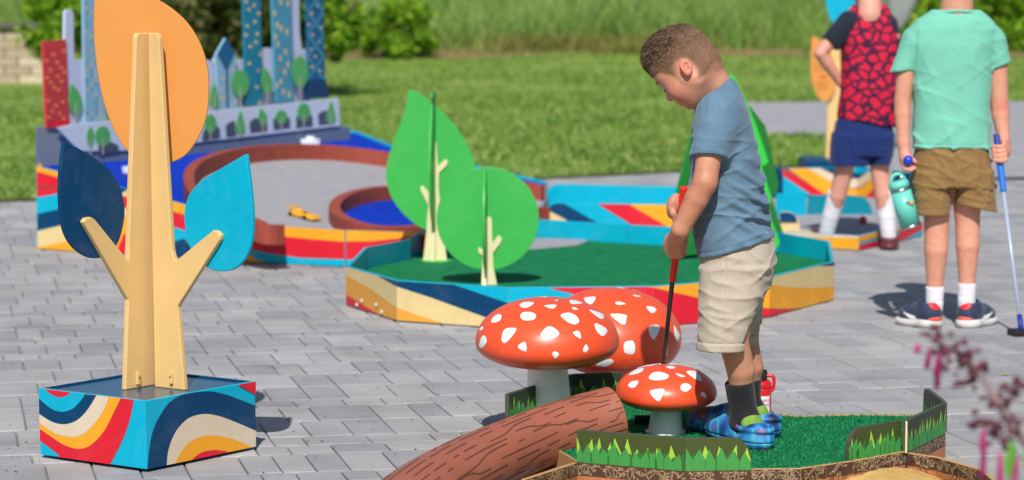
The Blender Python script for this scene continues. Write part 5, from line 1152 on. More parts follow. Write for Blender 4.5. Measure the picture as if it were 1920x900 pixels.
# ================================================================== SIGNED DISTANCE MODELLING for figures
f32 = np.float32
def A3(p): return np.array(tuple(p), f32)
def sd_cone(a, b, ra, rb):
    a, b = A3(a), A3(b); ab = b - a; L2 = float(ab @ ab) + 1e-12
    def f(P):
        t = np.clip(((P - a) @ ab) / L2, 0, 1); return np.linalg.norm(P - a - t[:, None] * ab, axis=1) - (ra + (rb - ra) * t)
    return f
def sd_chain(pts, rads, k=0.01):
    fs = [sd_cone(pts[i], pts[i + 1], rads[i], rads[i + 1]) for i in range(len(pts) - 1)]
    return sd_union(fs, min(k, 0.004))
def sd_ell(c, r, Rm=None):
    c = A3(c); r = np.array(r, f32); Rm = None if Rm is None else np.array(Rm, f32)   # rows = local axes
    def f(P):
        q = P - c
        if Rm is not None: q = q @ Rm.T
        k0 = np.linalg.norm(q / r, axis=1); k1 = np.linalg.norm(q / (r * r), axis=1) + 1e-9
        return k0 * (k0 - 1) / k1
    return f
def smin(a, b, k):
    h = np.maximum(k - np.abs(a - b), 0) / k; return np.minimum(a, b) - h * h * k * 0.25
def smax(a, b, k): return -smin(-a, -b, k)
def sd_union(fs, k=0.01):
    def f(P):
        d = fs[0](P)
        for g in fs[1:]: d = smin(d, g(P), k)
        return d
    return f
def sd_sub(a, b, k=0.004): return lambda P: smax(a(P), -b(P), k)
def sd_int(a, b, k=0.003): return lambda P: smax(a(P), b(P), k)
def sd_half(p, n):                                      # keeps the side opposite n
    p, n = A3(p), np.array(tuple(Vector(n).normalized()), f32); return lambda P: (P - p) @ n
def sd_loft(rows, pw=2.3):
    """rows: (z, xc, yc, hx, hy, [rot]) stacked in z"""
    Rw = np.array(sorted([tuple(r) + ((0,) if len(r) == 5 else ()) for r in rows]), f32)
    def f(P):
        z = P[:, 2]; I = [np.interp(z, Rw[:, 0], Rw[:, i]).astype(f32) for i in range(1, 6)]
        dx = P[:, 0] - I[0]; dy = P[:, 1] - I[1]; c, s = np.cos(I[4]), np.sin(I[4]); u = dx * c + dy * s; v = -dx * s + dy * c
        rr = (np.abs(u / I[2]) ** pw + np.abs(v / I[3]) ** pw) ** (1 / pw)
        d = (rr - 1) * np.minimum(I[2], I[3]) * 0.9
        zc = np.maximum(Rw[0, 0] - z, z - Rw[-1, 0]); return np.maximum(d, zc)
    return f
_rw = np.random.default_rng(5)
def folds(amp, scale, dirs=None, seed=1, n=7, sharp=1.0):
    r = np.random.default_rng(seed); K = []
    for i in range(n):
        d = r.normal(0, 1, 3) if dirs is None else np.array(dirs[i % len(dirs)], float) + r.normal(0, 0.25, 3)
        d /= np.linalg.norm(d); K.append((d * 2 * PI / (scale * r.uniform(0.7, 1.9)), r.uniform(0, 6.28), r.normal(0, 1, 3) * 14, r.uniform(0, 6.28), r.normal(0, 1, 3) * 22, r.uniform(0, 6.28)))
    def f(P):
        o = np.zeros(len(P), f32)
        for k, ph, wv, wp, mv, mp__ in K:
            a = P @ k.astype(f32) + ph + 2.2 * np.sin(P @ wv.astype(f32) + wp); o += ((1 - np.abs(np.sin(a * 0.5))) ** 3 - 0.22) * np.clip(0.35 + np.sin(P @ mv.astype(f32) + mp__), 0, 1.3)
        return o * (amp / math.sqrt(n))
    return f
def sd_disp(a, g): return lambda P: a(P) - g(P)
def sd_mesh(f, lo, hi, h):
    lo = np.array(tuple(lo), f32) - 2 * h; hi = np.array(tuple(hi), f32) + 2 * h
    B = 6; nb = np.ceil((hi - lo) / (h * B)).astype(int); N = nb * B
    ax = [lo[i] + h * np.arange(N[i]) for i in range(3)]
    cx = [lo[i] + h * (B * np.arange(nb[i]) + (B - 1) / 2) for i in range(3)]
    Gc = np.stack(np.meshgrid(*cx, indexing='ij'), -1).reshape(-1, 3).astype(f32)
    dc = f(Gc).reshape(tuple(nb)); near = np.abs(dc) < h * B * 1.5 + 0.004
    V = np.repeat(np.repeat(np.repeat(dc, B, 0), B, 1), B, 2).astype(f32)
    idx = np.argwhere(near)
    loc = np.stack(np.meshgrid(np.arange(B), np.arange(B), np.arange(B), indexing='ij'), -1).reshape(-1, 3)
    for s in range(0, len(idx), 1500):
        I = (idx[s:s + 1500, None, :] * B + loc[None]).reshape(-1, 3)
        V[I[:, 0], I[:, 1], I[:, 2]] = f((lo + h * I).astype(f32))
    V[0], V[-1] = 1, 1; V[:, 0], V[:, -1] = 1, 1; V[:, :, 0], V[:, :, -1] = 1, 1
    S = V < 0; n = N - 1
    cnt = np.zeros(tuple(n), np.int8)
    for a in (0, 1):
        for b in (0, 1):
            for c in (0, 1): cnt += S[a:a + n[0], b:b + n[1], c:c + n[2]]
    cells = np.argwhere((cnt > 0) & (cnt < 8)); num = np.full(tuple(n), -1, np.int32); num[tuple(cells.T)] = np.arange(len(cells))
    acc = np.zeros((len(cells), 3)); w_ = np.zeros(len(cells))
    cor = [(a, b, c) for a in (0, 1) for b in (0, 1) for c in (0, 1)]
    for p in cor:
        for ax_ in range(3):
            if p[ax_] == 0:
                q = list(p); q[ax_] = 1
                v0 = V[tuple((cells + p).T)]; v1 = V[tuple((cells + q).T)]; m = (v0 < 0) != (v1 < 0)
                t = np.where(m, v0 / np.where(m, v0 - v1, 1), 0); pt = cells + np.array(p, float); pt[:, ax_] += t
                acc += np.where(m[:, None], pt, 0); w_ += m
    verts = lo + h * (acc / w_[:, None]); faces = []
    for ax_ in range(3):
        o1, o2 = [(1, 2), (2, 0), (0, 1)][ax_]
        sl0 = [slice(1, n[i]) for i in range(3)]; sl0[ax_] = slice(0, n[ax_]); sl1 = list(sl0); sl1[ax_] = slice(1, n[ax_] + 1)
        m = S[tuple(sl0)] != S[tuple(sl1)]; e = np.argwhere(m); inside = S[tuple(sl0)][tuple(e.T)]
        off = np.ones(3, int); off[ax_] = 0; e = e + off
        def at(d1, d2):
            q = e.copy(); q[:, o1] -= d1; q[:, o2] -= d2; return num[tuple(q.T)]
        Q = np.stack([at(0, 0), at(1, 0), at(1, 1), at(0, 1)], 1); Q[~inside] = Q[~inside][:, ::-1]
        faces.append(Q)
    Fq = np.concatenate(faces); Fq = Fq[(Fq >= 0).all(1)]
    return verts, Fq
def sd_obj(name, f, lo, hi, h, m, parent, colf=None):
    V, Fq = sd_mesh(f, lo, hi, h); o = mesh(name, V, Fq, m, parent, smooth=True, recalc=False)
    if colf is not None:
        at = o.data.color_attributes.new('tint', 'FLOAT_COLOR', 'POINT'); c = np.ones((len(V), 4), f32); c[:, :3] = colf(V.astype(f32)); at.data.foreach_set('color', c.ravel())
    return o
def bbox(pts, pad):
    P = np.array([tuple(p) for p in pts]); return P.min(0) - pad, P.max(0) + pad
def skinmat(name):
    m, t = newmat(name); a = t.add('ShaderNodeVertexColor'); a.layer_name = 'tint'; tc = t.add('ShaderNodeTexCoord')
    n = t.add('ShaderNodeTexNoise', Scale=60.0, Detail=4.0); t.link(tc.outputs['Object'], n.inputs['Vector'])
    mr = t.add('ShaderNodeMapRange'); [mr.inputs[k].__setattr__('default_value', v) for k, v in ((1, 0.3), (2, 0.7), (3, 0.92), (4, 1.06))]; t.link(n.outputs[0], mr.inputs[0])
    vm = t.add('ShaderNodeVectorMath', operation='SCALE'); n6 = t.add('ShaderNodeTexNoise', Scale=22.0, Detail=3.0); t.link(tc.outputs['Object'], n6.inputs['Vector']); m6 = t.add('ShaderNodeMapRange'); [m6.inputs[k].__setattr__('default_value', v) for k, v in ((1, 0.42), (2, 0.75), (3, 0.0), (4, 0.5))]; t.link(n6.outputs[0], m6.inputs[0]); x6 = t.add('ShaderNodeMix'); x6.data_type = 'RGBA'; x6.blend_type = 'MULTIPLY'; x6.inputs[7].default_value = (1.0, 0.78, 0.72, 1); t.link(m6.outputs[0], x6.inputs[0]); t.link(a.outputs[0], x6.inputs[6]); t.link(x6.outputs[2], vm.inputs[0]); t.link(mr.outputs[0], vm.inputs['Scale']); t.link(vm.outputs[0], t.b.inputs['Base Color'])
    t.b.inputs['Roughness'].default_value = 0.5; t.b.inputs['Specular IOR Level'].default_value = 0.35; t.b.inputs['Subsurface Weight'].default_value = 0.12; t.b.inputs['Subsurface Radius'].default_value = (0.6, 0.25, 0.12); t.b.inputs['Subsurface Scale'].default_value = 0.01
    n5 = t.add('ShaderNodeTexNoise', Scale=350.0, Detail=3.0); t.link(tc.outputs['Object'], n5.inputs['Vector']); bq = t.add('ShaderNodeBump', Strength=0.12, Distance=0.002); t.link(n5.outputs[0], bq.inputs['Height']); t.link(bq.outputs[0], t.b.inputs['Normal'])
    return m
SKIN = skinmat('skin')
def cloth(name, col, var=0.07, vs=25, wr=0.5, ws=22.0, weave=900, rough=0.85, streak=None):
    m, t = newmat(name); tc = t.add('ShaderNodeTexCoord'); b = t.b; b.inputs['Roughness'].default_value = rough; b.inputs['Specular IOR Level'].default_value = 0.15; b.inputs['Sheen Weight'].default_value = 0.15
    n = t.add('ShaderNodeTexNoise', Scale=float(vs), Detail=5.0); t.link(tc.outputs['Object'], n.inputs['Vector'])
    mr = t.add('ShaderNodeMapRange'); [mr.inputs[k].__setattr__('default_value', v) for k, v in ((1, 0.3), (2, 0.7), (3, 1 - var), (4, 1 + var))]; t.link(n.outputs[0], mr.inputs[0])
    n3 = t.add('ShaderNodeTexNoise', Scale=float(weave) * 0.5, Detail=2.0); t.link(tc.outputs['Object'], n3.inputs['Vector'])
    m3 = t.add('ShaderNodeMapRange'); [m3.inputs[k].__setattr__('default_value', v) for k, v in ((1, 0.3), (2, 0.7), (3, 0.9), (4, 1.1))]; t.link(n3.outputs[0], m3.inputs[0])
    mu = t.add('ShaderNodeMath', operation='MULTIPLY'); t.link(mr.outputs[0], mu.inputs[0]); t.link(m3.outputs[0], mu.inputs[1])
    vm = t.add('ShaderNodeVectorMath', operation='SCALE'); vm.inputs[0].default_value = col[:3]; t.link(mu.outputs[0], vm.inputs['Scale']); t.link(vm.outputs[0], b.inputs['Base Color'])
    n2 = t.add('ShaderNodeTexNoise', Scale=float(ws), Detail=3.0, Distortion=1.2); n2.noise_type = 'RIDGED_MULTIFRACTAL'; t.link(tc.outputs['Object'], n2.inputs['Vector'])
    bp = t.add('ShaderNodeBump', Strength=wr, Distance=0.004); t.link(n2.outputs[0], bp.inputs['Height'])
    b2 = t.add('ShaderNodeBump', Strength=0.25, Distance=0.001); t.link(n3.outputs[0], b2.inputs['Height']); t.link(bp.outputs[0], b2.inputs['Normal']); t.link(b2.outputs[0], b.inputs['Normal'])
    return m
def rowpx(y, xl, xr, Y, hy, rot=0.0):
    a, b = D(xl, y, Y), D(xr, y, Y); return (a.z, (a.x + b.x) / 2, Y, (b.x - a.x) / 2, hy, rot)
class Frame:
    def __init__(s, o, f, u): s.o = Vector(o); s.f = Vector(f).normalized(); u = Vector(u); s.u = (u - s.f * u.dot(s.f)).normalized(); s.l = s.u.cross(s.f)
    def __call__(s, a, b, c): return s.o + s.f * a + s.l * b + s.u * c
    def M(s): return [tuple(s.f), tuple(s.l), tuple(s.u)]
def head_prims(H, k=1.0):
    """child's head; H frame at mid cranium, k scale"""
    E = lambda c, r, M=None: sd_ell(H(*(x * k for x in c)), [x * k for x in r], H.M())
    S = lambda a, b, ra, rb: sd_cone(H(*(x * k for x in a)), H(*(x * k for x in b)), ra * k, rb * k)
    base = sd_union([E((0.0, 0, 0.028), (0.086, 0.075, 0.083)), E((0.026, 0, -0.028), (0.064, 0.061, 0.075)), E((0.046, 0, -0.080), (0.028, 0.030, 0.020)), S((0.0, 0.045, -0.055), (0.045, 0.018, -0.084), 0.022, 0.015), S((0.0, -0.045, -0.055), (0.045, -0.018, -0.084), 0.022, 0.015),
                     E((0.052, 0.034, -0.042), (0.030, 0.027, 0.028)), E((0.052, -0.034, -0.042), (0.030, 0.027, 0.028)), E((0.062, 0, 0.02), (0.030, 0.055, 0.035)), E((-0.040, 0, -0.03), (0.045, 0.047, 0.05))], 0.03 * k)
    base = sd_sub(base, sd_union([E((0.094, 0.030, -0.008), (0.015, 0.019, 0.010)), E((0.094, -0.030, -0.008), (0.015, 0.019, 0.010))], 0.004), 0.012 * k)
    feat = [S((0.082, 0, -0.004), (0.100, 0, -0.036), 0.0075, 0.0095), E((0.088, 0.010, -0.040), (0.010, 0.007, 0.007)), E((0.088, -0.010, -0.040), (0.010, 0.007, 0.007)),
            E((0.0745, 0.030, -0.010), (0.013, 0.0145, 0.010)), E((0.0745, -0.030, -0.010), (0.013, 0.0145, 0.010)),
            E((0.082, 0, -0.0605), (0.011, 0.019, 0.006)), E((0.080, 0, -0.0705), (0.010, 0.016, 0.0065)), E((0.068, 0, -0.087), (0.014, 0.017, 0.012))]
    f = sd_union([base] + feat, 0.010 * k)
    f = sd_sub(f, E((0.092, 0, -0.0655), (0.010, 0.019, 0.0013)), 0.002)
    ears = []
    for s in (1, -1):
        ef = Frame(H(-0.012 * k, s * 0.076 * k, -0.018 * k), (H.l * s * 0.88 - H.f * 0.35), H.u - H.f * 0.25)
        M = [tuple(ef.f), tuple(ef.l), tuple(ef.u)]
        e = sd_ell(ef(0, 0, 0), (0.010 * k, 0.0165 * k, 0.0215 * k), M); e = sd_union([e, sd_ell(ef(0.001, -s * 0.003 * k, -0.017 * k), (0.008 * k, 0.009 * k, 0.010 * k), M)], 0.006)
        e = sd_sub(e, sd_ell(ef(0.009 * k, s * 0.001 * k, 0.002 * k), (0.010 * k, 0.0105 * k, 0.0145 * k), M), 0.002)
        e = sd_union([e, sd_ell(ef(0.003 * k, s * 0.008 * k, -0.004 * k), (0.005 * k, 0.004 * k, 0.006 * k), M)], 0.003); ears.append(e)
    return sd_union([f] + ears, 0.006 * k)
def finger(pts, r0, r1): return sd_chain(pts, [r0 + (r1 - r0) * i / (len(pts) - 1) for i in range(len(pts))], 0.003)
def tintf(base, spots):
    """base linear colour + (centre, radius, colour, strength) blushes"""
    def g(P):
        c = np.tile(np.array(base[:3], f32), (len(P), 1))
        for cen, r, col, st_ in spots:
            w_ = np.exp(-(np.linalg.norm(P - A3(cen), axis=1) / r) ** 2) * st_; c = c * (1 - w_[:, None]) + np.array(col[:3], f32) * w_[:, None]
        return c
    return g
def hairs(name, V, Nn, dirf, lenf, wd, m, parent, colf=None, seed=3):
    r = np.random.default_rng(seed); n = len(V); d = dirf(V, Nn) + r.normal(0, 0.16, (n, 3)); d /= np.linalg.norm(d, axis=1)[:, None]
    L = (lenf(V) * r.uniform(0.7, 1.2, n))[:, None]; s = np.cross(d, r.normal(0, 1, (n, 3))); s /= np.linalg.norm(s, axis=1)[:, None]; s *= wd
    mid = V + d * L * 0.55; tip = V + d * L - Nn * L * 0.18
    P = np.stack([V - s - Nn * 0.001, V + s - Nn * 0.001, mid + s * 0.8, mid - s * 0.8, tip], 1).reshape(-1, 3); b = np.arange(n) * 5
    Fc = [[i, i + 1, i + 2, i + 3] for i in b.tolist()] + [[i + 3, i + 2, i + 4] for i in b.tolist()]
    o = mesh(name, P, Fc, m, parent, recalc=False); o['kind'] = 'stuff'
    return o
def sample(V, Fq, n, keep=None, seed=2):
    r = np.random.default_rng(seed); a, b, c, d = (V[Fq[:, i]] for i in range(4)); ar = np.linalg.norm(np.cross(c - a, d - b), axis=1); N = np.cross(c - a, d - b); N /= np.linalg.norm(N, axis=1)[:, None] + 1e-12
    i = r.choice(len(Fq), n, p=ar / ar.sum()); u, v = r.random(n)[:, None], r.random(n)[:, None]
    P = (a[i] * (1 - u) + b[i] * u) * (1 - v) + (d[i] * (1 - u) + c[i] * u) * v
    return P, N[i]
# ================================================================== BOY with the red club
YB = 6.87
sB_ = YB / F
SKB = C(204, 148, 122); BLUSH = C(214, 108, 92); LIP = C(190, 88, 84)
boy = thing('person', 'boy in blue t-shirt and khaki shorts bending over a red golf club', 'person', (D(1395, 850, YB).x, YB, TZ), 'children on the golf course')
yaw, pit = R(22), R(42)
fw0 = Vector((-math.cos(yaw), math.sin(yaw), 0)); Hf = fw0 * math.cos(pit) - Vector((0, 0, 1)) * math.sin(pit); Hu = fw0 * math.sin(pit) + Vector((0, 0, 1)) * math.cos(pit)
HK = 0.93
HB_ = Frame(D(1289, 121, YB), Hf, Hu)
head = head_prims(HB_, HK)
# joints
shN = D(1342, 212, YB - 0.105); elN = D(1322, 342, YB - 0.150); wrN = D(1276, 430, YB - 0.135)
shF = D(1338, 212, YB + 0.10); elF = D(1318, 340, YB + 0.12); wrF = D(1288, 392, YB - 0.03)
neck0 = HB_(-0.035 * HK, 0, -0.05 * HK); neck1 = D(1354, 178, YB)
# club axis
gt = D(1283, 352, YB - 0.085); ce = D(1240, 690, YB + 0.10); cd = (ce - gt).normalized()
def clubpt(y): 
    t = (y - 352) / (690 - 352); return gt.lerp(ce, t)
def fist(c_top, side, wrist, back, scale=1.0, low=True):
    """hand closed round the club. side: +1/-1, back = direction the back of the hand faces; returns sdf list"""
    ax_ = cd; b = Vector(back); b = (b - ax_ * b.dot(ax_)).normalized(); s = ax_.cross(b).normalized() * side      # s: direction the knuckles lead
    prs = []; r0 = 0.0082 * scale; rc_ = 0.0195 * scale
    pc = c_top + ax_ * 0.026 * scale + b * 0.022 * scale
    Mx = [tuple(ax_), tuple(b), tuple(s)]
    prs.append(sd_ell(pc, (0.036 * scale, 0.0165 * scale, 0.027 * scale), Mx)); prs.append(sd_cone(wrist, pc - ax_ * 0.008 * scale, 0.0225 * scale, 0.019 * scale))
    fin = []
    for i in range(4):
        c = c_top + ax_ * (0.004 + 0.0165 * i) * scale
        P = [c + (b * math.cos(t) + s * math.sin(t)) * (rc_ + (0.004 if k == 0 else 0)) for k, t in enumerate((0.35, 1.15, 1.95, 2.75, 3.5))]
        fin.append(finger(P, r0 * 1.02, r0 * 0.86))
    th = [pc - s * 0.016 * scale - ax_ * 0.004, c_top + ax_ * 0.034 * scale - s * 0.024 * scale + b * 0.008, c_top + ax_ * 0.058 * scale - s * 0.019 * scale - b * 0.002, c_top + ax_ * 0.074 * scale - s * 0.010 * scale - b * 0.010]
    fin.append(finger(th, r0 * 1.15, r0 * 0.9))
    return prs, fin
cN = clubpt(436); prN, fiN = fist(cN, -1, wrN, (-0.55, -0.83, 0.1))
cF = clubpt(374); prF, fiF = fist(cF, 1, wrF, (-0.75, 0.6, 0.1))
armN = sd_union([sd_chain([shN.lerp(elN, 0.15), elN], [0.034, 0.031], 0.02), sd_chain([elN, elN.lerp(wrN, 0.35), wrN], [0.031, 0.0305, 0.0225], 0.02)] + prN, 0.008)
armF = sd_union([sd_chain([shF.lerp(elF, 0.15), elF], [0.034, 0.029], 0.02), sd_chain([elF, elF.lerp(wrF, 0.35), wrF], [0.029, 0.028, 0.021], 0.02)] + prF, 0.008)
# legs
hpN, knN, anN = D(1380, 520, YB - 0.06), D(1375, 640, YB - 0.075), G(1436, 846, TZ).lerp(G(1318, 812, TZ), 0.38) + Vector((0, 0, 0.062))
hpF, knF, anF = D(1392, 520, YB + 0.06), D(1394, 640, YB + 0.075), G(1456, 822, TZ).lerp(G(1292, 804, TZ), 0.33) + Vector((0, 0, 0.062))
def legf(hp, kn, an, cb=0.006):
    calf = kn.lerp(an, 0.36) + Vector((cb * 2, 0, 0))
    return sd_chain([hp, kn, calf, an.lerp(calf, 0.25), an], [0.060, 0.039, 0.0365, 0.024, 0.022], 0.02)
torso = sd_loft([rowpx(190, 1322, 1372, YB, 0.085), rowpx(280, 1314, 1402, YB, 0.085), rowpx(400, 1318, 1420, YB, 0.08), rowpx(520, 1332, 1430, YB, 0.085)])
bodyf = sd_union([sd_union([head, sd_cone(neck0, neck1, 0.038 * HK, 0.040)], 0.014), torso, armN, armF, legf(hpN, knN, anN), legf(hpF, knF, anF)], 0.012)
bodyf2 = sd_union([bodyf] + fiN + fiF, 0.0035)
earc = HB_(-0.012 * HK, 0.08 * HK, -0.018 * HK)
tb = tintf(SKB, [(HB_(0.055 * HK, 0.05 * HK, -0.045 * HK), 0.03, BLUSH, 0.45), (earc, 0.026, C(216, 100, 90), 0.6), (HB_(0.098 * HK, 0, -0.04 * HK), 0.012, BLUSH, 0.4), (HB_(0.09 * HK, 0, -0.066 * HK), 0.014, LIP, 0.75), (elN, 0.05, C(176, 112, 84), 0.5), (elN.lerp(wrN, 0.5), 0.07, C(184, 120, 90), 0.5), (cN.lerp(wrN, 0.3), 0.04, C(196, 128, 104), 0.4), (knN.lerp(anN, 0.12), 0.02, C(190, 96, 84), 0.5), (neck1, 0.06, C(226, 176, 140), 0.6)])
lo, hi = bbox([D(1190, 30, YB - 0.2), D(1480, 860, YB + 0.2), D(1190, 860, YB + 0.2)], 0.01); lo[1] = YB - 0.21; hi[1] = YB + 0.19; lo[2] = TZ
blo, bhi = lo, hi

# face details: lashes and brows on each side
HAIRM = leafmat('brown_hair', [C(44, 32, 24), C(80, 60, 46), C(122, 97, 75), C(172, 144, 114)], rough=0.45, trans=0.1)
for s in (1, -1):
    Pl = [HB_(a * HK, s * b * HK, c * HK) for a, b, c in ((0.0875, 0.018, -0.0165), (0.0895, 0.026, -0.019), (0.0875, 0.036, -0.0185), (0.081, 0.044, -0.015))]
    V, Fc = tube(Pl, [0.0012, 0.0026, 0.0026, 0.0012], 6); mesh('eyelash', V, Fc, mat('lash', C(40, 28, 22), 0.6), boy, smooth=True)
    Pb = [HB_(a * HK, s * b * HK, c * HK) for a, b, c in ((0.0935, 0.012, 0.010), (0.094, 0.024, 0.0135), (0.091, 0.036, 0.014), (0.083, 0.048, 0.010))]
    V, Fc = tube(Pb, [0.0020, 0.0032, 0.0030, 0.0012], 6); mesh('eyebrow', V, Fc, mat('brow_hair', C(120, 86, 62), 0.7), boy, smooth=True)
# hair: grows out of the scalp surface, thins to nothing at the hairline
_fc = sd_ell(HB_(0.108 * HK, 0, -0.042 * HK), (0.085 * HK, 0.13 * HK, 0.080 * HK), HB_.M())
_lw = sd_half(HB_(-0.03 * HK, 0, -0.072 * HK), -(HB_.u * 0.95 + HB_.f * -0.30))
_er = sd_union([sd_ell(HB_(-0.004 * HK, s * 0.08 * HK, -0.026 * HK), (0.023 * HK, 0.03 * HK, 0.031 * HK), HB_.M()) for s in (1, -1)], 0.005)
def hmask(P): return np.minimum(np.minimum(_fc(P), -_lw(P)), _er(P))
def hthick(P):
    u = (P - A3(HB_.o)) @ A3(HB_.u); f_ = (P - A3(HB_.o)) @ A3(HB_.f)
    t = 0.0020 + 0.0062 * np.clip((u - 0.03) / 0.05, 0, 1) + 0.0045 * np.clip((u - 0.05) / 0.04, 0, 1) * np.clip((f_ + 0.02) / 0.06, 0, 1)
    return np.clip(hmask(P) / 0.016, 0, 1) * t - 0.0012
hairf = lambda P: np.maximum(head(P) - hthick(P), -hmask(P) - 0.002)
def haircol(P):
    q = (P - A3(HB_.o)); u = q @ A3(HB_.u)
    w_ = np.clip((u - 0.04) / 0.045, 0, 1)[:, None]; side = np.array(C(132, 100, 78)[:3], f32); topc = np.array(C(70, 51, 39)[:3], f32)
    c = side * (1 - w_) + topc * w_; e_ = np.clip(1 - hmask(P) / 0.018, 0, 1)[:, None] * np.clip((0.06 - u) / 0.04, 0, 1)[:, None]
    e2 = np.clip((0.012 - u) / 0.06, 0, 1)[:, None] * 0.3; e_ = np.maximum(e_, e2); return c * (1 - e_) + np.array(SKB[:3], f32) * e_
hl, hh_ = bbox([HB_.o], 0.16)
hm, ht = newmat('scalp_hair'); va = ht.add('ShaderNodeVertexColor'); va.layer_name = 'tint'; ht.link(va.outputs[0], ht.b.inputs['Base Color']); ht.b.inputs['Roughness'].default_value = 0.7
htc = ht.add('ShaderNodeTexCoord'); hn = ht.add('ShaderNodeTexNoise', Scale=500.0, Detail=2.0); ht.link(htc.outputs['Object'], hn.inputs['Vector']); hb = ht.add('ShaderNodeBump', Strength=0.8, Distance=0.003); ht.link(hn.outputs[0], hb.inputs['Height']); ht.link(hb.outputs[0], ht.b.inputs['Normal'])
ho = sd_obj('hair', hairf, hl, hh_, 0.003, hm, boy, haircol)
def tb2(P):
    c = tb(P); nearh = (np.linalg.norm(P - A3(HB_.o), axis=1) < 0.13); w_ = np.clip(0.55 + hmask(P) / 0.03, 0, 0.8) * nearh; w_ = w_ * (hmask(P) > -0.016); return c * (1 - w_[:, None]) + haircol(P) * w_[:, None]
bo_ = sd_obj('body', bodyf2, blo, bhi, 0.003, SKIN, boy, tb2)
HV, HF_ = sd_mesh(hairf, hl, hh_, 0.004)
P, Nn = sample(HV, HF_, 60000)
q = P - A3(HB_.o); dd = np.linalg.norm(q, axis=1); out = ((q / dd[:, None]) * Nn).sum(1) > 0.2; P, Nn = P[out], Nn[out]
up_, fw_, lf_ = A3(HB_.u), A3(HB_.f), A3(HB_.l)
def hdir(V, N):
    u = ((V - A3(HB_.o)) @ up_); w_ = np.clip((u - 0.03) / 0.05, 0, 1)[:, None]
    sw = 0.35 * np.sin(V @ np.array([90., 60., 75.]))[:, None] * lf_; return N * (0.45 + 0.02 * w_) + (fw_ * 0.85 + sw) * w_ - up_ * 0.7 * (1 - w_) + fw_ * 0.25
def hlen(V):
    u = ((V - A3(HB_.o)) @ up_); f_ = ((V - A3(HB_.o)) @ fw_); return 0.0032 + 0.012 * np.clip((u - 0.02) / 0.05, 0, 1) + 0.012 * np.clip((u - 0.05) / 0.04, 0, 1) * np.clip((f_ + 0.03) / 0.07, 0, 1)
uu = (P - A3(HB_.o)) @ up_; ts = uu + RNG.normal(0, 0.010, len(P)) > 0.05
HAIR2 = leafmat('light_brown_hair', [C(86, 64, 48), C(124, 96, 74), C(164, 132, 104), C(196, 164, 134)], rough=0.5, trans=0.1)
km = hmask(P) > 0.001 + RNG.random(len(P)) * 0.02 * (uu < 0.03); P, Nn, ts = P[km], Nn[km], ts[km]
hairs('hair_strands', P[ts], Nn[ts], hdir, hlen, 0.00045, HAIRM, ho); hairs('hair_strands', P[~ts], Nn[~ts], hdir, hlen, 0.0004, HAIR2, ho)
# shirt -----------------------------------------------------------------
BSH = cloth('blue_shirt', C(96, 126, 150), 0.12, 12, 0.6, 14)
fd = folds(0.0085, 0.06, [(0.3, 0.1, 1), (0.6, 0, 0.8), (-0.4, 0.2, 1)], 4, 6)
shirt = sd_loft([rowpx(146, 1356, 1374, YB + 0.005, 0.050), rowpx(156, 1344, 1382, YB, 0.066), rowpx(170, 1328, 1390, YB, 0.090), rowpx(195, 1304, 1399, YB, 0.117), rowpx(230, 1298, 1410, YB, 0.122), rowpx(290, 1294, 1424, YB, 0.118), rowpx(350, 1294, 1433, YB, 0.113), rowpx(410, 1296, 1443, YB, 0.113), rowpx(440, 1300, 1454, YB, 0.117), rowpx(485, 1308, 1462, YB, 0.12)], 2.2)
slN = sd_cone(shN + Vector((0.008, 0.012, 0.0)), shN.lerp(elN, 0.72), 0.054, 0.0475); slF = sd_cone(shF, shF.lerp(elF, 0.72), 0.048, 0.045)
dN = (elN - shN).normalized()
slN = sd_int(slN, sd_half(D(1325, 294, YB - 0.14), dN + Vector((0.08, 0, 0)))); slF = sd_int(slF, sd_half(shF.lerp(elF, 0.6), dN))
shirtf = sd_union([shirt, slN, slF], 0.028)
def shirtd(P):
    d = shirtf(P); z = P[:, 2]; zc = D(1400, 370, YB).z
    m_ = np.exp(-((z - zc) / 0.14) ** 2) * 0.9 + 0.25
    # big soft folds gathered toward the waist at the back
    x = P[:, 0]; s = z + 0.45 * (x - D(1400, 370, YB).x) + 0.01 * np.sin(P[:, 1] * 40); big = np.exp(-((z - zc + 0.01) / 0.09) ** 2) * (np.maximum(np.sin(s * 2 * PI / 0.045), -0.2)) * 0.008 * np.clip((x - D(1350, 370, YB).x) / 0.06, 0, 1)
    gr = np.where(P[:, 1] < YB - 0.02, 0.0022 * np.exp(-(np.abs(np.linalg.norm(P - A3(shN + Vector((-0.012, 0.05, -0.03))), axis=1) - 0.088) / 0.0022) ** 2), 0)
    gr = gr + 0.0022 * np.exp(-(((P - A3(hemA)) @ A3(hn_) + 0.014) / 0.0018) ** 2)
    sv = ((P - A3(D(1325, 294, YB - 0.14))) @ A3((dN + Vector((0.08, 0, 0))).normalized()) + 0.016)
    gr = gr + np.where((P[:, 1] < YB - 0.085) & (P[:, 0] < D(1352, 290, YB).x), 0.0022 * np.exp(-(sv / 0.0018) ** 2), 0)
    gr = gr + 0.0022 * np.exp(-((neckhole(P) - 0.013) / 0.0018) ** 2)
    return d - fd(P) * m_ - big + gr
hemA, hemB = D(1315, 481, YB), D(1457, 437, YB); hn_ = Vector(((hemB - hemA).z, 0, -(hemB - hemA).x)).normalized(); hn_ = hn_ if hn_.z < 0 else -hn_
collar = Frame(neck1, (-0.5, 0, 0.6), (0.4, 0, 0.6))
neckhole = sd_cone(HB_(-0.03 * HK, 0, -0.05 * HK), D(1350, 172, YB), 0.047, 0.044)
sf = sd_sub(sd_int(shirtd, sd_half(hemA, hn_), 0.002), neckhole, 0.003)
lo, hi = bbox([D(1280, 135, YB), D(1475, 495, YB)], 0.02); lo[1] = YB - 0.24; hi[1] = YB + 0.22
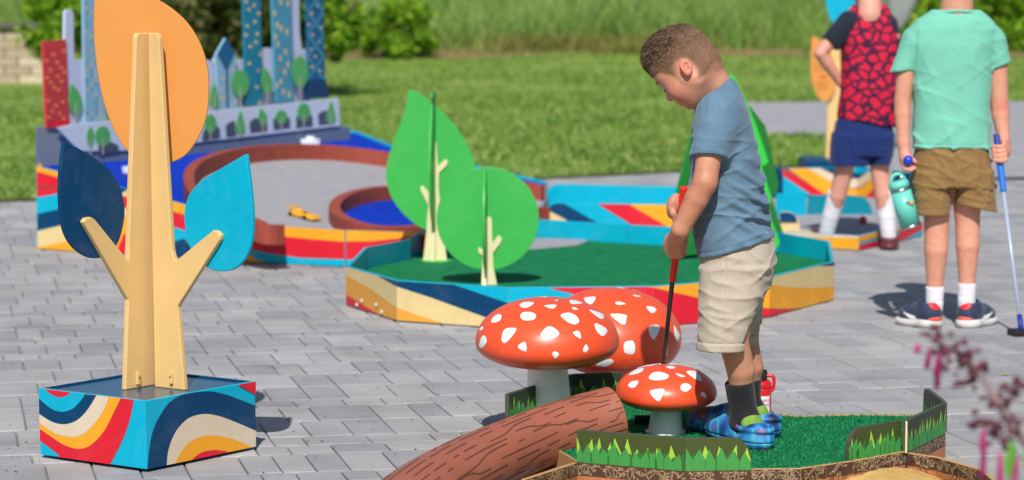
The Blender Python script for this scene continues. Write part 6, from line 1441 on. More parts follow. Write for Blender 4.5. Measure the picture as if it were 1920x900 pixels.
shirt_o = sd_obj('shirt', sf, lo, hi, 0.0035, BSH, boy)
# collar rib and seams
nr = [HB_.o]; ring_ = []
nd = (D(1350, 172, YB) - HB_(-0.03 * HK, 0, -0.05 * HK)).normalized(); na = nd.orthogonal().normalized(); nb_ = nd.cross(na)
def march(f, o, d, t0=0.02, t1=0.14):
    ts_ = np.linspace(t0, t1, 90).astype(f32); P = np.array([tuple(o + d * float(t)) for t in ts_], f32); v = f(P); k = np.argmax(v > 0)
    return o + d * float(ts_[k]) if v.max() > 0 else None
# shorts -----------------------------------------------------------------
KHK = cloth('khaki_shorts', C(178, 168, 154), 0.08, 14, 0.8, 12)
f2 = folds(0.0085, 0.065, [(0.7, 0, 0.7), (-0.5, 0, 0.8), (0.2, 0, 1)], 9, 7)
pel = sd_loft([rowpx(430, 1320, 1450, YB, 0.10), rowpx(480, 1314, 1455, YB, 0.115), rowpx(520, 1312, 1450, YB, 0.118), rowpx(550, 1311, 1436, YB, 0.118), rowpx(575, 1312, 1425, YB, 0.11)], 2.3)
ln_ = sd_loft([rowpx(500, 1312, 1440, YB - 0.058, 0.066), rowpx(550, 1310, 1428, YB - 0.066, 0.068), rowpx(600, 1308, 1412, YB - 0.074, 0.07), rowpx(654, 1307, 1400, YB - 0.076, 0.070)], 2.2)
lf2 = sd_loft([rowpx(500, 1330, 1450, YB + 0.058, 0.064), rowpx(560, 1335, 1432, YB + 0.068, 0.066), rowpx(600, 1340, 1428, YB + 0.076, 0.066), rowpx(642, 1345, 1424, YB + 0.078, 0.066)], 2.2)
shf = sd_union([pel, ln_, lf2], 0.012)
def cuff(P, z): return np.where(P[:, 2] < z, 0.0022, 0).astype(f32)
zc1 = D(1350, 632, YB).z
def shd(P):
    d = shf(P) - f2(P) * (0.3 + 0.7 * np.clip((P[:, 2] - zc1) / 0.06, 0, 1)) - cuff(P, zc1)
    xs = np.interp(P[:, 2], [D(1345, 650, YB).z, D(1354, 470, YB).z], [D(1345, 650, YB).x, D(1354, 470, YB).x]); gr = np.where(P[:, 1] < YB - 0.05, 0.0022 * np.exp(-((P[:, 0] - xs) / 0.002) ** 2), 0) + 0.002 * np.exp(-((P[:, 2] - zc1) / 0.002) ** 2)
    return d + gr
holes = sd_union([sd_cone(knN + Vector((0, 0, -0.02)), knN.lerp(hpN, 0.2), 0.052, 0.052), sd_cone(knF + Vector((0, 0, -0.02)), knF.lerp(hpF, 0.2), 0.05, 0.05)], 0.004)
lo, hi = bbox([D(1295, 425, YB), D(1470, 660, YB)], 0.02); lo[1] = YB - 0.17; hi[1] = YB + 0.17
sho = sd_obj('shorts', sd_sub(shd, holes, 0.003), lo, hi, 0.0035, KHK, boy)
# socks and clogs ------------------------------------------------------------
SOCK = cloth('charcoal_sock', C(38, 40, 44), 0.1, 20, 0.15, 40); LIME = cloth('lime_sock', C(120, 160, 66), 0.2, 120, 0.2, 60)
def clogmat():
    m, t = newmat('tie_dye_clog'); tc = t.add('ShaderNodeTexCoord'); mp2 = t.add('ShaderNodeMapping'); mp2.inputs['Scale'].default_value = (1.0, 1.0, 0.55); mp2.inputs['Rotation'].default_value = (0.3, 0.6, 0.4); t.link(tc.outputs['Object'], mp2.inputs['Vector'])
    n = t.add('ShaderNodeTexNoise', Scale=17.0, Detail=1.0, Roughness=0.4); t.link(mp2.outputs[0], n.inputs['Vector'])
    r = t.add('ShaderNodeValToRGB'); e = r.color_ramp.elements; e[0].position = 0.30; e[0].color = C(36, 36, 56); e[1].position = 0.74; e[1].color = C(150, 180, 70)
    for p, c in ((0.38, C(30, 84, 160)), (0.44, C(40, 130, 196)), (0.50, C(84, 178, 212)), (0.55, C(50, 120, 190)), (0.60, C(110, 100, 170)), (0.66, C(206, 128, 80))): x = e.new(p); x.color = c
    t.link(n.outputs[0], r.inputs[0]); t.link(r.outputs[0], t.b.inputs['Base Color']); t.b.inputs['Roughness'].default_value = 0.55
    return m
CLOG = clogmat()
def foot(an, heel, toe, zb, nm, fr):
    """sock tube, lime heel patch, clog shell with opening, strap"""
    h = G(heel[0], heel[1], zb); t = G(toe[0], toe[1], zb); d = (t - h); L = d.length; d.normalize(); s = Vector((-d.y, d.x, 0)); up = Vector((0, 0, 1))
    P = lambda a, b, c: h + d * a * L + s * b + up * c
    c = P(fr, 0, 0.062)
    kk = knN if nm == 'n' else knF; topk = kk.lerp(an, 0.50) + Vector((0.004, 0, 0))
    sockf = sd_union([sd_chain([topk, topk.lerp(c, 0.6), c], [0.0385, 0.0355, 0.034], 0.02), sd_cone(c, P(0.6, 0, 0.04), 0.034, 0.026), sd_ell(P(fr - 0.12, 0, 0.05), (0.03, 0.03, 0.034))], 0.025)
    fs = folds(0.0012, 0.03, None, 3)
    sockf = sd_int(sd_disp(sockf, fs), sd_half(topk + up * 0.0, (topk - c).normalized()), 0.003)
    lo_, hi_ = bbox([topk, h, t, P(0.5, 0.06, 0.1), P(0.5, -0.06, 0.1)], 0.045); lo_[2] = zb
    so_ = sd_obj('sock', sockf, lo_, hi_, 0.004, SOCK, boy)
    lime = sd_int(sd_disp(sockf, lambda Q: np.full(len(Q), 0.0012, f32)), sd_ell(P(fr - 0.16, 0, 0.064), (0.034, 0.05, 0.022)))
    sd_obj('heel_patch', lime, lo_, hi_, 0.004, LIME, so_)
    M = [tuple(d), tuple(s), (0, 0, 1)]
    sole = sd_union([sd_ell(P(0.72, 0, 0.022), (L * 0.29, 0.043, 0.027), M), sd_ell(P(0.18, 0, 0.022), (L * 0.21, 0.037, 0.028), M), sd_ell(P(0.45, 0, 0.02), (L * 0.36, 0.038, 0.024), M)], 0.03)
    upper = sd_union([sole, sd_ell(P(0.66, 0, 0.04), (L * 0.30, 0.041, 0.029), M), sd_ell(P(0.54, 0, 0.045), (L * 0.15, 0.039, 0.036), M), sd_ell(P(0.14, 0, 0.035), (L * 0.15, 0.037, 0.036), M)], 0.02)
    opening = sd_union([sd_ell(P(fr - 0.06, 0, 0.085), (L * 0.22, 0.031, 0.055), M), sd_cone(P(fr, 0, 0.06), P(fr, 0, 0.16), 0.033, 0.045)], 0.02)
    clog = sd_sub(upper, opening, 0.004)
    strap = sd_int(sd_sub(sd_ell(P(0.20, 0, 0.052), (L * 0.245, 0.044, 0.02), M), sd_ell(P(0.20, 0, 0.052), (L * 0.22, 0.039, 0.06), M), 0.001), sd_half(P(0.42, 0, 0), d))
    clog = sd_union([clog, strap], 0.002)
    clog = sd_int(clog, sd_half(P(0, 0, 0.001), (0, 0, -1)), 0.002)
    groove = sd_sub(clog, lambda Q: np.abs(Q[:, 2] - (zb + 0.020)) - 0.0012, 0.001)
    co = sd_obj('clog', groove, lo_, hi_, 0.003, CLOG, boy)
    V, Fc = tube([P(a, b, 0.003) for a, b in [(0.5 + 0.52 * math.cos(q), 0.046 * math.sin(q)) for q in [2 * PI * k / 30 for k in range(31)]]], 0.0028, 6, cap=False); mesh('outsole', V, Fc, BLK, co, smooth=True)
foot(anN, (1436, 846), (1332, 815), TZ, 'n', 0.38)
foot(anF, (1456, 822), (1292, 804), TZ, 'f', 0.33)
# club ---------------------------------------------------------------------
CLR = mat('club_grip_red', C(226, 44, 40), 0.5, 0.05, bump=0.1, bs=200); SHB = mat('club_shaft_black', C(34, 32, 34), 0.25, 0.1, spec=0.6)
head_p = G(1232, 796, TZ); ce2 = head_p + Vector((0.0, 0, 0.012))
kl = thing('golf_club', 'short golf club with red grip and black shaft held by the boy', 'golf club', tuple(head_p), 'golf clubs')
g1 = clubpt(524)
V, Fc = tube([gt, gt.lerp(g1, 0.5), g1], [0.0105, 0.0105, 0.0095], 16); mesh('grip', V, Fc, CLR, kl, smooth=False, bevel=0.001)
V, Fc = tube([g1, ce2 + Vector((0, 0, 0.0))], [0.0062, 0.0052], 12); mesh('shaft', V, Fc, SHB, kl, smooth=True)
V, Fc = boxmesh(ce2 + Vector((-0.02, 0, 0.002)), 0.042, 0.012, 0.012); mesh('head', V, Fc, BLK, kl, bevel=0.005)
# ================================================================== BOY in the mint shirt, seen from behind
YM = 9.84
SKM = C(216, 156, 132)
def shoe(an, heel, toe, par, up_m, sole_m, heel_m, zb=0.0, W=0.040, H=0.07, nm='shoe', swoosh=True, low=False):
    h = G(heel[0], heel[1], zb); t = G(toe[0], toe[1], zb); d = t - h; L = d.length; d.normalize(); s = Vector((-d.y, d.x, 0)); up = Vector((0, 0, 1)); M = [tuple(d), tuple(s), (0, 0, 1)]
    P = lambda a, b, c: h + d * (a * L) + s * b + up * c
    lo_, hi_ = bbox([P(a, b, c) for a in (-0.1, 1.1) for b in (-0.07, 0.07) for c in (0, 0.11)], 0.01); lo_[2] = zb
    sole = sd_union([sd_ell(P(0.72, 0, 0.016), (L * 0.31, W * 1.08, 0.024), M), sd_ell(P(0.17, 0, 0.018), (L * 0.20, W * 0.92, 0.027), M), sd_ell(P(0.45, 0, 0.016), (L * 0.34, W * 0.85, 0.022), M)], 0.03)
    sole = sd_int(sole, sd_half(P(0, 0, 0.001), (0, 0, -1)), 0.003)
    upr = sd_union([sd_ell(P(0.68, 0, 0.036), (L * 0.29, W * 0.98, 0.034), M), sd_cone(P(0.16, 0, 0.045), P(0.24, 0, 0.03 + H * 0.5), W * 0.82, W * 0.82), sd_cone(P(0.3, 0, 0.055), P(0.6, 0, 0.04), W * 0.82, W * 0.8)], 0.03)
    upr = sd_int(upr, sd_half(P(0, 0, 0.026), (0, 0, -1)), 0.002); upr = sd_int(upr, sd_half(P(0.15, 0, H + 0.018), up * 0.9 - d * 0.2 if not low else up), 0.006)
    upr = sd_sub(upr, sd_cone(P(0.22, 0, 0.05), P(0.22, 0, 0.2), W * 0.58, W * 0.68), 0.004)
    so_ = sd_obj(nm, upr, lo_, hi_, 0.004, up_m, par)
    sd_obj('sole', sole, lo_, hi_, 0.004, sole_m, so_)
    if heel_m:
        tabf = sd_int(sd_disp(upr, lambda Q: np.full(len(Q), 0.0015, f32)), sd_ell(P(-0.04, 0, H + 0.002), (0.05, 0.03, 0.020), M)); sd_obj('heel_tab', tabf, lo_, hi_, 0.004, heel_m, so_)
        tabf = sd_int(sd_disp(upr, lambda Q: np.full(len(Q), 0.0015, f32)), sd_ell(P(-0.04, 0, 0.034), (0.05, 0.04, 0.011), M)); sd_obj('heel_tab', tabf, lo_, hi_, 0.004, mat('coral_tab', C(232, 100, 84), 0.5), so_)
    if swoosh:
        for sg_ in (1, -1):
            V = []; pts = [(0.30, 0.034, 0.0008), (0.36, 0.036, 0.006), (0.44, 0.036, 0.008), (0.52, 0.042, 0.006), (0.62, 0.05, 0.004), (0.72, 0.06, 0.001)]
            for a, z_, w_ in pts:
                p = P(a, 0, z_); o_ = march(upr, p, s * sg_, 0.0, 0.08)
                if o_ is None: continue
                V += [o_ + s * sg_ * 0.0012 - up * w_, o_ + s * sg_ * 0.0012 + up * w_]
            mesh('side_mark', V, [[2 * i, 2 * i + 1, 2 * i + 3, 2 * i + 2] for i in range(len(V) // 2 - 1)], WHT, so_, recalc=False)
    return P
mint = thing('person', 'boy in mint green t-shirt and brown shorts standing with his back turned', 'person', (D(1785, 615, YM).x, YM, 0), 'children on the golf course')
HM = Frame(D(1795, -98, YM + 0.01), (0.0, 1, -0.15), (0, 0.15, 1)); headm = head_prims(HM, 1.02)
sL_, eL_, wL_ = D(1707, 78, YM), D(1692, 190, YM + 0.0), D(1694, 268, YM - 0.02)
sR_, eR_, wR_ = D(1868, 78, YM), D(1874, 198, YM), D(1882, 262, YM - 0.03)
palmL = D(1698, 296, YM - 0.03); palmR = D(1882, 282, YM - 0.035)
kLt, aLt = D(1756, 425, YM), D(1752, 560, YM); kRt, aRt = D(1814, 415, YM + 0.01), D(1813, 555, YM)
def legk(hp, kn, an, r=1.0): return sd_chain([hp, kn, kn.lerp(an, 0.32) + Vector((0, -0.008, 0)), kn.lerp(an, 0.78), an], [0.062 * r, 0.0455 * r, 0.0435 * r, 0.031 * r, 0.027 * r], 0.02)
ballc = D(1703, 301, YM - 0.055)
fL = [finger([palmL + Vector((-0.012 + 0.004 * i, -0.004, -0.022 - 0.003 * i)), palmL + Vector((-0.004 + 0.006 * i, -0.016, -0.040 + 0.002 * i)), palmL + Vector((0.016 + 0.004 * i, -0.028 + 0.006 * i, -0.044 + 0.007 * i)), palmL + Vector((0.030 + 0.001 * i, -0.030 + 0.010 * i, -0.036 + 0.006 * i))], 0.0085, 0.0068) for i in range(4)]
fL.append(finger([palmL + Vector((0.004, -0.012, 0.012)), palmL + Vector((0.020, -0.022, -0.002)), palmL + Vector((0.030, -0.036, -0.012))], 0.009, 0.0075))
cgT = D(1868, 252, YM - 0.045); cgB = D(1916, 628, YM - 0.25); cdm = (cgB - cgT).normalized()
fR = []
for i in range(4):
    c = cgT + cdm * (0.035 + 0.018 * i) * 1.0
    fR.append(finger([c + Vector((0.024, -0.004, 0.004)), c + Vector((0.020, -0.02, -0.006)), c + Vector((0.002, -0.026, -0.010)), c + Vector((-0.018, -0.014, -0.008)), c + Vector((-0.018, 0.004, -0.004))][: 5 if i > 0 else 4], 0.0088, 0.007))
fR.append(finger([palmR + Vector((-0.01, 0.008, 0.018)), palmR + Vector((-0.030, 0.0, 0.0)), palmR + Vector((-0.036, -0.004, -0.022))], 0.0095, 0.0075))
bm_ = sd_union([sd_union([headm, sd_cone(HM(-0.02, 0, -0.05), D(1793, 40, YM), 0.054, 0.062)], 0.02),
    sd_chain([sL_.lerp(eL_, 0.2), eL_, eL_.lerp(wL_, 0.3), wL_], [0.036, 0.031, 0.031, 0.0215], 0.02), sd_chain([sR_.lerp(eR_, 0.2), eR_, eR_.lerp(wR_, 0.3), wR_], [0.038, 0.033, 0.032, 0.0215], 0.02),
    sd_cone(wL_, palmL, 0.021, 0.022), sd_ell(palmL + Vector((-0.002, 0, -0.004)), (0.018, 0.024, 0.036)), sd_cone(wR_, palmR, 0.021, 0.02), sd_ell(palmR + Vector((0.002, 0, -0.002)), (0.022, 0.016, 0.034)),
    legk(D(1758, 330, YM), kLt, aLt), legk(D(1812, 330, YM), kRt, aRt), sd_loft([rowpx(60, 1730, 1845, YM, 0.06), rowpx(200, 1725, 1845, YM, 0.07), rowpx(330, 1730, 1845, YM, 0.075)])], 0.014)
bm2 = sd_union([bm_] + fL + fR, 0.004)
lo, hi = bbox([D(1660, -230, YM), D(1920, 600, YM)], 0.02); lo[1] = YM - 0.16; hi[1] = YM + 0.16; lo[2] = 0.02
sd_obj('body', bm2, lo, hi, 0.0045, SKIN, mint, tintf(SKM, [(eL_, 0.05, C(206, 136, 116), 0.6), (eR_ + Vector((0, -0.03, -0.01)), 0.025, C(196, 100, 88), 0.6), (palmL, 0.05, C(222, 140, 118), 0.5), (palmR, 0.05, C(214, 130, 110), 0.5), (kLt, 0.05, C(214, 140, 120), 0.5)]))
hm2 = sd_sub(sd_int(sd_ell(HM(-0.008, 0, 0.032), (0.106, 0.084, 0.094), HM.M()), sd_half(HM(-0.03, 0, -0.05), -(HM.u * 0.9 - HM.f * 0.4))), sd_ell(HM(0.11, 0, -0.034), (0.09, 0.13, 0.085), HM.M()))
hl2, hh2 = bbox([HM.o], 0.16); sd_obj('hair', hm2, hl2, hh2, 0.005, HAIRM, mint)
MSH = cloth('mint_shirt', C(118, 194, 172), 0.07, 9, 0.8, 10)
fm_ = folds(0.0065, 0.12, [(0.2, 0, 1), (0.7, 0, 0.7), (-0.6, 0, 0.8), (1, 0, 0.2)], 12, 8)
tor = sd_loft([rowpx(18, 1748, 1838, YM, 0.05), rowpx(26, 1735, 1848, YM, 0.062), rowpx(38, 1716, 1860, YM, 0.075), rowpx(55, 1702, 1872, YM, 0.085), rowpx(85, 1702, 1868, YM, 0.092), rowpx(130, 1709, 1859, YM, 0.095), rowpx(200, 1712, 1856, YM, 0.096), rowpx(277, 1711, 1857, YM, 0.10)], 2.5)
dL_ = (eL_ - sL_).normalized(); dR_ = (eR_ - sR_).normalized()
sl1 = sd_int(sd_cone(sL_ + Vector((0.012, 0, 0.0)), D(1689, 140, YM), 0.046, 0.042), sd_half(D(1690, 133, YM), dL_ + Vector((0.25, 0, 0)))); sl2 = sd_int(sd_cone(sR_ + Vector((-0.012, 0, 0)), D(1875, 135, YM), 0.048, 0.047), sd_half(D(1873, 124, YM), dR_ + Vector((0.28, 0, 0))))
msf = sd_union([tor, sl1, sl2], 0.02)
zh = D(1780, 270, YM).z; nh_ = sd_cone(D(1793, -40, YM), D(1793, 8, YM + 0.005), 0.06, 0.058)
def msd(P):
    z = P[:, 2]; m_ = 0.5 + 0.9 * np.clip((D(1780, 130, YM).z - z) / 0.25, 0, 1)
    gr = 0.002 * np.exp(-((z - zh) / 0.002) ** 2) * (np.abs(P[:, 0] - D(1784, 270, YM).x) < 0.17) + 0.002 * np.exp(-((nh_(P) - 0.016) / 0.002) ** 2)
    for s_, x0, sg_ in ((sL_, D(1711, 100, YM).x, 1), (sR_, D(1861, 100, YM).x, -1)):
        gr = gr + 0.003 * np.exp(-((P[:, 0] - x0 - sg_ * 0.05 * (z - s_.z + 0.06)) / 0.003) ** 2) * np.clip((s_.z + 0.03 - z) / 0.03, 0, 1) * (z > s_.z - 0.13)
    return msf(P) - fm_(P) * m_ + gr
lo, hi = bbox([D(1660, 5, YM), D(1905, 285, YM)], 0.02); lo[1] = YM - 0.14; hi[1] = YM + 0.14
sd_obj('shirt', sd_sub(msd, nh_, 0.003), lo, hi, 0.0042, MSH, mint)
cc_ = D(1793, 20, YM)
V, Fc = tube([cc_ + Vector((0.080 * math.cos(t), 0.060 * math.sin(t), -0.008 * abs(math.cos(t)))) for t in [2 * PI * k / 40 for k in range(41)]], 0.0075, 8, cap=False); mesh('collar', V, Fc, MSH, mint, smooth=True)
BRS = cloth('brown_shorts', C(140, 110, 68), 0.10, 16, 0.8, 14)
fs_ = folds(0.008, 0.06, [(0.2, 0, 1), (0.7, 0, 0.7), (-0.7, 0, 0.7)], 17, 8)
shm = sd_union([sd_loft([rowpx(270, 1716, 1853, YM, 0.092), rowpx(300, 1712, 1858, YM, 0.098), rowpx(350, 1711, 1863, YM, 0.098)], 2.6), sd_loft([rowpx(320, 1712, 1783, YM, 0.092), rowpx(402, 1714, 1780, YM, 0.085)], 2.5), sd_loft([rowpx(320, 1785, 1861, YM, 0.092), rowpx(398, 1788, 1869, YM, 0.085)], 2.5)], 0.010)
hcut = sd_half(D(1828, 389, YM), (-0.2, 0, -1)); midx = D(1784, 390, YM).x
def shmd(P):
    z = P[:, 2]; g = 0.0035 * np.exp(-((P[:, 0] - D(1783, 330, YM).x) / 0.003) ** 2) + 0.002 * np.exp(-((z - D(1750, 391, YM).z + 0.02 * (P[:, 0] > midx) * 0 - np.where(P[:, 0] > midx, 0.028, 0)) / 0.002) ** 2)
    d = shm(P) - fs_(P) * (0.3 + 0.7 * np.clip((z - D(1750, 391, YM).z) / 0.06, 0, 1)) + g; return np.where(P[:, 0] > midx, np.maximum(d, hcut(P)), d)
hol = sd_union([sd_cone(kLt, kLt + Vector((0, 0, 0.09)), 0.056, 0.056), sd_cone(kRt + Vector((0.01, 0, 0)), kRt + Vector((0.01, 0, 0.09)), 0.058, 0.058)], 0.004)
lo, hi = bbox([D(1700, 262, YM), D(1880, 412, YM)], 0.02); lo[1] = YM - 0.13; hi[1] = YM + 0.13
sd_obj('shorts', sd_sub(shmd, hol, 0.003), lo, hi, 0.0042, BRS, mint)
WSK = cloth('white_sock', C(226, 226, 232), 0.05, 30, 0.3, 40); NVS = cloth('navy_shoe_mesh', C(46, 58, 82), 0.15, 60, 0.1, 60, rough=0.6); SOLE = mat('shoe_sole', C(216, 214, 212), 0.5, 0.06, vs=20); RTAB = mat('red_heel_tab', C(226, 34, 48), 0.5)
def sock(pts, rads, zt_, par, m=None, am=0.0016):
    f = sd_disp(sd_chain(pts, rads, 0.02), folds(am, 0.03, [(0, 0, 1)], 6)); top = pts[0]; d = (pts[0] - pts[1]).normalized(); f = sd_int(f, sd_half(top, d), 0.003)
    lo_, hi_ = bbox(pts, max(rads) + 0.01); return sd_obj('sock', f, lo_, hi_, 0.004, m or WSK, par)
sock([D(1753, 537, YM), D(1752, 570, YM), D(1752, 600, YM)], [0.0345, 0.032, 0.027], 0, mint); sock([D(1813, 531, YM), D(1812, 565, YM), D(1811, 600, YM)], [0.0345, 0.032, 0.027], 0, mint)
shoe(aLt, (1757, 616), (1688, 605), mint, NVS, SOLE, RTAB, 0.0, W=0.050, H=0.085); shoe(aRt, (1806, 616), (1856, 604), mint, NVS, SOLE, RTAB, 0.0, W=0.050, H=0.085)
bb_ = ball('golf_ball', 'blue golf ball held in the left hand of the boy in mint', ballc, 0.0195, mat('blue_ball', C(30, 60, 190), 0.3))
# his club
kb = thing('golf_club', 'blue putter with silver shaft held by the boy in mint', 'golf club', tuple(G(1914, 632, 0.0)), 'golf clubs')
BGR = mat('club_grip_blue', C(20, 110, 210), 0.5, 0.05); DBG = mat('club_blue_dark', C(16, 50, 140), 0.45, 0.05)
mp_ = cgT.lerp(cgB, (360 - 252) / (628 - 252))
V, Fc = tube([cgT, cgT.lerp(mp_, 0.45)], [0.0115, 0.013], 14); mesh('grip_top', V, Fc, DBG, kb, smooth=False, bevel=0.001)
V, Fc = tube([cgT.lerp(mp_, 0.4505), mp_], [0.0135, 0.0115], 14); mesh('grip', V, Fc, BGR, kb, smooth=False, bevel=0.001)
V, Fc = tube([mp_, cgB], [0.0065, 0.006], 10); mesh('shaft', V, Fc, mat('silver_blue_shaft', C(170, 184, 210), 0.3, 0.05, spec=0.8), kb, smooth=True)
hd_ = cgT.lerp(cgB, 0.90); V, Fc = tube([hd_, cgB], [0.009, 0.011], 12); mesh('hosel', V, Fc, DBG, kb, smooth=True)
V, Fc = boxmesh(Vector((cgB.x - 0.012, cgB.y, max(cgB.z - 0.004, 0.0125))), 0.03, 0.035, 0.0115, Vector((0.9, 0.3, 0)).normalized(), Vector((-0.3, 0.9, 0)).normalized()); mesh('head', V, Fc, BLK, kb, bevel=0.005)
# his bottle
MBT = mat('mint_bottle', C(104, 206, 190), 0.35, 0.03); b_a = D(1688, 356, YM - 0.04); b_b = D(1708, 427, YM - 0.04); bup = (b_a - b_b).normalized(); bl = (b_a - b_b).length
mb = thing('water_bottle', 'mint green water bottle hanging from the hand of the boy in mint', 'water bottle', tuple(b_b))
V, Fc = lathe(b_b, [(0.036, 0.0), (0.038, 0.003), (0.038, 0.012)], 32, bup); mesh('base_ring', V, Fc, STEEL, mb, smooth=True)
V, Fc = lathe(b_b + bup * 0.0122, [(0.0385, 0), (0.0385, bl - 0.018)], 32, bup); mesh('body', V, Fc, MBT, mb, smooth=True)
V, Fc = lathe(b_a - bup * 0.0056, [(0.0375, 0), (0.0375, 0.011)], 32, bup); mesh('neck_ring', V, Fc, STEEL, mb, smooth=True)
V, Fc = lathe(b_a + bup * 0.0056, [(0.0385, 0), (0.0385, 0.018), (0.034, 0.026), (0.016, 0.03)], 32, bup); lid2 = mesh('lid', V, Fc, MBT, mb, smooth=True)
sx_ = bup.cross(Vector((0, 1, 0))).normalized()
V, Fc = tube([b_a + bup * (0.030 + 0.030 * math.sin(t)) + sx_ * (0.026 * math.cos(t)) for t in [PI * k / 12 for k in range(13)]], 0.0065, 10); mesh('handle', V, Fc, MBT, lid2, smooth=True)
V, Fc = tube([b_a + bup * 0.03 - sx_ * 0.012, b_a + bup * 0.05 - sx_ * 0.02], 0.008, 10); mesh('spout', V, Fc, STEEL, lid2, smooth=True)
stc = D(1703, 379, YM - 0.04) + Vector((0, -0.0392, 0)); cols = [C(40, 150, 200), C(40, 90, 180), C(236, 120, 60), C(236, 200, 60), C(200, 50, 60)]
for k, c in enumerate(cols):
    q = stc + Vector((-0.010 + 0.005 * k, 0.0004 * abs(k - 2), 0.002 * (k % 2))); V, Fc = lathe(q, [(0.0055, 0), (0.0055, 0.0012 + 0.0002 * k)], 12, (0, -1, 0)); mesh('sticker', V, Fc, mat('sticker_colour_' + 'abcde'[k], c, 0.5), mb)
# ================================================================== BOY in the red patterned shirt
YR = 12.9
rk_ = thing('person', 'boy in red patterned shirt and navy shorts leaning over the right hole', 'person', (D(1610, 470, YR).x, YR, 0), 'children on the golf course')
HR = Frame(D(1629, -28, YR + 0.08), (-0.1, 0.9, -0.45), (0, 0.45, 0.9)); hr_ = head_prims(HR, 1.0)
sl_, el_, wl_ = D(1580, 50, YR), D(1538, 100, YR - 0.03), D(1574, 152, YR + 0.02)
sr_, er_, wr_ = D(1672, 52, YR), D(1682, 130, YR + 0.10), D(1650, 190, YR + 0.22)
k1_, a1_ = D(1582, 325, YR), D(1545, 452, YR + 0.1); k2_, a2_ = D(1650, 322, YR), D(1667, 455, YR)
hand = [finger([wl_ + Vector((0.01, 0.0, -0.01 - 0.008 * i)), wl_ + Vector((0.03, -0.01, -0.018 - 0.010 * i)), wl_ + Vector((0.05, -0.006, -0.022 - 0.010 * i))], 0.0085, 0.007) for i in range(4)] + [finger([wl_, wl_ + Vector((0.02, -0.01, 0.012)), wl_ + Vector((0.035, -0.012, 0.016))], 0.009, 0.0075)]
hand += [finger([wr_, wr_ + Vector((-0.02 + 0.008 * i, 0.02, -0.03)), wr_ + Vector((-0.02 + 0.006 * i, 0.03, -0.055))], 0.009, 0.007) for i in range(5)]
br2 = sd_union([sd_union([hr_, sd_cone(HR(-0.02, 0, -0.05), D(1630, 28, YR), 0.052, 0.06)], 0.02), sd_chain([sl_.lerp(el_, 0.2), el_, el_.lerp(wl_, 0.35), wl_], [0.036, 0.031, 0.03, 0.021], 0.02), sd_chain([sr_.lerp(er_, 0.2), er_, wr_], [0.036, 0.03, 0.021], 0.02), sd_ell(wl_ + Vector((0.014, 0, -0.012)), (0.024, 0.014, 0.022)), sd_ell(wr_ + Vector((0, 0.01, -0.014)), (0.022, 0.014, 0.026)),
    legk(D(1590, 270, YR), k1_, a1_, 0.97), legk(D(1650, 270, YR), k2_, a2_, 0.97), sd_loft([rowpx(40, 1600, 1660, YR, 0.05), rowpx(200, 1590, 1665, YR, 0.06), rowpx(290, 1585, 1660, YR, 0.07)])], 0.014)
br3 = sd_union([br2] + hand, 0.004)
lo, hi = bbox([D(1515, -95, YR), D(1710, 465, YR)], 0.02); lo[1] = YR - 0.17; hi[1] = YR + 0.34; lo[2] = 0.02
sd_obj('body', br3, lo, hi, 0.0055, SKIN, rk_, tintf(C(220, 160, 140), [(HR(-0.012, 0.08, -0.018), 0.03, C(226, 112, 104), 0.6), (HR(-0.012, -0.08, -0.018), 0.03, C(226, 112, 104), 0.6), (el_, 0.04, C(222, 140, 122), 0.5)]))
hm3 = sd_sub(sd_int(sd_ell(HR(-0.008, 0, 0.032), (0.103, 0.081, 0.092), HR.M()), sd_half(HR(-0.03, 0, -0.035), -(HR.u * 0.9 - HR.f * 0.4))), sd_ell(HR(0.11, 0, -0.034), (0.09, 0.13, 0.085), HR.M()))
hl3, hh3 = bbox([HR.o], 0.16); sd_obj('hair', hm3, hl3, hh3, 0.005, mat('buzz_hair', C(150, 122, 104), 0.8, 0.2, vs=200), rk_)
def crackle():
    m, t = newmat('red_crackle_shirt'); tc = t.add('ShaderNodeTexCoord'); mp2 = t.add('ShaderNodeMapping'); mp2.inputs['Scale'].default_value = (1.0, 0.45, 1.25); t.link(tc.outputs['Object'], mp2.inputs['Vector'])
    nz = t.add('ShaderNodeTexNoise', Scale=14.0, Detail=2.0); t.link(mp2.outputs[0], nz.inputs['Vector']); mx = t.add('ShaderNodeVectorMath', operation='SCALE'); mx.inputs['Scale'].default_value = 0.05; t.link(nz.outputs['Color'], mx.inputs[0]); ad = t.add('ShaderNodeVectorMath', operation='ADD'); t.link(mp2.outputs[0], ad.inputs[0]); t.link(mx.outputs[0], ad.inputs[1])
    v = t.add('ShaderNodeTexVoronoi', Scale=18.0); v.feature = 'DISTANCE_TO_EDGE'; t.link(ad.outputs[0], v.inputs['Vector'])
    r = t.add('ShaderNodeValToRGB'); e = r.color_ramp.elements; e[0].position = 0.07; e[0].color = C(60, 30, 58); e[1].position = 0.16; e[1].color = C(200, 36, 66); t.link(v.outputs['Distance'], r.inputs[0]); t.link(r.outputs[0], t.b.inputs['Base Color']); t.b.inputs['Roughness'].default_value = 0.8; t.b.inputs['Specular IOR Level'].default_value = 0.15
    return m
RSH = crackle(); BSL = cloth('black_sleeve', C(34, 40, 54), 0.1, 20, 0.3, 20); NSH = cloth('navy_shorts', C(30, 48, 104), 0.08, 12, 0.5, 14)
tr_ = sd_loft([rowpx(8, 1600, 1660, YR + 0.05, 0.05), rowpx(20, 1590, 1668, YR + 0.04, 0.07), rowpx(40, 1578, 1678, YR + 0.03, 0.085), rowpx(70, 1574, 1683, YR + 0.02, 0.095), rowpx(120, 1577, 1686, YR + 0.01, 0.10), rowpx(170, 1576, 1685, YR, 0.10), rowpx(242, 1566, 1680, YR, 0.105)], 2.4)
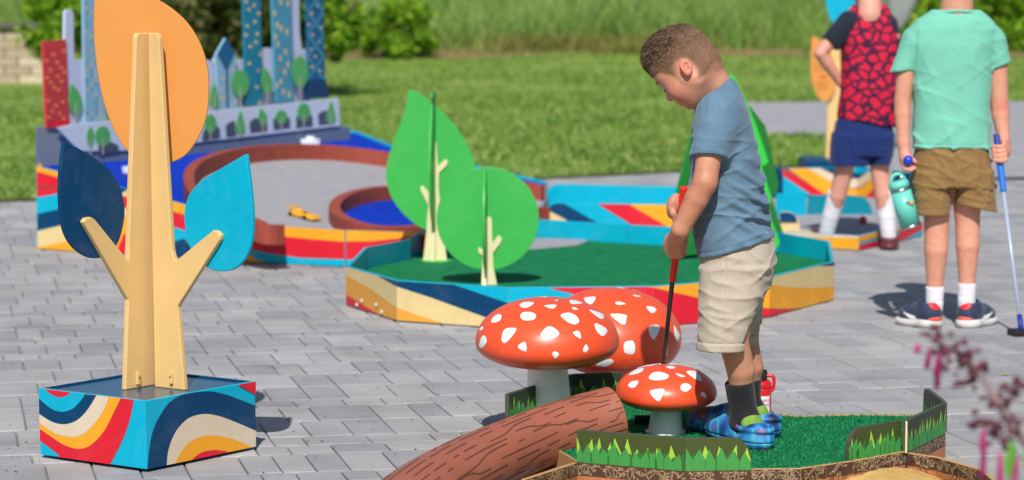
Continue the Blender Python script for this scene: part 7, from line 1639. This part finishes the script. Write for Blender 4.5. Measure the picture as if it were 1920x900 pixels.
cutr = sd_half(D(1622, 229, YR), (-0.17, 0, -1)); fr_ = folds(0.0035, 0.08, None, 23, 6)
nh2 = sd_cone(D(1630, -10, YR + 0.06), D(1630, 14, YR + 0.05), 0.062, 0.060)
lo, hi = bbox([D(1550, 0, YR), D(1700, 250, YR)], 0.02); lo[1] = YR - 0.13; hi[1] = YR + 0.16
rso = sd_obj('shirt', sd_sub(sd_int(sd_disp(tr_, fr_), cutr), nh2, 0.003), lo, hi, 0.005, RSH, rk_)
slv = sd_union([sd_int(sd_cone(sl_ + Vector((0.03, 0, 0.02)), D(1551, 88, YR - 0.02), 0.058, 0.050), sd_half(D(1556, 82, YR - 0.02), (el_ - sl_))), sd_int(sd_cone(sr_ + Vector((-0.02, 0.02, 0.01)), sr_.lerp(er_, 0.6), 0.055, 0.05), sd_half(sr_.lerp(er_, 0.55), (er_ - sr_)))], 0.01)
lo, hi = bbox([D(1520, 0, YR), D(1710, 130, YR)], 0.02); lo[1] = YR - 0.13; hi[1] = YR + 0.2
so3 = sd_obj('sleeve', sd_sub(sd_disp(slv, folds(0.003, 0.06, None, 3)), nh2), lo, hi, 0.005, BSL, rk_); so3['label'] = 'black raglan sleeves'
s3_ = sd_union([sd_loft([rowpx(205, 1576, 1666, YR, 0.08), rowpx(232, 1566, 1672, YR, 0.095), rowpx(260, 1559, 1677, YR, 0.105), rowpx(292, 1557, 1673, YR, 0.10)], 2.4), sd_loft([rowpx(250, 1559, 1634, YR - 0.01, 0.085), rowpx(310, 1555, 1632, YR - 0.01, 0.085)], 2.4), sd_loft([rowpx(250, 1628, 1678, YR, 0.085), rowpx(308, 1632, 1670, YR, 0.08)], 2.4)], 0.012)
hol3 = sd_union([sd_cone(k1_, k1_ + Vector((0, 0, 0.04)), 0.06, 0.06), sd_cone(k2_, k2_ + Vector((0, 0, 0.04)), 0.042, 0.042)], 0.004)
lo, hi = bbox([D(1545, 200, YR), D(1690, 318, YR)], 0.02); lo[1] = YR - 0.14; hi[1] = YR + 0.14
sd_obj('shorts', sd_sub(sd_disp(s3_, folds(0.0045, 0.06, [(1, 0, 0.2), (0.7, 0, 0.6)], 31)), hol3, 0.003), lo, hi, 0.005, NSH, rk_)
sock([D(1571, 360, YR + 0.03), D(1558, 405, YR + 0.06), D(1545, 455, YR + 0.1)], [0.047, 0.041, 0.034], 0, rk_); sock([D(1657, 357, YR), D(1662, 405, YR), D(1668, 458, YR)], [0.047, 0.042, 0.034], 0, rk_)
MAR = mat('maroon_clog', C(96, 46, 54), 0.45, 0.08)
shoe(a2_, (1668, 470), (1664, 456), rk_, MAR, MAR, None, 0.0, W=0.05, H=0.04, nm='clog', swoosh=False, low=True); shoe(a1_, (1546, 456), (1528, 447), rk_, MAR, MAR, None, 0.0, W=0.046, H=0.04, nm='clog', swoosh=False, low=True)
# pale net hanging behind him
YN = 20.0
def netmat():
    m, t = newmat('grey_net'); t.b.inputs['Base Color'].default_value = C(178, 182, 182); t.b.inputs['Roughness'].default_value = 0.8; tp = t.add('ShaderNodeBsdfTransparent'); mx = t.add('ShaderNodeMixShader'); mx.inputs[0].default_value = 0.55; t.link(tp.outputs[0], mx.inputs[1]); t.link(t.b.outputs[0], mx.inputs[2]); t.link(mx.outputs[0], t.n['Material Output'].inputs[0]); return m
V, Fc = [], []; rows = [(-140, 1640, 1752), (-60, 1645, 1738), (0, 1654, 1721), (25, 1660, 1708), (42, 1668, 1700), (52, 1678, 1690)]; ns_ = 40
for y, x0, x1 in rows:
    c = D((x0 + x1) / 2, y, YN); r_ = (x1 - x0) / 2 * YN / F
    for k in range(ns_): q = r_ * (1 + 0.10 * math.sin(k * 5 * 2 * PI / ns_)); V.append(Vector((c.x + q * math.cos(2 * PI * k / ns_), c.y + q * math.sin(2 * PI * k / ns_), c.z)))
for i in range(len(rows) - 1):
    for k in range(ns_): Fc.append([i * ns_ + k, i * ns_ + (k + 1) % ns_, (i + 1) * ns_ + (k + 1) % ns_, (i + 1) * ns_ + k])
net = thing('hanging_net', 'pale grey see-through net bag hanging behind the two boys on the right', 'net', tuple(D(1684, 52, YN)))
mesh('net_bag', V, Fc, netmat(), net, smooth=True)
tp3 = D(1696, -140, YN); V, Fc = tube([Vector((tp3.x + 0.22 * math.cos(2 * PI * k / 24), YN + 0.22 * math.sin(2 * PI * k / 24), tp3.z)) for k in range(25)], 0.01, 8, cap=False); mesh('hoop', V, Fc, STEEL, net, smooth=True)
V, Fc = tube([(tp3.x + 0.22, YN, tp3.z), (tp3.x + 0.5, YN, tp3.z), (tp3.x + 0.5, YN, 0.0)], 0.015, 8); mesh('pole', V, Fc, STEEL, net, smooth=True)
